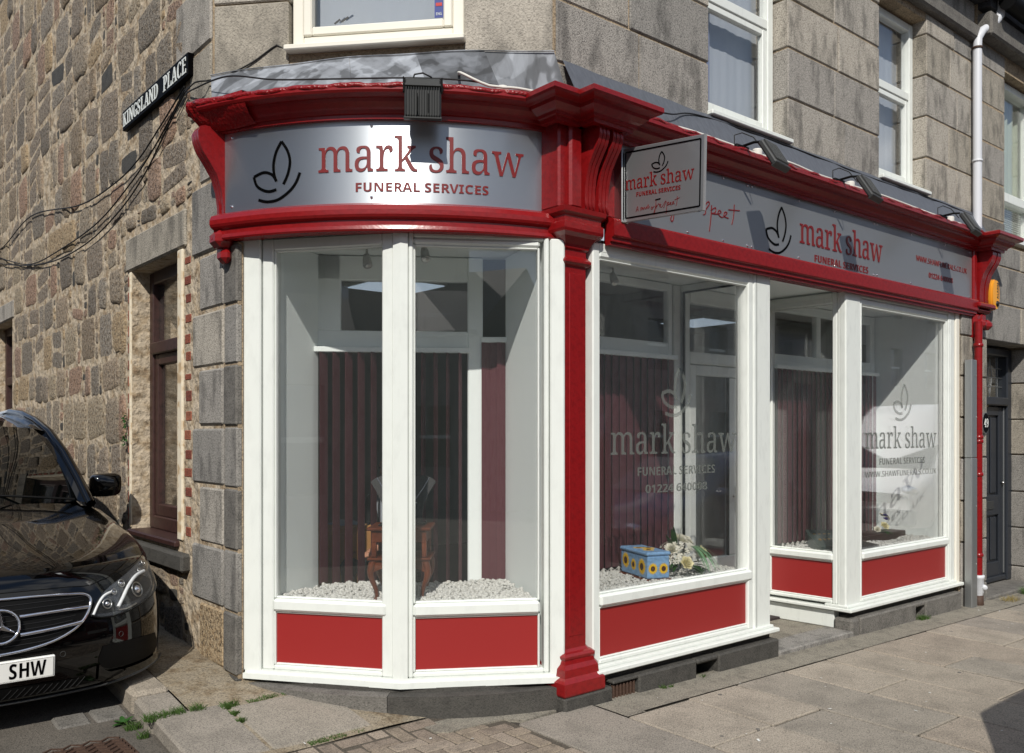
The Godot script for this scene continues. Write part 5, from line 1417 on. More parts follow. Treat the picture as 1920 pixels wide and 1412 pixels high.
# ---------------------------------------------------------------- window displays
func blind(label: String, t: Transform3D, x0: float, x1: float, n: int, y0: float, y1: float, yaw: Callable) -> void:
	var b := thing("vertical_blind", label, "blind", Vector3.ZERO, "maroon vertical blinds")
	var slat := bx(ID, -0.0445, 0.0445, y0 + 0.015, y1, -0.0006, 0.0006).mesh()
	var chain := []
	for i in n:
		var x := lerpf(x0, x1, (i + 0.5) / n)
		var a: float = yaw.call(i)
		obj("slat", slat, M.maroon, b, t * Transform3D(Basis(Vector3.UP, a), Vector3(x, 0, 0)))
		if i > 0:
			var xm := lerpf(x0, x1, float(i) / n)
			chain.append(t * Vector3(xm, y0 - 0.002, 0.03))
		chain.append(t * Vector3(x, y0 + 0.022, 0.03))
	obj("head_rail", bx(t, x0 - 0.02, x1 + 0.02, y1, y1 + 0.035, -0.02, 0.02, 0.004), M.white_in, b)
	var mb := MB.new(); mb.tube(chain, 0.0028, 5); obj("bottom_chain", mb, M.cable_white, b)
	for i in range(0, n):
		var x := lerpf(x0, x1, (i + 0.5) / n)
		obj("weight_clip", bx(ID, x - 0.008, x + 0.008, y0 - 0.004, y0 + 0.02, 0.026, 0.034), M.cable_white, b, t)

func pebbles(called: String, label: String, inside: Callable, lo: Vector2, hi: Vector2, n: int, y: Callable, seed_: int, size := 0.013) -> void:
	var r := RandomNumberGenerator.new(); r.seed = seed_
	var mb := MB.new(); mb.smooth(1)
	var prof := []
	var ring := [[0.05, -1.0], [0.75, -0.6], [1.0, 0.05], [0.7, 0.65], [0.05, 0.95]]
	var pt := func(j: int, k: int) -> Vector3:
		var a := TAU * k / 7.0 + j * 0.3
		var f: float = ring[j][0] * (1.0 + 0.22 * sin(k * 2.9 + j * 1.7))
		return Vector3(cos(a) * f, ring[j][1], -sin(a) * f)
	for j in 4:
		for k in 7: mb.quad(pt.call(j, k), pt.call(j, (k + 1) % 7), pt.call(j + 1, (k + 1) % 7), pt.call(j + 1, k))
	var mesh := mb.mesh()
	var where := []
	while where.size() < n:
		var p := Vector2(rnd(r, lo.x, hi.x), rnd(r, lo.y, hi.y))
		if not inside.call(p): continue
		var s := size * rnd(r, 0.6, 1.35)
		var b := Basis.from_euler(Vector3(rnd(r, -0.8, 0.8), rnd(r, 0, TAU), rnd(r, -0.8, 0.8))).scaled_local(Vector3(s, s * rnd(r, 0.55, 0.85), s * rnd(r, 0.7, 1.2)))
		where.append(Transform3D(b, Vector3(p.x, y.call(p) + rnd(r, -0.006, 0.014), p.y)))
	var mm := MultiMesh.new(); mm.transform_format = MultiMesh.TRANSFORM_3D; mm.use_colors = false
	mm.mesh = mesh; mm.instance_count = n
	for i in n: mm.set_instance_transform(i, where[i])
	var mi := MultiMeshInstance3D.new(); mi.name = numbered(called); mi.multimesh = mm; mi.material_override = M.pebble
	mi.set_meta("kind", "stuff"); mi.set_meta("label", label); mi.set_meta("category", "pebbles")
	add_child(mi)

func rose(parent: Node, at: Vector3, rad: float, up: Vector3, m: Material) -> void:
	var mb := MB.new()
	var t := Transform3D(Basis(Quaternion(Vector3.UP, up.normalized())), at)
	for ring in 4:
		var k := 6 - ring
		var rr := rad * (1.0 - ring * 0.24)
		for i in k:
			var a := TAU * (i + ring * 0.5) / k
			var w := TAU / k * 0.75
			mb.smooth(1)
			var p := func(f: float, h: float, da: float) -> Vector3: return t * Vector3(cos(a + da) * rr * f, h, sin(a + da) * rr * f)
			var h0 := -rad * 0.3; var h1 := rad * (0.15 + ring * 0.14)
			mb.quad(p.call(0.3, h0, -w * 0.4), p.call(0.3, h0, w * 0.4), p.call(0.9, 0.0, w), p.call(0.9, 0.0, -w))
			mb.quad(p.call(0.9, 0.0, -w), p.call(0.9, 0.0, w), p.call(1.05, h1, w * 0.8), p.call(1.05, h1, -w * 0.8))
	obj("rose", mb, m, parent)

func leaf(mb: MB, at: Vector3, dir: Vector3, l: float, w: float, droop := 0.3) -> void:
	var side := dir.cross(Vector3.UP).normalized()
	if side.length() < 0.1: side = Vector3.RIGHT
	mb.smooth(1)
	var prev := []
	for i in 6:
		var k := i / 5.0
		var c := at + dir * l * k + Vector3.DOWN * droop * l * k * k
		var ww := w * sin(PI * clampf(k * 0.94 + 0.05, 0.0, 1.0))
		var row := [c - side * ww, c + Vector3.DOWN * ww * 0.25, c + side * ww]
		if i > 0:
			mb.quad(prev[0], prev[1], row[1], row[0]); mb.quad(prev[1], prev[2], row[2], row[1])
		prev = row
	mb.flat()

func sunflower(parent: Node, t: Transform3D, rad: float) -> void:
	var pet := MB.new(); var n := 16
	for i in n:
		var a := TAU * i / n; var b := a + TAU / n * 0.5; var c := a + TAU / n
		pet.tri(t * Vector3(cos(a) * rad * 0.45, sin(a) * rad * 0.45, 0.0012), t * Vector3(cos(c) * rad * 0.45, sin(c) * rad * 0.45, 0.0012), t * Vector3(cos(b) * rad, sin(b) * rad, 0.0012))
	var disc := []
	for i in 32: disc.append(Vector2(cos(TAU * i / 32), sin(TAU * i / 32)) * rad * (1.0 if i % 2 else 0.72))
	pet = MB.new(); pet.prism(t, disc, 0.0, 0.0014)
	obj("sunflower_petals", pet, plain(Color(0.90, 0.72, 0.10), 0.6), parent)
	var cen := MB.new(); var q := []
	for i in 14: q.append(Vector2(cos(TAU * i / 14), sin(TAU * i / 14)) * rad * 0.45)
	cen.prism(t, q, 0.0, 0.0022)
	obj("sunflower_centre", cen, plain(Color(0.28, 0.15, 0.07), 0.7), parent)

func displays() -> void:
	var r := RandomNumberGenerator.new(); r.seed = 4
	# blinds
	var tp := frame_at(Vector3(-0.79, 0, -1.49) + Vector3(-0.565, 0, 0.825) * 0.03, Vector3(0.89, 0, 0.61))
	blind("open maroon vertical blind behind the bay window display", tp, 0.005, 0.97, 12, 0.615, 2.125, func(i): return 1.08 + 0.02 * i + 0.04 * sin(i * 2.0))
	blind("narrow closed maroon blind beside the white post in the bay", frame_at(Vector3(0.112, 0, -0.882), Vector3(0.11, 0, 0.10)), 0.0, 0.15, 3, 0.60, 2.2, func(i): return [0.5, -0.25, 0.6][i])
	blind("closed maroon blind behind the sunflower casket window", frame_at(Vector3(0, 0, -0.70), Vector3.RIGHT), 0.37, 1.84, 19, 0.615, 2.165, func(i): return 0.22 + 0.05 * sin(i * 5.0))
	blind("closed maroon blind behind the window right of the entrance", frame_at(Vector3(0, 0, -0.70), Vector3.RIGHT), 3.22, 4.95, 22, 0.615, 2.165, func(i): return 0.22 + 0.05 * sin(i * 5.0))
	# white pebbles
	var tri_in := func(p: Vector2) -> bool:
		return Geometry2D.is_point_in_polygon(p, PackedVector2Array([Vector2(-1.18, -1.30), Vector2(-0.735, -0.66), Vector2(-0.02, -0.21), Vector2(0.18, -0.76), Vector2(0.09, -0.86), Vector2(-0.76, -1.42)]))
	pebbles("bay_pebbles", "white pebbles covering the bay window bed", tri_in, Vector2(-1.3, -1.45), Vector2(0.25, -0.1), 3600, func(p): return 0.588 + 0.035 * smoothstep(0.05, 0.5, (p - Vector2(-0.75, -0.55)).dot(Vector2(0.676, -0.737))) * (0.75 + 0.25 * sin(p.x * 9.0)), 1)
	pebbles("casket_window_pebbles", "fine white pebbles round the sunflower casket", func(p): return true, Vector2(0.345, -0.68), Vector2(1.98, -0.145), 4200, func(p): return 0.59 + 0.012 * sin(p.x * 8.0), 2, 0.0105)
	pebbles("right_window_pebbles", "white pebbles round the brown plinth in the right window", func(p): return true, Vector2(3.23, -0.68), Vector2(4.98, -0.145), 3600, func(p): return 0.59 + 0.01 * sin(p.x * 8.0), 3, 0.0125)
	# little table in the bay
	var tb := thing("side_table", "small two tier mahogany side table with curved legs in the bay", "table")
	var t := frame_at(Vector3(-0.648, 0.595, -0.736), Vector3(0.7677, 0, 0.6408))
	obj("tabletop", bx(ID, -0.19, 0.19, 0.42, 0.44, -0.34, 0.0, 0.006), M.wood, tb, t)
	obj("upper_apron", bx(ID, -0.165, 0.165, 0.35, 0.42, -0.32, -0.02, 0.004), M.wood, tb, t)
	for x in [-0.165, 0.135]:
		for z in [-0.32, -0.05]: obj("post", bx(ID, x, x + 0.03, 0.262, 0.35, z, z + 0.03, 0.003), M.wood, tb, t)
	obj("shelf", bx(ID, -0.19, 0.19, 0.243, 0.26, -0.34, 0.0, 0.005), M.wood, tb, t)
	var ap := []
	for i in 13:
		var u := -1.0 + i / 6.0
		ap.append(Vector2(u * 0.165, 0.165 + 0.03 * absf(sin(u * PI)) - 0.0))
	ap.append(Vector2(0.165, 0.243)); ap.append(Vector2(-0.165, 0.243))
	var mb := MB.new(); mb.prism(ID, ap, -0.04, -0.02); obj("lower_apron", mb, M.wood, tb, t)
	for s in [-1, 1]:
		for z in [-0.035, -0.305]:
			mb = MB.new()
			var pts := []
			for i in 9:
				var k := i / 8.0
				pts.append(Vector3(s * (0.152 + 0.022 * sin(k * PI * 1.7) * (1.0 - k * 0.3)), lerpf(0.245, 0.0, k), z + 0.012 * sin(k * PI * 1.7)))
			mb.tube(pts, 0.024, 8, false, 0.010); mb.ball(pts[8] + Vector3(s * 0.004, 0.008, 0.004), Vector3(0.017, 0.012, 0.019), 8, 5)
			obj("leg", mb, M.wood, tb, t)
	# jewellery busts
	for q in [[-0.065, -0.14, "left of the two, with a fine chain"], [0.075, -0.20, "right of the two, with a cross pendant"]]:
		var b := thing("necklace_bust", "black velvet necklace bust on the side table, %s" % q[2], "display bust", Vector3.ZERO)
		var bt := t * Transform3D(Basis(Vector3.RIGHT, -0.16), Vector3(q[0], 0.444, q[1]))
		var poly := [Vector2(-0.05, 0.0), Vector2(0.05, 0.0), Vector2(0.045, 0.06), Vector2(0.055, 0.13), Vector2(0.09, 0.2), Vector2(0.128, 0.262), Vector2(0.10, 0.285), Vector2(0.06, 0.30), Vector2(-0.06, 0.30), Vector2(-0.10, 0.285), Vector2(-0.128, 0.262), Vector2(-0.09, 0.2), Vector2(-0.055, 0.13), Vector2(-0.045, 0.06)]
		mb = MB.new(); mb.prism(bt, poly, -0.02, 0.012, true); obj("body", mb, M.black, b)
		obj("foot", bx(t, q[0] - 0.07, q[0] + 0.07, 0.441, 0.452, q[1] - 0.06, q[1] + 0.05, 0.004), M.black, b)
		mb = MB.new(); mb.tube([bt * Vector3(-0.09, 0.29, 0.014), bt * Vector3(-0.05, 0.22, 0.015), bt * Vector3(0, 0.145, 0.016), bt * Vector3(0.05, 0.22, 0.015), bt * Vector3(0.09, 0.29, 0.014)], 0.0022, 5); obj("chain", mb, M.chrome, b)
		mb = MB.new(); mb.box(bt, -0.003, 0.003, 0.105, 0.145, 0.014, 0.018); mb.box(bt, -0.012, 0.012, 0.126, 0.132, 0.0142, 0.0178); obj("pendant", mb, M.chrome, b)
	# sunflower casket
	var cs := thing("sunflower_casket", "pale blue ashes casket painted with sunflowers on a brown base", "casket")
	var ct := Transform3D(Basis(Vector3(0.944, 0, 0.33), Vector3.UP, Vector3(-0.33, 0, 0.944)).scaled(Vector3(1.12, 1.2, 1.12)), Vector3(0.985, 0.605, -0.22))
	# local: x = short side going right, -z = long side going back
	var blue := rough_mat(Color(0.52, 0.68, 0.84), noise(101, 0.02, [[0.0, 0.78], [0.6, 1.0], [1.0, 1.0]], 256), 5.0, 0.4)
	obj("base", bx(ID, -0.012, 0.162, -0.012, 0.012, -0.35, 0.012, 0.006), M.wood, cs, ct)
	obj("box", bx(ID, 0.0, 0.15, 0.012, 0.14, -0.34, 0.0, 0.006), blue, cs, ct)
	obj("lid", bx(ID, -0.008, 0.158, 0.141, 0.163, -0.348, 0.008, 0.008), blue, cs, ct)
	for q in [[0.035, 0.07], [0.108, 0.068]]: sunflower(cs, ct * Transform3D(Basis(), Vector3(q[0], q[1], 0.0005)), 0.034)
	var side := ct * Transform3D(Basis(Vector3(0, 0, 1), Vector3.UP, Vector3(-1, 0, 0)), Vector3(-0.0005, 0, 0))
	for q in [[-0.07, 0.075, 0.047], [-0.175, 0.075, 0.034], [-0.275, 0.088, 0.047]]: sunflower(cs, side * Transform3D(Basis(), Vector3(q[0], q[1], 0)), q[2])
	var lidt := ct * Transform3D(Basis(Vector3.RIGHT, Vector3(0, 0, -1), Vector3.UP), Vector3(0, 0.1635, 0))
	for q in [[0.06, 0.10, 0.035], [0.10, 0.17, 0.04], [0.05, 0.21, 0.03]]: sunflower(cs, lidt * Transform3D(Basis(), Vector3(q[0], q[1], 0)), q[2])
	# white flower arrangement
	var fa := thing("white_flower_arrangement", "white rose and hydrangea arrangement with long green leaves beside the casket", "flowers")
	var fc := Vector3(1.47, 0.60, -0.36)
	mb = MB.new()
	for i in 16:
		var a := rnd(r, 0, TAU); var el := rnd(r, 0.1, 0.7)
		leaf(mb, fc + Vector3(cos(a) * 0.05, 0.05, sin(a) * 0.05), Vector3(cos(a) * cos(el), sin(el), sin(a) * cos(el)), rnd(r, 0.12, 0.2), 0.014, 0.5)
	for q in [Vector3(-0.35, 0.9, 0.1), Vector3(-0.15, 1.0, 0.0), Vector3(0.10, 1.0, 0.1), Vector3(-0.6, 0.75, 0.1)]: leaf(mb, fc + Vector3(-0.02, 0.12, 0), q.normalized(), 0.22, 0.017, 0.12)
	obj("leaves", mb, M.leaf, fa)
	mb = MB.new()
	for i in 9:
		var a := rnd(r, -0.3, 1.9)
		leaf(mb, fc + Vector3(0.03, 0.17, 0.05), Vector3(cos(a) * 0.8, 0.35, sin(a) * 0.8).normalized(), rnd(r, 0.2, 0.27), 0.008, 0.95)
	obj("variegated_leaves", mb, plain(Color(0.42, 0.58, 0.42), 0.5), fa)
	var petal := plain(Color(0.90, 0.89, 0.83), 0.7); petal.backlight_enabled = true; petal.backlight = Color(0.3, 0.3, 0.25)
	var creamy := plain(Color(0.90, 0.87, 0.70), 0.7)
	for q in [[Vector3(-0.08, 0.09, 0.13), 0.045, creamy], [Vector3(0.09, 0.14, 0.12), 0.045, creamy], [Vector3(0.02, 0.22, 0.0), 0.05, petal], [Vector3(-0.10, 0.17, 0.03), 0.045, petal], [Vector3(0.11, 0.2, -0.02), 0.045, petal]]: rose(fa, fc + q[0], q[1], Vector3(q[0].x, 0.12, q[0].z + 0.08), q[2])
	mb = MB.new()
	for i in 150:
		var d := Vector3(rnd(r, -1, 1), rnd(r, 0.0, 1), rnd(r, -1, 1)).normalized()
		var c := fc + Vector3(0.0, 0.08, 0.0) + d * Vector3(0.155, 0.155, 0.13) * rnd(r, 0.8, 1.02)
		var u := d.cross(Vector3(0.3, 1, 0.2)).normalized(); var v := d.cross(u)
		for k in 4:
			var a := TAU * k / 4.0 + i
			var e := (u * cos(a) + v * sin(a)) * 0.014
			var f := (u * cos(a + 1.2) + v * sin(a + 1.2)) * 0.009
			mb.tri(c, c + e - f * 0.5 + d * 0.003, c + e + f + d * 0.003)
	fa.transform = Transform3D(Basis.from_scale(Vector3.ONE * 1.12), fc * -0.12 + Vector3(-0.03, 0, 0.03))
	obj("small_blossoms", mb, petal, fa); fa.get_child(fa.get_child_count() - 1).set_meta("kind", "stuff")
	# right window: plinth, iris posy, plaque, wedges
	obj("plinth", bx(ID, 3.75, 4.86, 0.59, 0.665, -0.56, -0.36, 0.006), rough_mat(Color(0.22, 0.105, 0.075), M.blot, 2.0, 0.4))
	tag(get_child(get_child_count() - 1), "long dark brown polished plinth under the purple and white flowers", "plinth")
	var iris := thing("iris_posy", "small posy of white blooms and purple irises on the brown plinth", "flowers")
	var ic := Vector3(4.55, 0.67, -0.44)
	mb = MB.new()
	for i in 14:
		var a := rnd(r, 0, TAU); leaf(mb, ic, Vector3(cos(a), rnd(r, 0.15, 0.9), sin(a)).normalized(), rnd(r, 0.08, 0.15), 0.016, 0.4)
	obj("leaves", mb, M.leaf, iris)
	for q in [[Vector3(-0.06, 0.06, 0.06), 0.045, creamy], [Vector3(-0.14, 0.03, 0.03), 0.035, petal], [Vector3(0.10, 0.13, 0.0), 0.035, petal], [Vector3(0.06, 0.15, -0.03), 0.03, petal]]: rose(iris, ic + q[0], q[1], Vector3(q[0].x, 0.15, q[0].z + 0.1), q[2])
	for q in [Vector3(0.0, 0.12, 0.04), Vector3(0.03, 0.15, 0.02)]: rose(iris, ic + q, 0.028, Vector3(0.1, 1, 0.3), plain(Color(0.27, 0.14, 0.55), 0.6))
	tag(obj("memorial_plaque", bx(Transform3D(Basis(Vector3.RIGHT, 0.12), Vector3(3.72, 0.615, -0.24)), -0.2, 0.22, 0.0, 0.018, -0.09, 0.09, 0.004), M.letter_black), "flat black memorial plaque lying on the white pebbles", "plaque")
	for q in [[3.42, -0.30, 0.5, "grey green wedge memorial with gold letters nearest the entrance"], [3.72, -0.52, 0.2, "grey green wedge memorial with gold letters beside the brown plinth"]]:
		var wm := thing("wedge_memorial", q[3], "memorial", Vector3(q[0], 0.595, q[1]))
		var wt := Transform3D(Basis(Vector3.UP, -0.9 + q[2]), Vector3.ZERO)
		mb = MB.new(); mb.prism(wt * Transform3D(Basis(Vector3.UP, PI / 2), Vector3.ZERO), [Vector2(-0.07, 0.0), Vector2(0.10, 0.0), Vector2(0.10, 0.13), Vector2(-0.07, 0.05)], -0.16, 0.16)
		obj("stone", mb, rough_mat(Color(0.25, 0.29, 0.275), M.speck, 4.0, 0.3), wm)
		for i in 6: obj("gold_letter", bx(wt * Transform3D(Basis(Vector3.RIGHT, 0.44), Vector3(-0.12 + i * 0.045, 0.098, -0.008)), 0.0, 0.022, 0.0, 0.003, -0.012, 0.012), plain(Color(0.75, 0.58, 0.25), 0.35, 0.8), wm)
	# spotlights on the soffits
	var sp := [[-0.62, -1.15, "in the left light of the bay", false], [-0.45, -0.75, "in the right light of the bay", false], [0.52, -0.62, "first from the pilaster over the casket", false], [0.78, -0.60, "second from the pilaster over the casket", false], [1.05, -0.60, "third from the pilaster over the casket", false], [4.42, -1.10, "lit yellow in the dark room behind the right window", true]]
	for q in sp:
		var f := thing("spotlight", "small chrome ceiling spotlight %s" % q[2], "spotlight", Vector3(q[0], 2.86 if q[3] else 2.765, q[1]), "display spotlights")
		mb = MB.new(); mb.tube([Vector3(0, 0, 0), Vector3(0, -0.05, 0)], 0.008, 8); obj("stem", mb, M.chrome_dull, f)
		var st := Transform3D(Basis(Vector3(1, 0, 0.4).normalized(), -0.6), Vector3(0, -0.06, 0))
		mb = MB.new(); mb.lathe(st, [Vector2(0.001, 0.03), Vector2(0.02, 0.028), Vector2(0.026, 0.0), Vector2(0.03, -0.06), Vector2(0.024, -0.062), Vector2(0.001, -0.05)], 12)
		obj("lamp_head", mb, M.chrome_dull, f)
		if q[3]:
			var e := plain(Color(1, 0.85, 0.5), 0.5); e.emission_enabled = true; e.emission = Color(1.0, 0.75, 0.3); e.emission_energy_multiplier = 3.0
			mb = MB.new(); mb.ball(st * Vector3(0, -0.072, 0), Vector3.ONE * 0.016, 10, 6); obj("lamp_bulb", mb, e, f)
			var sl := SpotLight3D.new(); sl.name = "lamp_light"; sl.light_energy = 0.12; sl.light_color = Color(1.0, 0.8, 0.5); sl.spot_angle = 40.0; sl.spot_range = 8.0; sl.spot_attenuation = 2.0; sl.light_size = 0.012; sl.shadow_enabled = true
			sl.transform = Transform3D(Basis(Vector3.RIGHT, -PI / 2), st * Vector3(0, -0.072, 0)); f.add_child(sl)
	# oak cabinet and cloth in the room, seen between the slats
	var oc := thing("oak_cabinet", "pale oak cabinet in the room behind the open bay blind", "cabinet", Vector3(-0.25, 0.02, -2.45))
	obj("carcass", bx(ID, -0.35, 0.35, 0.0, 0.86, -0.2, 0.2, 0.006), M.oak, oc)
	for i in 3: obj("drawer", bx(ID, -0.33, 0.33, 0.06 + i * 0.26, 0.30 + i * 0.26, 0.2, 0.215, 0.005), M.oak, oc)
	for i in 3: obj("drawer_knob", bx(ID, -0.02, 0.02, 0.17 + i * 0.26, 0.19 + i * 0.26, 0.215, 0.235, 0.004), M.chrome_dull, oc)
	mb = MB.new(); mb.smooth(1)
	for i in 8:
		for k in 8:
			var p := func(a: int, b: int) -> Vector3: return Vector3(-0.12 + a * 0.03, 0.862 + 0.05 * absf(sin(a * 1.9) * sin(b * 1.3 + 0.5)) * sin(PI * a / 8.0) * sin(PI * b / 8.0) + 0.002, 0.12 - b * 0.03)
			mb.quad(p.call(i, k), p.call(i + 1, k), p.call(i + 1, k + 1), p.call(i, k + 1))
	tag(obj("white_cloth", mb, M.curtain, null, Transform3D(Basis(), Vector3(-0.05, 0.022, -2.45))), "crumpled white cloth lying on the oak cabinet", "cloth")
	person_inside()

# ---------------------------------------------------------------- a seated person, one surface per grid
func sdf_mesh(bones: Array, cell: float, k: float) -> MB:
	# bones: [a, ra, b, rb]; surface nets over a smooth union of tapered capsules
	var lo := Vector3.ONE * 1e9; var hi := Vector3.ONE * -1e9
	for b in bones:
		for e in [[b[0], b[1]], [b[2], b[3]]]:
			lo = lo.min(e[0] - Vector3.ONE * (e[1] + cell * 3)); hi = hi.max(e[0] + Vector3.ONE * (e[1] + cell * 3))
	var n := Vector3i(((hi - lo) / cell).ceil()) + Vector3i.ONE
	var f := PackedFloat32Array(); f.resize(n.x * n.y * n.z); f.fill(1.0)
	for b in bones:
		var a0: Vector3 = b[0]; var a1: Vector3 = b[2]; var ra: float = b[1]; var rb: float = b[3]
		var m := maxf(ra, rb) + cell * 3.0 + k
		var p0 := Vector3i(((a0.min(a1) - Vector3.ONE * m - lo) / cell).floor()).clamp(Vector3i.ZERO, n - Vector3i.ONE)
		var p1 := Vector3i(((a0.max(a1) + Vector3.ONE * m - lo) / cell).ceil()).clamp(Vector3i.ZERO, n - Vector3i.ONE)
		var d := a1 - a0; var dd := maxf(d.length_squared(), 1e-9)
		for z in range(p0.z, p1.z + 1):
			for y in range(p0.y, p1.y + 1):
				for x in range(p0.x, p1.x + 1):
					var p := lo + Vector3(x, y, z) * cell
					var h := clampf((p - a0).dot(d) / dd, 0.0, 1.0)
					var v := (p - a0 - d * h).length() - lerpf(ra, rb, h)
					var i := (z * n.y + y) * n.x + x
					var o := f[i]
					var g := maxf(k - absf(o - v), 0.0) / k
					f[i] = minf(o, v) - g * g * k * 0.25
	var vert := {}
	var corner := [Vector3i(0, 0, 0), Vector3i(1, 0, 0), Vector3i(0, 1, 0), Vector3i(1, 1, 0), Vector3i(0, 0, 1), Vector3i(1, 0, 1), Vector3i(0, 1, 1), Vector3i(1, 1, 1)]
	var edges := [[0, 1], [2, 3], [4, 5], [6, 7], [0, 2], [1, 3], [4, 6], [5, 7], [0, 4], [1, 5], [2, 6], [3, 7]]
	for z in n.z - 1:
		for y in n.y - 1:
			for x in n.x - 1:
				var i0 := (z * n.y + y) * n.x + x
				var v := []
				var any_in := false; var any_out := false
				for c in corner:
					var q := f[i0 + (c.z * n.y + c.y) * n.x + c.x]
					v.append(q)
					if q < 0.0: any_in = true
					else: any_out = true
				if not (any_in and any_out): continue
				var s := Vector3.ZERO; var m := 0
				for e in edges:
					var a: float = v[e[0]]; var b: float = v[e[1]]
					if (a < 0.0) != (b < 0.0):
						s += Vector3(corner[e[0]]).lerp(Vector3(corner[e[1]]), a / (a - b)); m += 1
				vert[i0] = lo + (Vector3(x, y, z) + s / m) * cell
	var mb := MB.new(); mb.smooth(1)
	var st := [1, n.x, n.x * n.y]
	for i in vert:
		for ax in 3:
			var u: int = st[(ax + 1) % 3]; var w: int = st[(ax + 2) % 3]
			var j: int = i + st[ax]
			if j >= f.size() or (f[i] < 0.0) == (f[j] < 0.0): continue
			var q := [i - u - w, i - w, i, i - u]
			var ok := true
			for e in q:
				if not vert.has(e): ok = false
			if not ok: continue
			if f[i] < 0.0: mb.quad(vert[q[0]], vert[q[1]], vert[q[2]], vert[q[3]])
			else: mb.quad(vert[q[0]], vert[q[3]], vert[q[2]], vert[q[1]])
	return mb

func person_inside() -> void:
	var ch := thing("office_chair", "dark upholstered chair that the seated person sits on", "chair", Vector3(0.24, 0.02, -2.32))
	obj("seat", bx(ID, -0.24, 0.24, 0.42, 0.48, -0.24, 0.24, 0.02), M.trim_black, ch)
	obj("backrest", bx(ID, 0.20, 0.25, 0.52, 0.95, -0.22, 0.22, 0.02), M.trim_black, ch)
	for x in [-0.2, 0.22]:
		for z in [-0.2, 0.2]: obj("leg", bx(ID, x - 0.015, x + 0.015, 0.0, 0.42, z - 0.015, z + 0.015, 0.003), M.lamp_grey, ch)
	var p := thing("person", "person with short grey hair in a dark suit and white shirt, seated inside", "person", Vector3(0.24, 0.02, -2.32))
	# faces -x (to the left), turned a little to the street
	var t := Transform3D(Basis(Vector3.UP, PI * 0.42), Vector3(0.05, 0, 0))   # body frame: x = its left, z = forward after turning
	t.basis = Basis(Vector3(0, 0, 1), Vector3.UP, Vector3(-1, 0, 0)).rotated(Vector3.UP, 0.35)
	var b := func(a: Vector3, ra: float, c: Vector3, rb: float) -> Array: return [t * a, ra, t * c, rb]
	var suit := []
	for s in [-1.0, 1.0]:
		suit.append(b.call(Vector3(s * 0.09, 0.57, 0.0), 0.10, Vector3(s * 0.11, 0.56, 0.42), 0.075))
		suit.append(b.call(Vector3(s * 0.11, 0.55, 0.42), 0.072, Vector3(s * 0.11, 0.12, 0.45), 0.052))
		suit.append(b.call(Vector3(s * 0.17, 1.03, 0.0), 0.07, Vector3(s * 0.225, 0.78, 0.05), 0.052))
		suit.append(b.call(Vector3(s * 0.225, 0.78, 0.05), 0.05, Vector3(s * 0.10, 0.70, 0.27), 0.038))
		suit.append(b.call(Vector3(s * 0.08, 1.05, 0.0), 0.085, Vector3(s * 0.08, 0.80, 0.02), 0.105))
	suit.append(b.call(Vector3(0, 1.04, 0.0), 0.11, Vector3(0, 0.6, 0.0), 0.14))
	obj("suit", sdf_mesh(suit, 0.022, 0.05), plain(Color(0.05, 0.05, 0.06), 0.9), p)
	var skin := plain(Color(0.72, 0.52, 0.42), 0.6)
	var head := [b.call(Vector3(0, 1.08, 0.01), 0.055, Vector3(0, 1.2, 0.02), 0.055), b.call(Vector3(0, 1.33, -0.01), 0.088, Vector3(0, 1.31, 0.02), 0.082), b.call(Vector3(0, 1.25, 0.045), 0.055, Vector3(0, 1.215, 0.07), 0.036),
		b.call(Vector3(0, 1.31, 0.095), 0.014, Vector3(0, 1.27, 0.122), 0.016), b.call(Vector3(-0.035, 1.325, 0.085), 0.012, Vector3(0.035, 1.325, 0.085), 0.012), b.call(Vector3(-0.02, 1.238, 0.098), 0.009, Vector3(0.02, 1.238, 0.098), 0.009)]
	for s in [-1.0, 1.0]: head.append(b.call(Vector3(s * 0.086, 1.30, 0.0), 0.016, Vector3(s * 0.088, 1.265, 0.008), 0.012))
	obj("head", sdf_mesh(head, 0.007, 0.02), skin, p)
	var hair := [b.call(Vector3(0, 1.365, -0.02), 0.087, Vector3(0, 1.32, -0.045), 0.08)]
	obj("hair", sdf_mesh(hair, 0.012, 0.02), plain(Color(0.5, 0.49, 0.47), 0.9), p)
	for s in [-1.0, 1.0]:
		var mb := MB.new(); mb.ball(t * Vector3(s * 0.031, 1.307, 0.093), Vector3.ONE * 0.010, 8, 6); obj("eye", mb, M.letter_black, p)
		var hand := [b.call(Vector3(s * 0.10, 0.70, 0.27), 0.03, Vector3(s * 0.08, 0.675, 0.34), 0.028)]
		for i in 4: 
			var fx: float = s * (0.055 + i * 0.018)
			var l: float = [0.06, 0.072, 0.068, 0.052][i]
			hand.append(b.call(Vector3(fx, 0.672, 0.355), 0.0095, Vector3(fx, 0.662, 0.355 + l * 0.6), 0.009)); hand.append(b.call(Vector3(fx, 0.662, 0.355 + l * 0.6), 0.009, Vector3(fx, 0.645, 0.355 + l), 0.008))
		hand.append(b.call(Vector3(s * 0.075, 0.69, 0.30), 0.012, Vector3(s * 0.045, 0.675, 0.345), 0.010))
		obj("hand", sdf_mesh(hand, 0.006, 0.008), skin, p)
	var sh := MB.new(); sh.prism(t * Transform3D(Basis(), Vector3(0, 0, 0)), [Vector2(-0.075, 1.13), Vector2(0.0, 0.80), Vector2(0.075, 1.13)], 0.06, 0.128)
	obj("shirt_front", sh, M.curtain, p)

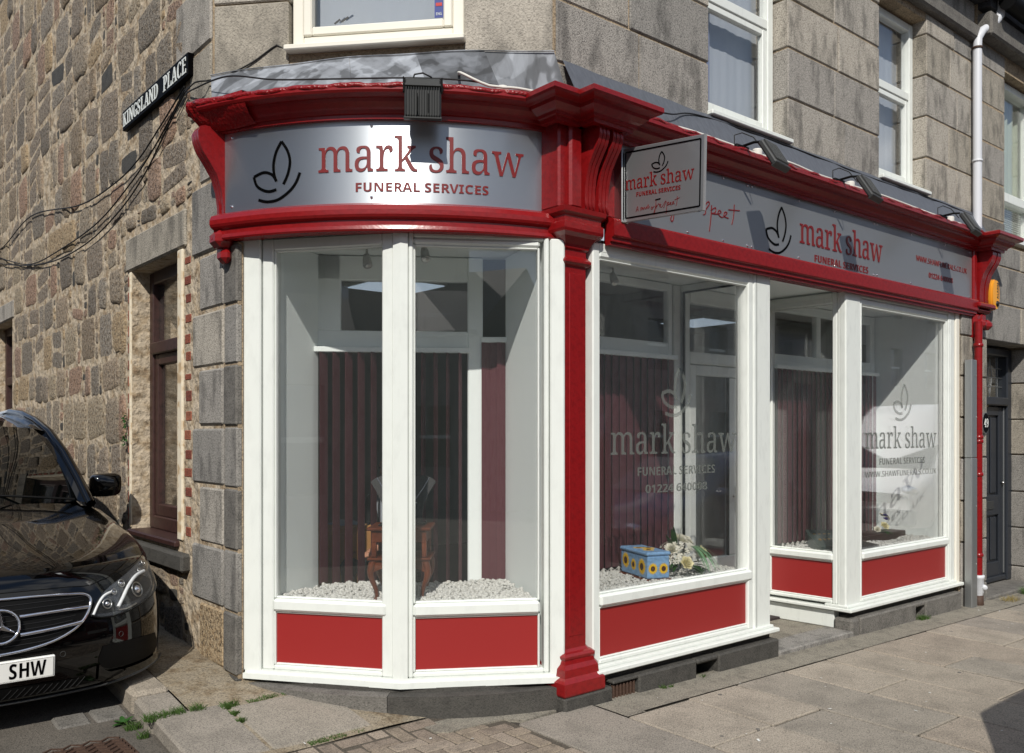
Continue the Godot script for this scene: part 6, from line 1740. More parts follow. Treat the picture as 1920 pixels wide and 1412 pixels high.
# ---------------------------------------------------------------- the black car in the lane
var car_rows := [[0.19, -0.07, 0.50, 0.0], [0.21, -0.01, 0.58, 0.0], [0.30, 0.02, 0.64, 0.0], [0.42, 0.025, 0.68, 0.0], [0.52, 0.01, 0.70, 0.0], [0.62, -0.02, 0.74, 0.0], [0.72, -0.06, 0.80, 0.02], [0.80, -0.11, 0.86, 0.05], [0.85, -0.20, 0.80, 0.10], [0.90, -0.45, 0.55, 0.14], [0.955, -0.9, 0.30, 0.16], [0.995, -1.35, 0.22, 0.17], [1.005, -1.5, 0.2, 0.17]]

func car_p(x: float, t: float) -> Vector3:
	var i := clampi(floori(t), 0, car_rows.size() - 2)
	var k := t - i
	var v := []
	for j in 4:
		v.append(cubic_interpolate(car_rows[i][j], car_rows[i + 1][j], car_rows[maxi(i - 1, 0)][j], car_rows[mini(i + 2, car_rows.size() - 1)][j], k))
	var q := 1.0 - pow(maxf(1.0 - pow(absf(x) / 0.935, 2.6), 0.0), 1.0 / 2.6)
	return Vector3(x, v[0] - v[3] * q, v[1] - v[2] * q)

func car_n(x: float, t: float) -> Vector3:
	var e := 0.004
	var xx := clampf(x, -0.925, 0.925)
	return (car_p(xx + e, t) - car_p(xx - e, t)).cross(car_p(xx, minf(t + 0.02, 12.0)) - car_p(xx, maxf(t - 0.02, 0.0))).normalized()

func car_at(x: float, t: float, off: float) -> Vector3:
	return car_p(x, t) + car_n(x, t) * off

# a patch laid on the nose: columns of [x, t low, t high]
func car_patch(cols: Array, off: float, nx := 24, ny := 10, flip := 1.0) -> MB:
	var mb := MB.new()
	var at := func(f: float, g: float, o: float) -> Vector3:
		var x := lerpf(cols[0][0], cols[-1][0], f)
		var i := 0
		while i < cols.size() - 2 and cols[i + 1][0] < x: i += 1
		var k: float = (x - cols[i][0]) / (cols[i + 1][0] - cols[i][0])
		return car_at(x * flip, lerpf(lerpf(cols[i][1], cols[i + 1][1], k), lerpf(cols[i][2], cols[i + 1][2], k), g), o)
	for i in nx:
		for j in ny:
			mb.smooth(1)
			var q := [at.call(float(i) / nx, float(j) / ny, off), at.call(float(i + 1) / nx, float(j) / ny, off), at.call(float(i + 1) / nx, float(j + 1) / ny, off), at.call(float(i) / nx, float(j + 1) / ny, off)]
			if flip > 0: mb.quad(q[0], q[1], q[2], q[3])
			else: mb.quad(q[3], q[2], q[1], q[0])
	return mb

func car_line(pts: Array, off: float, r: float, flip := 1.0, closed := false, k := 6) -> MB:
	var src := []
	for p in pts: src.append(Vector2(p[0], p[1] * 0.1))
	var s := smooth_pts(src, k)
	var out := []
	for p in s: out.append(car_at(p.x * flip, p.y * 10.0, off))
	var mb := MB.new(); mb.tube(out, r, 7, closed); return mb

func black_car() -> void:
	var c := thing("black_car", "glossy black saloon car with chrome grille parked nose out against the rubble gable", "car", Vector3(-2.63, 0.03, -1.36))
	c.rotation.x = 0.075
	var nx := 44; var ny := 60
	var mb := MB.new(); mb.smooth(1)
	var xs := []
	for i in nx + 1:
		var u := -1.0 + 2.0 * i / nx
		xs.append(0.9349 * sin(u * PI / 2.0) * 0.5 + 0.9349 * u * 0.5)
	for i in nx:
		for j in ny:
			var t0 := 12.0 * j / ny; var t1 := 12.0 * (j + 1) / ny
			mb.quad(car_p(xs[i], t0), car_p(xs[i + 1], t0), car_p(xs[i + 1], t1), car_p(xs[i], t1))
	var body := obj("body", mb, M.paint_black, c)
	# flanks, shoulders, tail
	for s in [-1.0, 1.0]:
		mb = MB.new(); mb.smooth(1)
		var st := []
		var zs := [-0.2, -0.6, -1.0, -1.5, -2.2, -3.0, -3.8, -4.5, -4.8, -4.9]
		for i in zs.size():
			var w: float = [0.93, 0.936, 0.937, 0.935, 0.93, 0.93, 0.935, 0.90, 0.82, 0.70][i]
			var top: float = [0.72, 0.76, 0.79, 0.82, 0.86, 0.88, 0.90, 0.90, 0.88, 0.82][i]
			var sh: float = [0.72, 0.765, 0.80, 0.87, 0.94, 0.96, 0.97, 0.97, 0.95, 0.88][i]
			var row := []
			if i == 0: row = [car_p(0.9345 * s, 0.5), car_p(0.9345 * s, 2.0), car_p(0.9345 * s, 3.0), car_p(0.9345 * s, 4.0), car_p(0.9345 * s, 5.5), car_p(0.9345 * s, 7.0), car_p(0.9345 * s, 8.0)]
			elif i < 3: 
				var tt := lerpf(9.0, 10.0, float(i - 1))
				row = [Vector3(s * (w - 0.03), 0.19, zs[i] - 0.2), Vector3(s * w, 0.32, zs[i] - 0.2), Vector3(s * w, 0.45, zs[i] - 0.2), Vector3(s * w, 0.56, zs[i] - 0.2), Vector3(s * w, 0.64, zs[i] - 0.2), Vector3(s * w, 0.72, zs[i] - 0.2), car_p(0.9345 * s, tt)]
			else: row = [Vector3(s * (w - 0.04), 0.19, zs[i]), Vector3(s * w, 0.32, zs[i]), Vector3(s * (w - 0.005), 0.45, zs[i]), Vector3(s * w, 0.58, zs[i]), Vector3(s * w, 0.70, zs[i]), Vector3(s * (w - 0.015), top, zs[i]), Vector3(s * minf(0.83, w - 0.05), sh, zs[i])]
			st.append(row)
		for i in st.size() - 1:
			for k in 6:
				if s > 0: mb.quad(st[i][k], st[i + 1][k], st[i + 1][k + 1], st[i][k + 1])
				else: mb.quad(st[i][k + 1], st[i + 1][k + 1], st[i + 1][k], st[i][k])
		obj("flank", mb, M.paint_black, c)
	mb = MB.new(); mb.smooth(1)
	for q in [[-3.9, 0.99, -4.5, 0.99], [-4.5, 0.99, -4.88, 0.90], [-4.88, 0.90, -4.9, 0.2]]: mb.quad(Vector3(-0.84, q[1], q[0]), Vector3(0.84, q[1], q[0]), Vector3(0.80, q[3], q[2]), Vector3(-0.80, q[3], q[2]))
	obj("boot", mb, M.paint_black, c)
	obj("underbody", bx(ID, -0.86, 0.86, 0.17, 0.28, -4.7, -0.45), M.trim_black, c)
	# glasshouse
	var ws := func(u: float, v: float) -> Vector3:   # windscreen: u across -1..1, v up
		var b := Vector3(0.745 * u, 1.0 - 0.02 * u * u, -1.42 - 0.20 * u * u)
		var t := Vector3(0.60 * u, 1.465 - 0.03 * u * u, -2.22 - 0.10 * u * u)
		return b.lerp(t, v) + Vector3(0, 0.035, 0.03) * sin(v * PI)
	mb = MB.new(); mb.smooth(1)
	for i in 16:
		for j in 8: mb.quad(ws.call(-1 + i / 8.0, j / 8.0), ws.call(-1 + (i + 1) / 8.0, j / 8.0), ws.call(-1 + (i + 1) / 8.0, (j + 1) / 8.0), ws.call(-1 + i / 8.0, (j + 1) / 8.0))
	obj("windscreen", mb, M.car_glass, c)
	mb = MB.new(); mb.smooth(1)
	var rf := func(u: float, v: float) -> Vector3:
		var z := lerpf(-2.22 - 0.10 * u * u, -3.75, v)
		return Vector3(u * lerpf(0.60, 0.56, v), 1.465 + 0.05 * sin(v * PI * 0.75) - 0.03 * u * u - 0.03 * v, z)
	for i in 12:
		for j in 8: mb.quad(rf.call(-1 + i / 6.0, j / 8.0), rf.call(-1 + (i + 1) / 6.0, j / 8.0), rf.call(-1 + (i + 1) / 6.0, (j + 1) / 8.0), rf.call(-1 + i / 6.0, (j + 1) / 8.0))
	obj("roof", mb, M.paint_black, c)
	mb = MB.new(); mb.quad(Vector3(-0.56, 1.465, -3.75), Vector3(0.56, 1.465, -3.75), Vector3(0.70, 1.0, -4.35), Vector3(-0.70, 1.0, -4.35)); obj("rear_window", mb, M.car_glass, c)
	for s in [-1.0, 1.0]:
		# pillar and roof rail sweep, then the side glass under it
		var edge := [Vector3(s * 0.80, 0.975, -1.50), Vector3(s * 0.775, 1.12, -1.74), Vector3(s * 0.735, 1.28, -1.98), Vector3(s * 0.69, 1.41, -2.24), Vector3(s * 0.655, 1.475, -2.5), Vector3(s * 0.635, 1.505, -2.85), Vector3(s * 0.625, 1.50, -3.25), Vector3(s * 0.62, 1.45, -3.7), Vector3(s * 0.72, 1.2, -4.1), Vector3(s * 0.80, 0.98, -4.4)]
		mb = MB.new(); mb.tube(edge, 0.033, 8); obj("pillar", mb, M.paint_black, c)
		mb = MB.new(); mb.smooth(1)
		for i in 4:
			var a: Vector3 = ws.call(s, i / 4.0); var b: Vector3 = ws.call(s, (i + 1) / 4.0)
			if s > 0: mb.quad(a, edge[i], edge[i + 1], b)
			else: mb.quad(edge[i], a, b, edge[i + 1])
		for i in 4:
			var a: Vector3 = rf.call(s, i / 4.0); var b: Vector3 = rf.call(s, (i + 1) / 4.0)
			if s > 0: mb.quad(a, edge[i + 3], edge[i + 4], b)
			else: mb.quad(edge[i + 3], a, b, edge[i + 4])
		obj("pillar_fairing", mb, M.paint_black, c)
		mb = MB.new()
		for i in 9:
			var a: Vector3 = edge[i]; var b: Vector3 = edge[i + 1]
			var a0 := Vector3(s * 0.83, 0.94, a.z); var b0 := Vector3(s * 0.83, 0.94, b.z)
			if s > 0: mb.quad(b0, a0, a, b)
			else: mb.quad(a0, b0, b, a)
		obj("side_window", mb, M.car_glass, c)
		# mirror
		var mi := hold("mirror", c)
		mb = MB.new(); mb.smooth(1)
		var prof := []
		var mt := Transform3D(Basis(Vector3.UP, -0.15 * s), Vector3(s * 0.995, 1.05, -1.88))
		for ring in [[0.0, 0.075, 0.062], [0.2, 0.102, 0.080], [0.7, 0.112, 0.086], [1.0, 0.110, 0.083]]:
			var row := []
			for k in 16:
				var a := TAU * k / 16
				row.append(mt * Vector3(ring[1] * signf(cos(a)) * pow(absf(cos(a)), 0.5), ring[2] * signf(sin(a)) * pow(absf(sin(a)), 0.5) + 0.008 * cos(a) * s, 0.06 - ring[0] * 0.11))
			prof.append(row)
		for j in 3:
			for k in 16: mb.quad(prof[j][k], prof[j + 1][k], prof[j + 1][(k + 1) % 16], prof[j][(k + 1) % 16])
		for k in range(1, 15): mb.tri(prof[0][0], prof[0][k], prof[0][k + 1])
		obj("shell", mb, M.paint_black, mi)
		obj("mirror_glass", bx(mt, -0.09, 0.09, -0.055, 0.055, -0.058, -0.050), M.chrome, mi)
		obj("mirror_foot", bx(mt, -s * 0.16, -s * 0.05, -0.06, -0.03, -0.03, 0.03, 0.01), M.trim_black, mi)
		# wheel
		for z in [-0.84, -3.71]:
			var w := hold("wheel", c)
			var wt := Transform3D(Basis(Vector3.BACK, -PI / 2 * s), Vector3(s * 0.72, 0.325, z))
			mb = MB.new(); mb.lathe(wt, [Vector2(0.22, 0.0), Vector2(0.31, 0.0), Vector2(0.325, 0.03), Vector2(0.325, 0.19), Vector2(0.31, 0.215), Vector2(0.235, 0.212)], 28); obj("tyre", mb, M.rubber, w)
			mb = MB.new(); mb.lathe(wt, [Vector2(0.235, 0.20), Vector2(0.225, 0.17), Vector2(0.07, 0.19), Vector2(0.001, 0.195)], 28); obj("rim", mb, M.galv, w)
			var arch := []
			for k in 20: arch.append(Vector2(cos(TAU * k / 20), sin(TAU * k / 20)) * 0.365)
			mb = MB.new(); mb.prism(Transform3D(Basis(Vector3.UP, PI / 2 * s), Vector3(s * 0.93, 0.34, z)), arch, -0.02, 0.009); obj("arch", mb, M.trim_black, w)
	# grille
	var gr := hold("grille", c)
	var gcol := [[0.0, 3.42, 5.95], [0.1, 3.5, 5.95], [0.227, 3.7, 5.9], [0.324, 4.06, 5.84], [0.384, 4.45, 5.79], [0.421, 4.93, 5.72], [0.436, 5.35, 5.5]]
	for s in [-1.0, 1.0]:
		obj("opening", car_patch(gcol, 0.003, 16, 8, s), M.trim_black, gr)
		obj("surround", car_line([[0.0, 6.0], [0.18, 5.97], [0.34, 5.86], [0.41, 5.74], [0.437, 5.45], [0.42, 4.92], [0.384, 4.44], [0.324, 4.04], [0.227, 3.68], [0.1, 3.47], [0.0, 3.40]], 0.008, 0.0085, s), M.chrome, gr)
		obj("bar", car_line([[0.086, 5.10], [0.26, 5.14], [0.415, 5.12]], 0.018, 0.0105, s), M.chrome, gr)
		obj("bar", car_line([[0.086, 4.25], [0.24, 4.33], [0.378, 4.44]], 0.018, 0.0105, s), M.chrome, gr)
		for i in 9: obj("fine_bar", car_line([[0.01, 3.75 + i * 0.24], [0.2, 3.8 + i * 0.235], [lerpf(0.29, 0.42, i / 8.0), 3.95 + i * 0.215]], 0.004, 0.0025, s, false, 4), M.trim_grey, gr)
	var em := hold("star_badge", c)
	var cen := car_at(0.0, 4.72, 0.03)
	var et := Transform3D(Basis(Vector3.RIGHT, -0.28), cen)
	var ring := []
	for i in 28: ring.append(et * Vector3(cos(TAU * i / 28) * 0.082, sin(TAU * i / 28) * 0.082, 0))
	mb = MB.new(); mb.tube(ring, 0.0075, 8, true); obj("ring", mb, M.chrome, em)
	for i in 3:
		var a := PI / 2 + TAU * i / 3
		var tip := Vector3(cos(a), sin(a), 0) * 0.08; var sd := Vector3(-sin(a), cos(a), 0) * 0.014
		mb = MB.new()
		mb.tri(et * sd, et * (-sd + Vector3.ZERO), et * tip) 
		mb.tri(et * Vector3(0, 0, 0.012), et * sd, et * tip); mb.tri(et * (-sd), et * Vector3(0, 0, 0.012), et * tip)
		obj("point", mb, M.chrome, em)
	# head lamps
	var hcol := [[0.436, 4.60, 4.70], [0.48, 4.48, 5.36], [0.52, 4.43, 5.74], [0.56, 4.42, 5.97], [0.66, 4.51, 6.43], [0.72, 4.60, 6.76], [0.785, 4.73, 7.14], [0.83, 4.86, 6.62], [0.866, 5.06, 5.3]]
	for s in [-1.0, 1.0]:
		var hl := hold("headlight", c)
		obj("housing", car_patch(hcol, 0.002, 26, 12, s), plain(Color(0.36, 0.37, 0.39), 0.25, 0.7), hl)
		obj("daytime_strip", car_line([[0.584, 4.80], [0.612, 5.15], [0.66, 5.72], [0.72, 6.15], [0.785, 6.24]], 0.012, 0.010, s), M.lamp_white, hl)
		obj("daytime_strip", car_line([[0.445, 4.66], [0.475, 5.15], [0.51, 5.5], [0.55, 5.62]], 0.010, 0.007, s), M.lamp_white, hl)
		obj("bezel", car_line([[0.585, 4.66], [0.64, 4.62], [0.70, 4.72]], 0.008, 0.006, s), M.chrome_dull, hl)
		for q in [[0.715, 5.40, 0.042], [0.525, 5.08, 0.026], [0.62, 5.95, 0.02], [0.80, 6.75, 0.018], [0.755, 6.35, 0.016], [0.57, 5.6, 0.015]]:
			mb = MB.new(); mb.ball(car_at(q[0] * s, q[1], 0.004), Vector3.ONE * q[2] * 0.6, 12, 8); obj("projector", mb, M.chrome, hl)
			var rg := []
			var nn := car_n(q[0] * s, q[1]); var uu := nn.cross(Vector3.UP).normalized(); var vv := nn.cross(uu)
			for k in 14: rg.append(car_at(q[0] * s, q[1], 0.01) + (uu * cos(TAU * k / 14) + vv * sin(TAU * k / 14)) * q[2])
			mb = MB.new(); mb.tube(rg, 0.004, 6, true); obj("projector_ring", mb, M.chrome_dull, hl)
		obj("reflector", car_patch([[0.60, 4.85, 5.2], [0.66, 4.85, 6.0], [0.74, 4.95, 6.2], [0.80, 5.1, 5.9], [0.835, 5.3, 5.6]], 0.006, 12, 6, s), M.trim_grey, hl)
		obj("reflector", car_patch([[0.47, 4.7, 5.0], [0.52, 4.65, 5.35], [0.57, 4.65, 5.1]], 0.006, 8, 5, s), M.trim_grey, hl)
		obj("lens", car_patch(hcol, 0.024, 26, 12, s), M.glass, hl)
		obj("lens_edge", car_line([[0.436, 4.65], [0.48, 4.46], [0.56, 4.40], [0.66, 4.50], [0.76, 4.68], [0.83, 4.85], [0.868, 5.1]], 0.014, 0.006, s), M.trim_black, hl)
	# bumper: lower intakes, blades, lip, sensors, shut line
	var bp := hold("bumper", c)
	for s in [-1.0, 1.0]:
		obj("side_intake", car_patch([[0.473, 2.3, 2.5], [0.495, 2.0, 2.97], [0.525, 1.81, 2.97], [0.63, 1.73, 2.94], [0.75, 1.70, 2.84], [0.845, 1.74, 2.69], [0.862, 1.98, 2.25]], 0.003, 18, 8, s), M.trim_black, bp)
		obj("blade", car_patch([[0.47, 1.3, 2.2], [0.50, 1.15, 1.9], [0.53, 1.1, 1.70], [0.63, 1.1, 1.62], [0.75, 1.15, 1.62], [0.85, 1.25, 1.72]], 0.014, 18, 6, s), M.paint_black, bp)
		obj("lower_grille", car_patch([[0.0, 1.15, 1.85], [0.2, 1.15, 1.82], [0.36, 1.2, 1.72], [0.43, 1.25, 1.35]], 0.003, 12, 5, s), M.trim_black, bp)
		for i in 12: obj("mesh_rib", car_line([[0.01 + i * 0.032, 1.2], [0.05 + i * 0.032, 1.72]], 0.004, 0.0018, s, false, 3), M.trim_grey, bp)
		obj("lip", car_line([[0.0, 0.62], [0.25, 0.62], [0.45, 0.55], [0.62, 0.85], [0.78, 1.05], [0.90, 1.15]], 0.012, 0.007, s), M.lamp_grey, bp)
		obj("bonnet_gap", car_line([[0.0, 6.35], [0.3, 6.30], [0.43, 6.2], [0.50, 6.35], [0.66, 6.75], [0.79, 7.3], [0.86, 8.0]], 0.0005, 0.0022, s), M.trim_black, bp)
		for q in [[0.287, 2.97], [0.60, 3.35]]:
			var rg := []
			var nn := car_n(q[0] * s, q[1]); var uu := nn.cross(Vector3.UP).normalized(); var vv := nn.cross(uu)
			for k in 12: rg.append(car_at(q[0] * s, q[1], 0.001) + (uu * cos(TAU * k / 12) + vv * sin(TAU * k / 12)) * 0.014)
			mb = MB.new(); mb.tube(rg, 0.0014, 5, true); obj("parking_sensor", mb, M.lamp_grey, bp)
	# number plate, partly out of the picture
	var np := hold("number_plate", c)
	var pt := Transform3D(Basis(Vector3.RIGHT, 0.03), Vector3(-0.012, 0.374, 0.052))
	obj("plate", bx(pt, -0.255, 0.255, -0.056, 0.056, -0.02, 0.0, 0.004), M.plate_white, np)
	bars(np, "border", pt, -0.248, 0.248, -0.049, 0.049, 0.002, 0.0, 0.0012, M.lamp_grey, 0.0)
	obj("plate_lettering", text("SHW", false, 0.168, 0.079, 0.0015, 700), M.letter_black, np, pt * Transform3D(Basis(), Vector3(0.045, -0.038, 0.0)))
	# wipers and cabin
	for q in [[-0.55, 0.05], [0.12, 0.68]]:
		mb = MB.new(); mb.tube([Vector3(q[1], 1.02, -1.44), Vector3((q[0] + q[1]) / 2, 1.045, -1.47), Vector3(q[0], 1.06, -1.54)], 0.008, 6); obj("wiper", mb, M.trim_black, c)
	obj("dashboard", bx(ID, -0.72, 0.72, 0.86, 0.97, -2.1, -1.55, 0.03), M.trim_black, c)
	for x in [-0.38, 0.38]:
		obj("seat", bx(ID, x - 0.25, x + 0.25, 0.5, 1.12, -2.9, -2.72, 0.05), M.trim_black, c)
		obj("headrest", bx(ID, x - 0.13, x + 0.13, 1.14, 1.32, -2.9, -2.78, 0.04), M.trim_black, c)
	obj("cabin_floor", bx(ID, -0.8, 0.8, 0.3, 0.5, -4.3, -1.5), M.trim_black, c)

# ---------------------------------------------------------------- other vehicles, seen mirrored in the glass
func vehicle(v: Node3D, paint: Material, st: Array, glassy: Array, wheels: Array, w: float) -> void:
	# stations [x, y low, y shoulder, y top, half width low, half width top] along x, nose at x = 0
	var ring := func(s: Array) -> Array:
		var o := []
		for q in [[0.92, 0.0], [1.0, 0.25], [1.0, 0.75], [0.97, 1.0]]: o.append(Vector3(s[0], lerpf(s[1], s[2], q[1]), s[4] * q[0]))
		o.append(Vector3(s[0], lerpf(s[2], s[3], 0.5), lerpf(s[4], s[5], 0.55))); o.append(Vector3(s[0], s[3], s[5])); o.append(Vector3(s[0], s[3] + 0.02, 0.0))
		for i in range(5, -1, -1): o.append(o[i] * Vector3(1, 1, -1))
		return o
	var mb := MB.new(); mb.smooth(1)
	var rs := []
	for s in st: rs.append(ring.call(s))
	for i in rs.size() - 1:
		for k in 12: mb.quad(rs[i][k], rs[i][k + 1], rs[i + 1][k + 1], rs[i + 1][k])
	for e in [0, rs.size() - 1]:
		for k in range(1, 12): 
			if e: mb.tri(rs[e][0], rs[e][k + 1], rs[e][k])
			else: mb.tri(rs[e][0], rs[e][k], rs[e][k + 1])
	obj("body", mb, paint, v)
	for g in glassy:      # panes: four corners with thickness
		for s in ([-1.0, 1.0] if g[0] == "side_window" else [1.0]):
			mb = MB.new()
			var q := []
			for p in g[1]: q.append(p * Vector3(1, 1, s))
			if s > 0: mb.quad(q[0], q[1], q[2], q[3])
			else: mb.quad(q[3], q[2], q[1], q[0])
			obj(g[0], mb, M.car_glass, v)
	for x in wheels:
		for s in [-1.0, 1.0]:
			var wl := hold("wheel", v)
			var wt := Transform3D(Basis(Vector3.RIGHT, PI / 2 * s), Vector3(x, 0.33, s * (w - 0.2)))
			mb = MB.new(); mb.lathe(wt, [Vector2(0.2, 0.0), Vector2(0.32, 0.0), Vector2(0.33, 0.05), Vector2(0.33, 0.18), Vector2(0.31, 0.215), Vector2(0.21, 0.21)], 20); obj("tyre", mb, M.rubber, wl)
			mb = MB.new(); mb.lathe(wt, [Vector2(0.21, 0.19), Vector2(0.06, 0.20), Vector2(0.001, 0.205)], 20); obj("rim", mb, M.galv, wl)

func parked_vehicles() -> void:
	var red := plain(Color(0.36, 0.05, 0.06), 0.25); red.clearcoat_enabled = true; red.clearcoat = 1.0; red.clearcoat_roughness = 0.03
	var navy := plain(Color(0.05, 0.09, 0.24), 0.25); navy.clearcoat_enabled = true; navy.clearcoat = 1.0; navy.clearcoat_roughness = 0.03
	var v := thing("red_van", "small dark red delivery van parked at the kerb in front of the shop", "van", Vector3(-0.88, -0.15, 3.83))
	vehicle(v, red, [[0.0, 0.3, 0.7, 0.78, 0.72, 0.6], [0.12, 0.22, 0.82, 0.95, 0.85, 0.72], [0.6, 0.2, 0.95, 1.13, 0.90, 0.76], [1.0, 0.2, 1.05, 1.6, 0.91, 0.74], [1.3, 0.2, 1.1, 1.92, 0.91, 0.76], [4.4, 0.2, 1.1, 1.98, 0.91, 0.82], [4.55, 0.3, 1.1, 1.9, 0.88, 0.76]],
		[["windscreen", [Vector3(0.64, 1.20, -0.72), Vector3(0.64, 1.20, 0.72), Vector3(1.22, 1.88, 0.68), Vector3(1.22, 1.88, -0.68)]], ["side_window", [Vector3(0.95, 1.12, 0.92), Vector3(1.9, 1.14, 0.925), Vector3(1.9, 1.70, 0.85), Vector3(1.3, 1.70, 0.84)]]], [0.8, 3.6], 0.91)
	for s in [-1.0, 1.0]:
		var hm := MB.new(); hm.ball(Vector3(0.12, 0.72, s * 0.64), Vector3(0.12, 0.09, 0.14), 12, 8); obj("headlight", hm, M.chrome, v)
		hm = MB.new(); hm.ball(Vector3(0.95, 1.16, s * 1.03), Vector3(0.07, 0.10, 0.11), 12, 8); obj("mirror", hm, M.trim_black, v)
	obj("bumper", bx(ID, -0.02, 0.1, 0.28, 0.48, -0.7, 0.7, 0.03), M.trim_black, v)
	obj("side_stripe", bx(ID, 2.0, 4.2, 0.78, 1.02, -0.918, -0.912), M.white, v)
	v = thing("blue_car", "dark blue family car parked at the kerb between the red van and the white van", "car", Vector3(4.1, -0.18, 3.78))
	vehicle(v, navy, [[0.0, 0.25, 0.62, 0.66, 0.62, 0.5], [0.12, 0.2, 0.68, 0.76, 0.80, 0.66], [0.6, 0.2, 0.74, 0.90, 0.90, 0.74], [1.15, 0.2, 0.80, 1.0, 0.91, 0.74], [1.75, 0.2, 0.86, 1.42, 0.91, 0.62], [2.6, 0.2, 0.88, 1.52, 0.91, 0.60], [3.6, 0.2, 0.90, 1.48, 0.90, 0.58], [4.15, 0.22, 0.90, 1.05, 0.88, 0.66], [4.3, 0.28, 0.7, 0.9, 0.74, 0.6]],
		[["windscreen", [Vector3(1.12, 1.03, -0.70), Vector3(1.12, 1.03, 0.70), Vector3(1.74, 1.45, 0.58), Vector3(1.74, 1.45, -0.58)]], ["side_window", [Vector3(1.55, 0.93, 0.915), Vector3(3.7, 0.95, 0.915), Vector3(3.45, 1.42, 0.665), Vector3(1.95, 1.42, 0.685)]]], [0.8, 3.4], 0.91)
	for s in [-1.0, 1.0]:
		var hm := MB.new(); hm.ball(Vector3(0.12, 0.66, s * 0.62), Vector3(0.12, 0.07, 0.14), 12, 8); obj("headlight", hm, M.chrome, v)
		hm = MB.new(); hm.ball(Vector3(1.27, 1.04, s * 1.03), Vector3(0.07, 0.075, 0.11), 12, 8); obj("mirror", hm, navy, v)
	obj("bumper", bx(ID, -0.02, 0.1, 0.25, 0.42, -0.7, 0.7, 0.03), M.trim_black, v)
	var wp := plain(Color(0.88, 0.88, 0.88), 0.3); wp.clearcoat_enabled = true; wp.clearcoat = 0.8
	v = thing("white_van", "large white delivery van parked beyond the blue car, nose towards the corner", "van", Vector3(10.9, -0.24, 3.9))
	vehicle(v, wp, [[0.0, 0.3, 0.75, 0.82, 0.78, 0.66], [0.15, 0.25, 0.88, 1.0, 0.92, 0.78], [0.75, 0.25, 1.05, 1.18, 0.97, 0.84], [1.5, 0.25, 1.15, 2.15, 0.98, 0.82], [1.9, 0.25, 1.2, 2.35, 0.98, 0.84], [5.1, 0.25, 1.25, 2.4, 0.98, 0.88], [5.3, 0.3, 1.2, 2.3, 0.94, 0.84]],
		[["windscreen", [Vector3(0.76, 1.22, -0.80), Vector3(0.76, 1.22, 0.80), Vector3(1.44, 2.05, 0.72), Vector3(1.44, 2.05, -0.72)]], ["side_window", [Vector3(1.05, 1.15, 0.985), Vector3(2.0, 1.2, 0.99), Vector3(2.0, 1.95, 0.925), Vector3(1.5, 1.92, 0.915)]]], [0.85, 4.2], 0.98)
	for s in [-1.0, 1.0]:
		var hm := MB.new(); hm.ball(Vector3(0.14, 0.86, s * 0.70), Vector3(0.12, 0.11, 0.17), 12, 8); obj("headlight", hm, M.chrome, v)
		obj("mirror", bx(ID, 1.2, 1.35, 1.2, 1.5, s * 1.12 - 0.1, s * 1.12 + 0.1, 0.04), M.trim_black, v)
	obj("bumper", bx(ID, -0.03, 0.12, 0.28, 0.58, -0.85, 0.85, 0.05), M.lamp_grey, v)
	obj("grille", bx(ID, -0.01, 0.06, 0.66, 0.82, -0.5, 0.5, 0.02), M.trim_black, v)

# ---------------------------------------------------------------- across the streets, seen mirrored in the glass
func terrace(label: String, at: Vector3, yaw: float, w: float, h: float, d: float, bays: int, floors: int, stacks: int) -> void:
	var b := thing("terrace", label, "building", at)
	b.rotation.y = yaw
	var holes := []
	for f in floors:
		for i in bays:
			var x := w * (i + 0.5) / bays; var y := 0.9 + f * 2.9
			holes.append([x - 0.5, x + 0.5, y, y + 1.6])
	var mb := MB.new(); holed(mb, ID, 0.0, w, -0.6, h, holes, -0.4, 0.0)
	mb.box(ID, 0.0, 0.4, -0.6, h, -d, -0.4); mb.box(ID, w - 0.4, w, -0.6, h, -d, -0.4); mb.box(ID, 0.4, w - 0.4, -0.6, h, -d, -d + 0.4)
	obj("wall", mb, M.granite[1], b)
	for q in holes:
		obj("window", bx(ID, q[0], q[1], q[2], q[3], -0.22, -0.16), M.glass_dark, b)
		obj("window_frame", bx(ID, q[0], q[1], (q[2] + q[3]) / 2 - 0.04, (q[2] + q[3]) / 2 + 0.04, -0.158, -0.12), M.white, b)
	obj("rooms", bx(ID, 0.5, w - 0.5, -0.5, h - 0.1, -d + 0.5, -1.2), M.trim_black, b)
	mb = MB.new(); mb.prism(frame_at(Vector3.ZERO, Vector3(0, 0, 1)), [Vector2(-0.25, h - 0.05), Vector2(-0.25, h + 0.08), Vector2(d * 0.5, h + d * 0.36), Vector2(d + 0.25, h + 0.08), Vector2(d + 0.25, h - 0.05)], 0.0, 0.0)
	mb = MB.new(); mb.prism(Transform3D(Basis(Vector3(0, 0, -1), Vector3.UP, Vector3.RIGHT), Vector3.ZERO), [Vector2(-0.25, h - 0.05), Vector2(d + 0.25, h - 0.05), Vector2(d + 0.25, h + 0.08), Vector2(d * 0.5, h + d * 0.36), Vector2(-0.25, h + 0.08)], 0.0, w)
	obj("roof", mb, M.slate, b)
	for i in stacks:
		var x := w * (i + 0.5) / stacks
		var c := hold("chimney", b)
		obj("stack", bx(ID, x - 0.7, x + 0.7, h + d * 0.2, h + d * 0.36 + 1.3, -d * 0.5 - 0.4, -d * 0.5 + 0.4, 0.03), M.granite_dark, c)
		for k in 4:
			mb = MB.new(); mb.lathe(Transform3D(Basis(), Vector3(x - 0.5 + k * 0.33, h + d * 0.36 + 1.3, -d * 0.5)), [Vector2(0.13, 0.0), Vector2(0.11, 0.4), Vector2(0.13, 0.45), Vector2(0.1, 0.45)], 8); obj("pot", mb, M.brick[0], c)

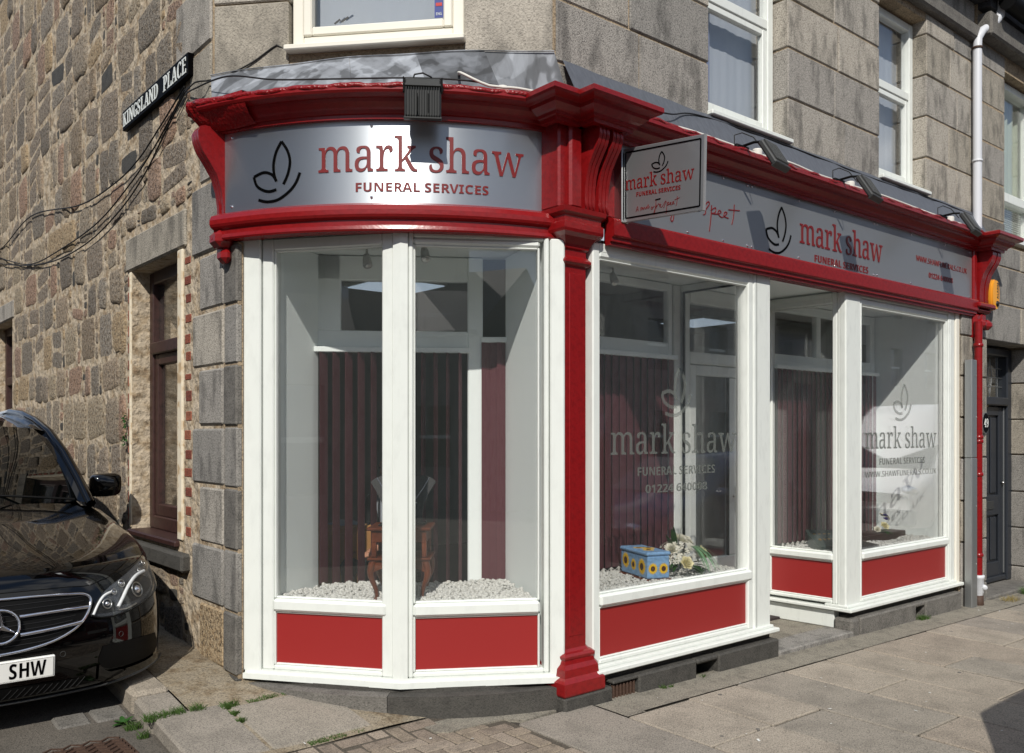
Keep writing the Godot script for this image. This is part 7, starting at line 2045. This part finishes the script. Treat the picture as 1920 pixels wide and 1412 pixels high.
func street_opposite() -> void:
	# these face the shop (their fronts look towards -z or +x)
	terrace("long granite terrace with three chimney stacks across the main road", Vector3(44.0, -0.2, 14.5), PI, 40.0, 8.4, 9.0, 13, 3, 4)
	terrace("low granite corner block with three chimney stacks across the road by the lane mouth", Vector3(-7.6, -0.2, 15.0), PI, 16.0, 4.3, 6.0, 6, 1, 3)
	terrace("low granite cottage row far across the road between the taller blocks", Vector3(4.5, -0.2, 34.0), PI, 22.0, 4.6, 8.0, 7, 1, 3)
	terrace("granite block facing the rubble gable across the side lane", Vector3(-8.6, -0.2, 1.7), PI / 2, 26.0, 5.9, 8.0, 8, 2, 3)

# ---------------------------------------------------------------- weeds
func tuft(called: String, label: String, spots: Array, seed_: int, h: float, dry := 0.0) -> void:
	var r := RandomNumberGenerator.new(); r.seed = seed_
	var mb := MB.new()
	for s in spots:
		for i in int(s[3]):
			var at := Vector3(s[0] + rnd(r, -s[2], s[2]), s[4], s[1] + rnd(r, -s[2], s[2]) * 0.6)
			var a := rnd(r, 0, TAU); var l := h * rnd(r, 0.4, 1.1)
			var d := Vector3(cos(a) * rnd(r, 0.1, 0.7), 1.0, sin(a) * rnd(r, 0.1, 0.7)).normalized()
			var sd := d.cross(Vector3(cos(a + 1), 0, sin(a + 1))).normalized() * rnd(r, 0.0012, 0.0028)
			var mid := at + d * l * 0.55; var tip := at + d * l + Vector3(cos(a), -0.3, sin(a)) * l * 0.25
			mb.quad(at - sd, at + sd, mid + sd * 0.8, mid - sd * 0.8); mb.tri(mid - sd * 0.8, mid + sd * 0.8, tip)
	var o := obj(called, mb, M.grass_dry if dry > 0.0 else M.grass)
	o.set_meta("kind", "stuff"); o.set_meta("label", label); o.set_meta("category", "grass")

func small_growth() -> void:
	var g := func(x: float, z: float, rad: float, n: int) -> Array: return [x, z, rad, n, gy(x, z) - 0.006]
	var lane := func(x: float, z: float, rad: float, n: int) -> Array: return [x, z, rad, n, gy(-1.0, z) - 0.10]
	tuft("grass", "grass tufts growing along the kerb foot and slab joints by the drain cover", [lane.call(-2.03, -1.18, 0.04, 120), lane.call(-2.02, -1.05, 0.03, 60), g.call(-1.97, -1.02, 0.05, 160), g.call(-1.86, -1.03, 0.05, 160), g.call(-1.75, -1.02, 0.04, 110)], 1, 0.055)
	tuft("grass", "grass line in the joint beside the small grey slab", [g.call(-1.595, -0.98, 0.035, 160), g.call(-1.595, -0.88, 0.02, 120), g.call(-1.6, -0.78, 0.02, 110), g.call(-1.57, -1.01, 0.05, 120)], 2, 0.04)
	tuft("grass", "thin grass strip at the edge of the cracked apron", [g.call(-1.42, -1.0, 0.05, 130), g.call(-1.33, -1.01, 0.04, 110), g.call(-1.24, -1.0, 0.03, 60)], 3, 0.025)
	tuft("grass", "low grass fringe where the block paving meets the apron", [g.call(-1.36, -0.388, 0.05, 200), g.call(-1.25, -0.388, 0.05, 140), g.call(-1.12, -0.388, 0.04, 60)], 4, 0.018)
	tuft("grass", "tuft growing out of the vent opening in the right plinth", [g.call(4.28, 0.06, 0.05, 110), g.call(4.36, 0.07, 0.04, 60)], 5, 0.06)
	tuft("grass", "bushy grass tuft by the neighbouring step", [g.call(6.55, 0.12, 0.10, 260)], 6, 0.10)
	tuft("grass", "dry grass wisps in front of the downpipe foot", [g.call(5.95, 0.16, 0.10, 120)], 7, 0.08, 1.0)
	# litter and gum on the pavement
	var lr := RandomNumberGenerator.new(); lr.seed = 12
	var bits := MB.new(); var gum := MB.new()
	for i in 70:
		var x := rnd(lr, -1.5, 5.6); var z := rnd(lr, 0.05, 1.9) if x > -0.3 else rnd(lr, -1.1, 0.1)
		var c := Vector3(x, gy(x, z) + 0.006, z); var a := rnd(lr, 0, TAU); var sz := rnd(lr, 0.003, 0.010)
		var u := Vector3(cos(a), rnd(lr, -0.1, 0.3), sin(a)) * sz; var v := Vector3(-sin(a), 0.1, cos(a)) * sz * rnd(lr, 0.3, 0.8)
		bits.quad(c - u - v, c - u + v, c + u + v, c + u - v)
	for i in 26:
		var x := rnd(lr, -0.3, 6.5); var z := rnd(lr, 0.3, 2.4)
		var sz := rnd(lr, 0.008, 0.02); var q := []
		for k in 8: q.append(Vector2(x + cos(TAU * k / 8) * sz * rnd(lr, 0.8, 1.2), z + sin(TAU * k / 8) * sz * rnd(lr, 0.8, 1.2)))
		gum.slab(q, gy(x, z) - 0.01, gy(x, z) + 0.0035)
	var lo := obj("litter_scraps", bits, M.pebble); lo.set_meta("kind", "stuff"); lo.set_meta("label", "tiny pale scraps of litter scattered over the paving"); lo.set_meta("category", "litter")
	lo = obj("gum_spots", gum, M.granite_dark); lo.set_meta("kind", "stuff"); lo.set_meta("label", "dark flattened gum spots on the paving slabs"); lo.set_meta("category", "gum")
	tuft("grass", "tiny weeds at the foot of the dark plinth", [g.call(0.80, 0.075, 0.02, 40), g.call(0.86, 0.085, 0.015, 30), g.call(1.22, 0.06, 0.02, 24), g.call(-0.55, -0.30, 0.02, 30)], 8, 0.04)
	# broad leaved seedling by the kerb
	var r := RandomNumberGenerator.new(); r.seed = 6
	var mb := MB.new()
	for i in 9:
		var a := TAU * i / 9.0
		leaf(mb, Vector3(-2.06, gy(-1, -1.26) - 0.095, -1.26), Vector3(cos(a) * 0.8, rnd(r, 0.3, 0.8), sin(a) * 0.8).normalized(), rnd(r, 0.05, 0.08), 0.014, 0.3)
	tag(obj("seedling", mb, M.leaf), "broad leaved green seedling in the gutter beside the kerb", "plant")
	mb = MB.new()
	for i in 60:
		var a := rnd(r, 0, TAU)
		leaf(mb, Vector3(-1.425, 1.62 + rnd(r, -0.12, 0.14), -3.41 + rnd(r, -0.03, 0.03)), Vector3(-0.6 + rnd(r, -0.3, 0.3), rnd(r, -0.6, 0.6), sin(a)).normalized(), rnd(r, 0.02, 0.045), 0.007, 0.3)
	tag(obj("wall_plant", mb, M.leaf), "little green plant rooted in the gable beside the plaster jamb", "plant")
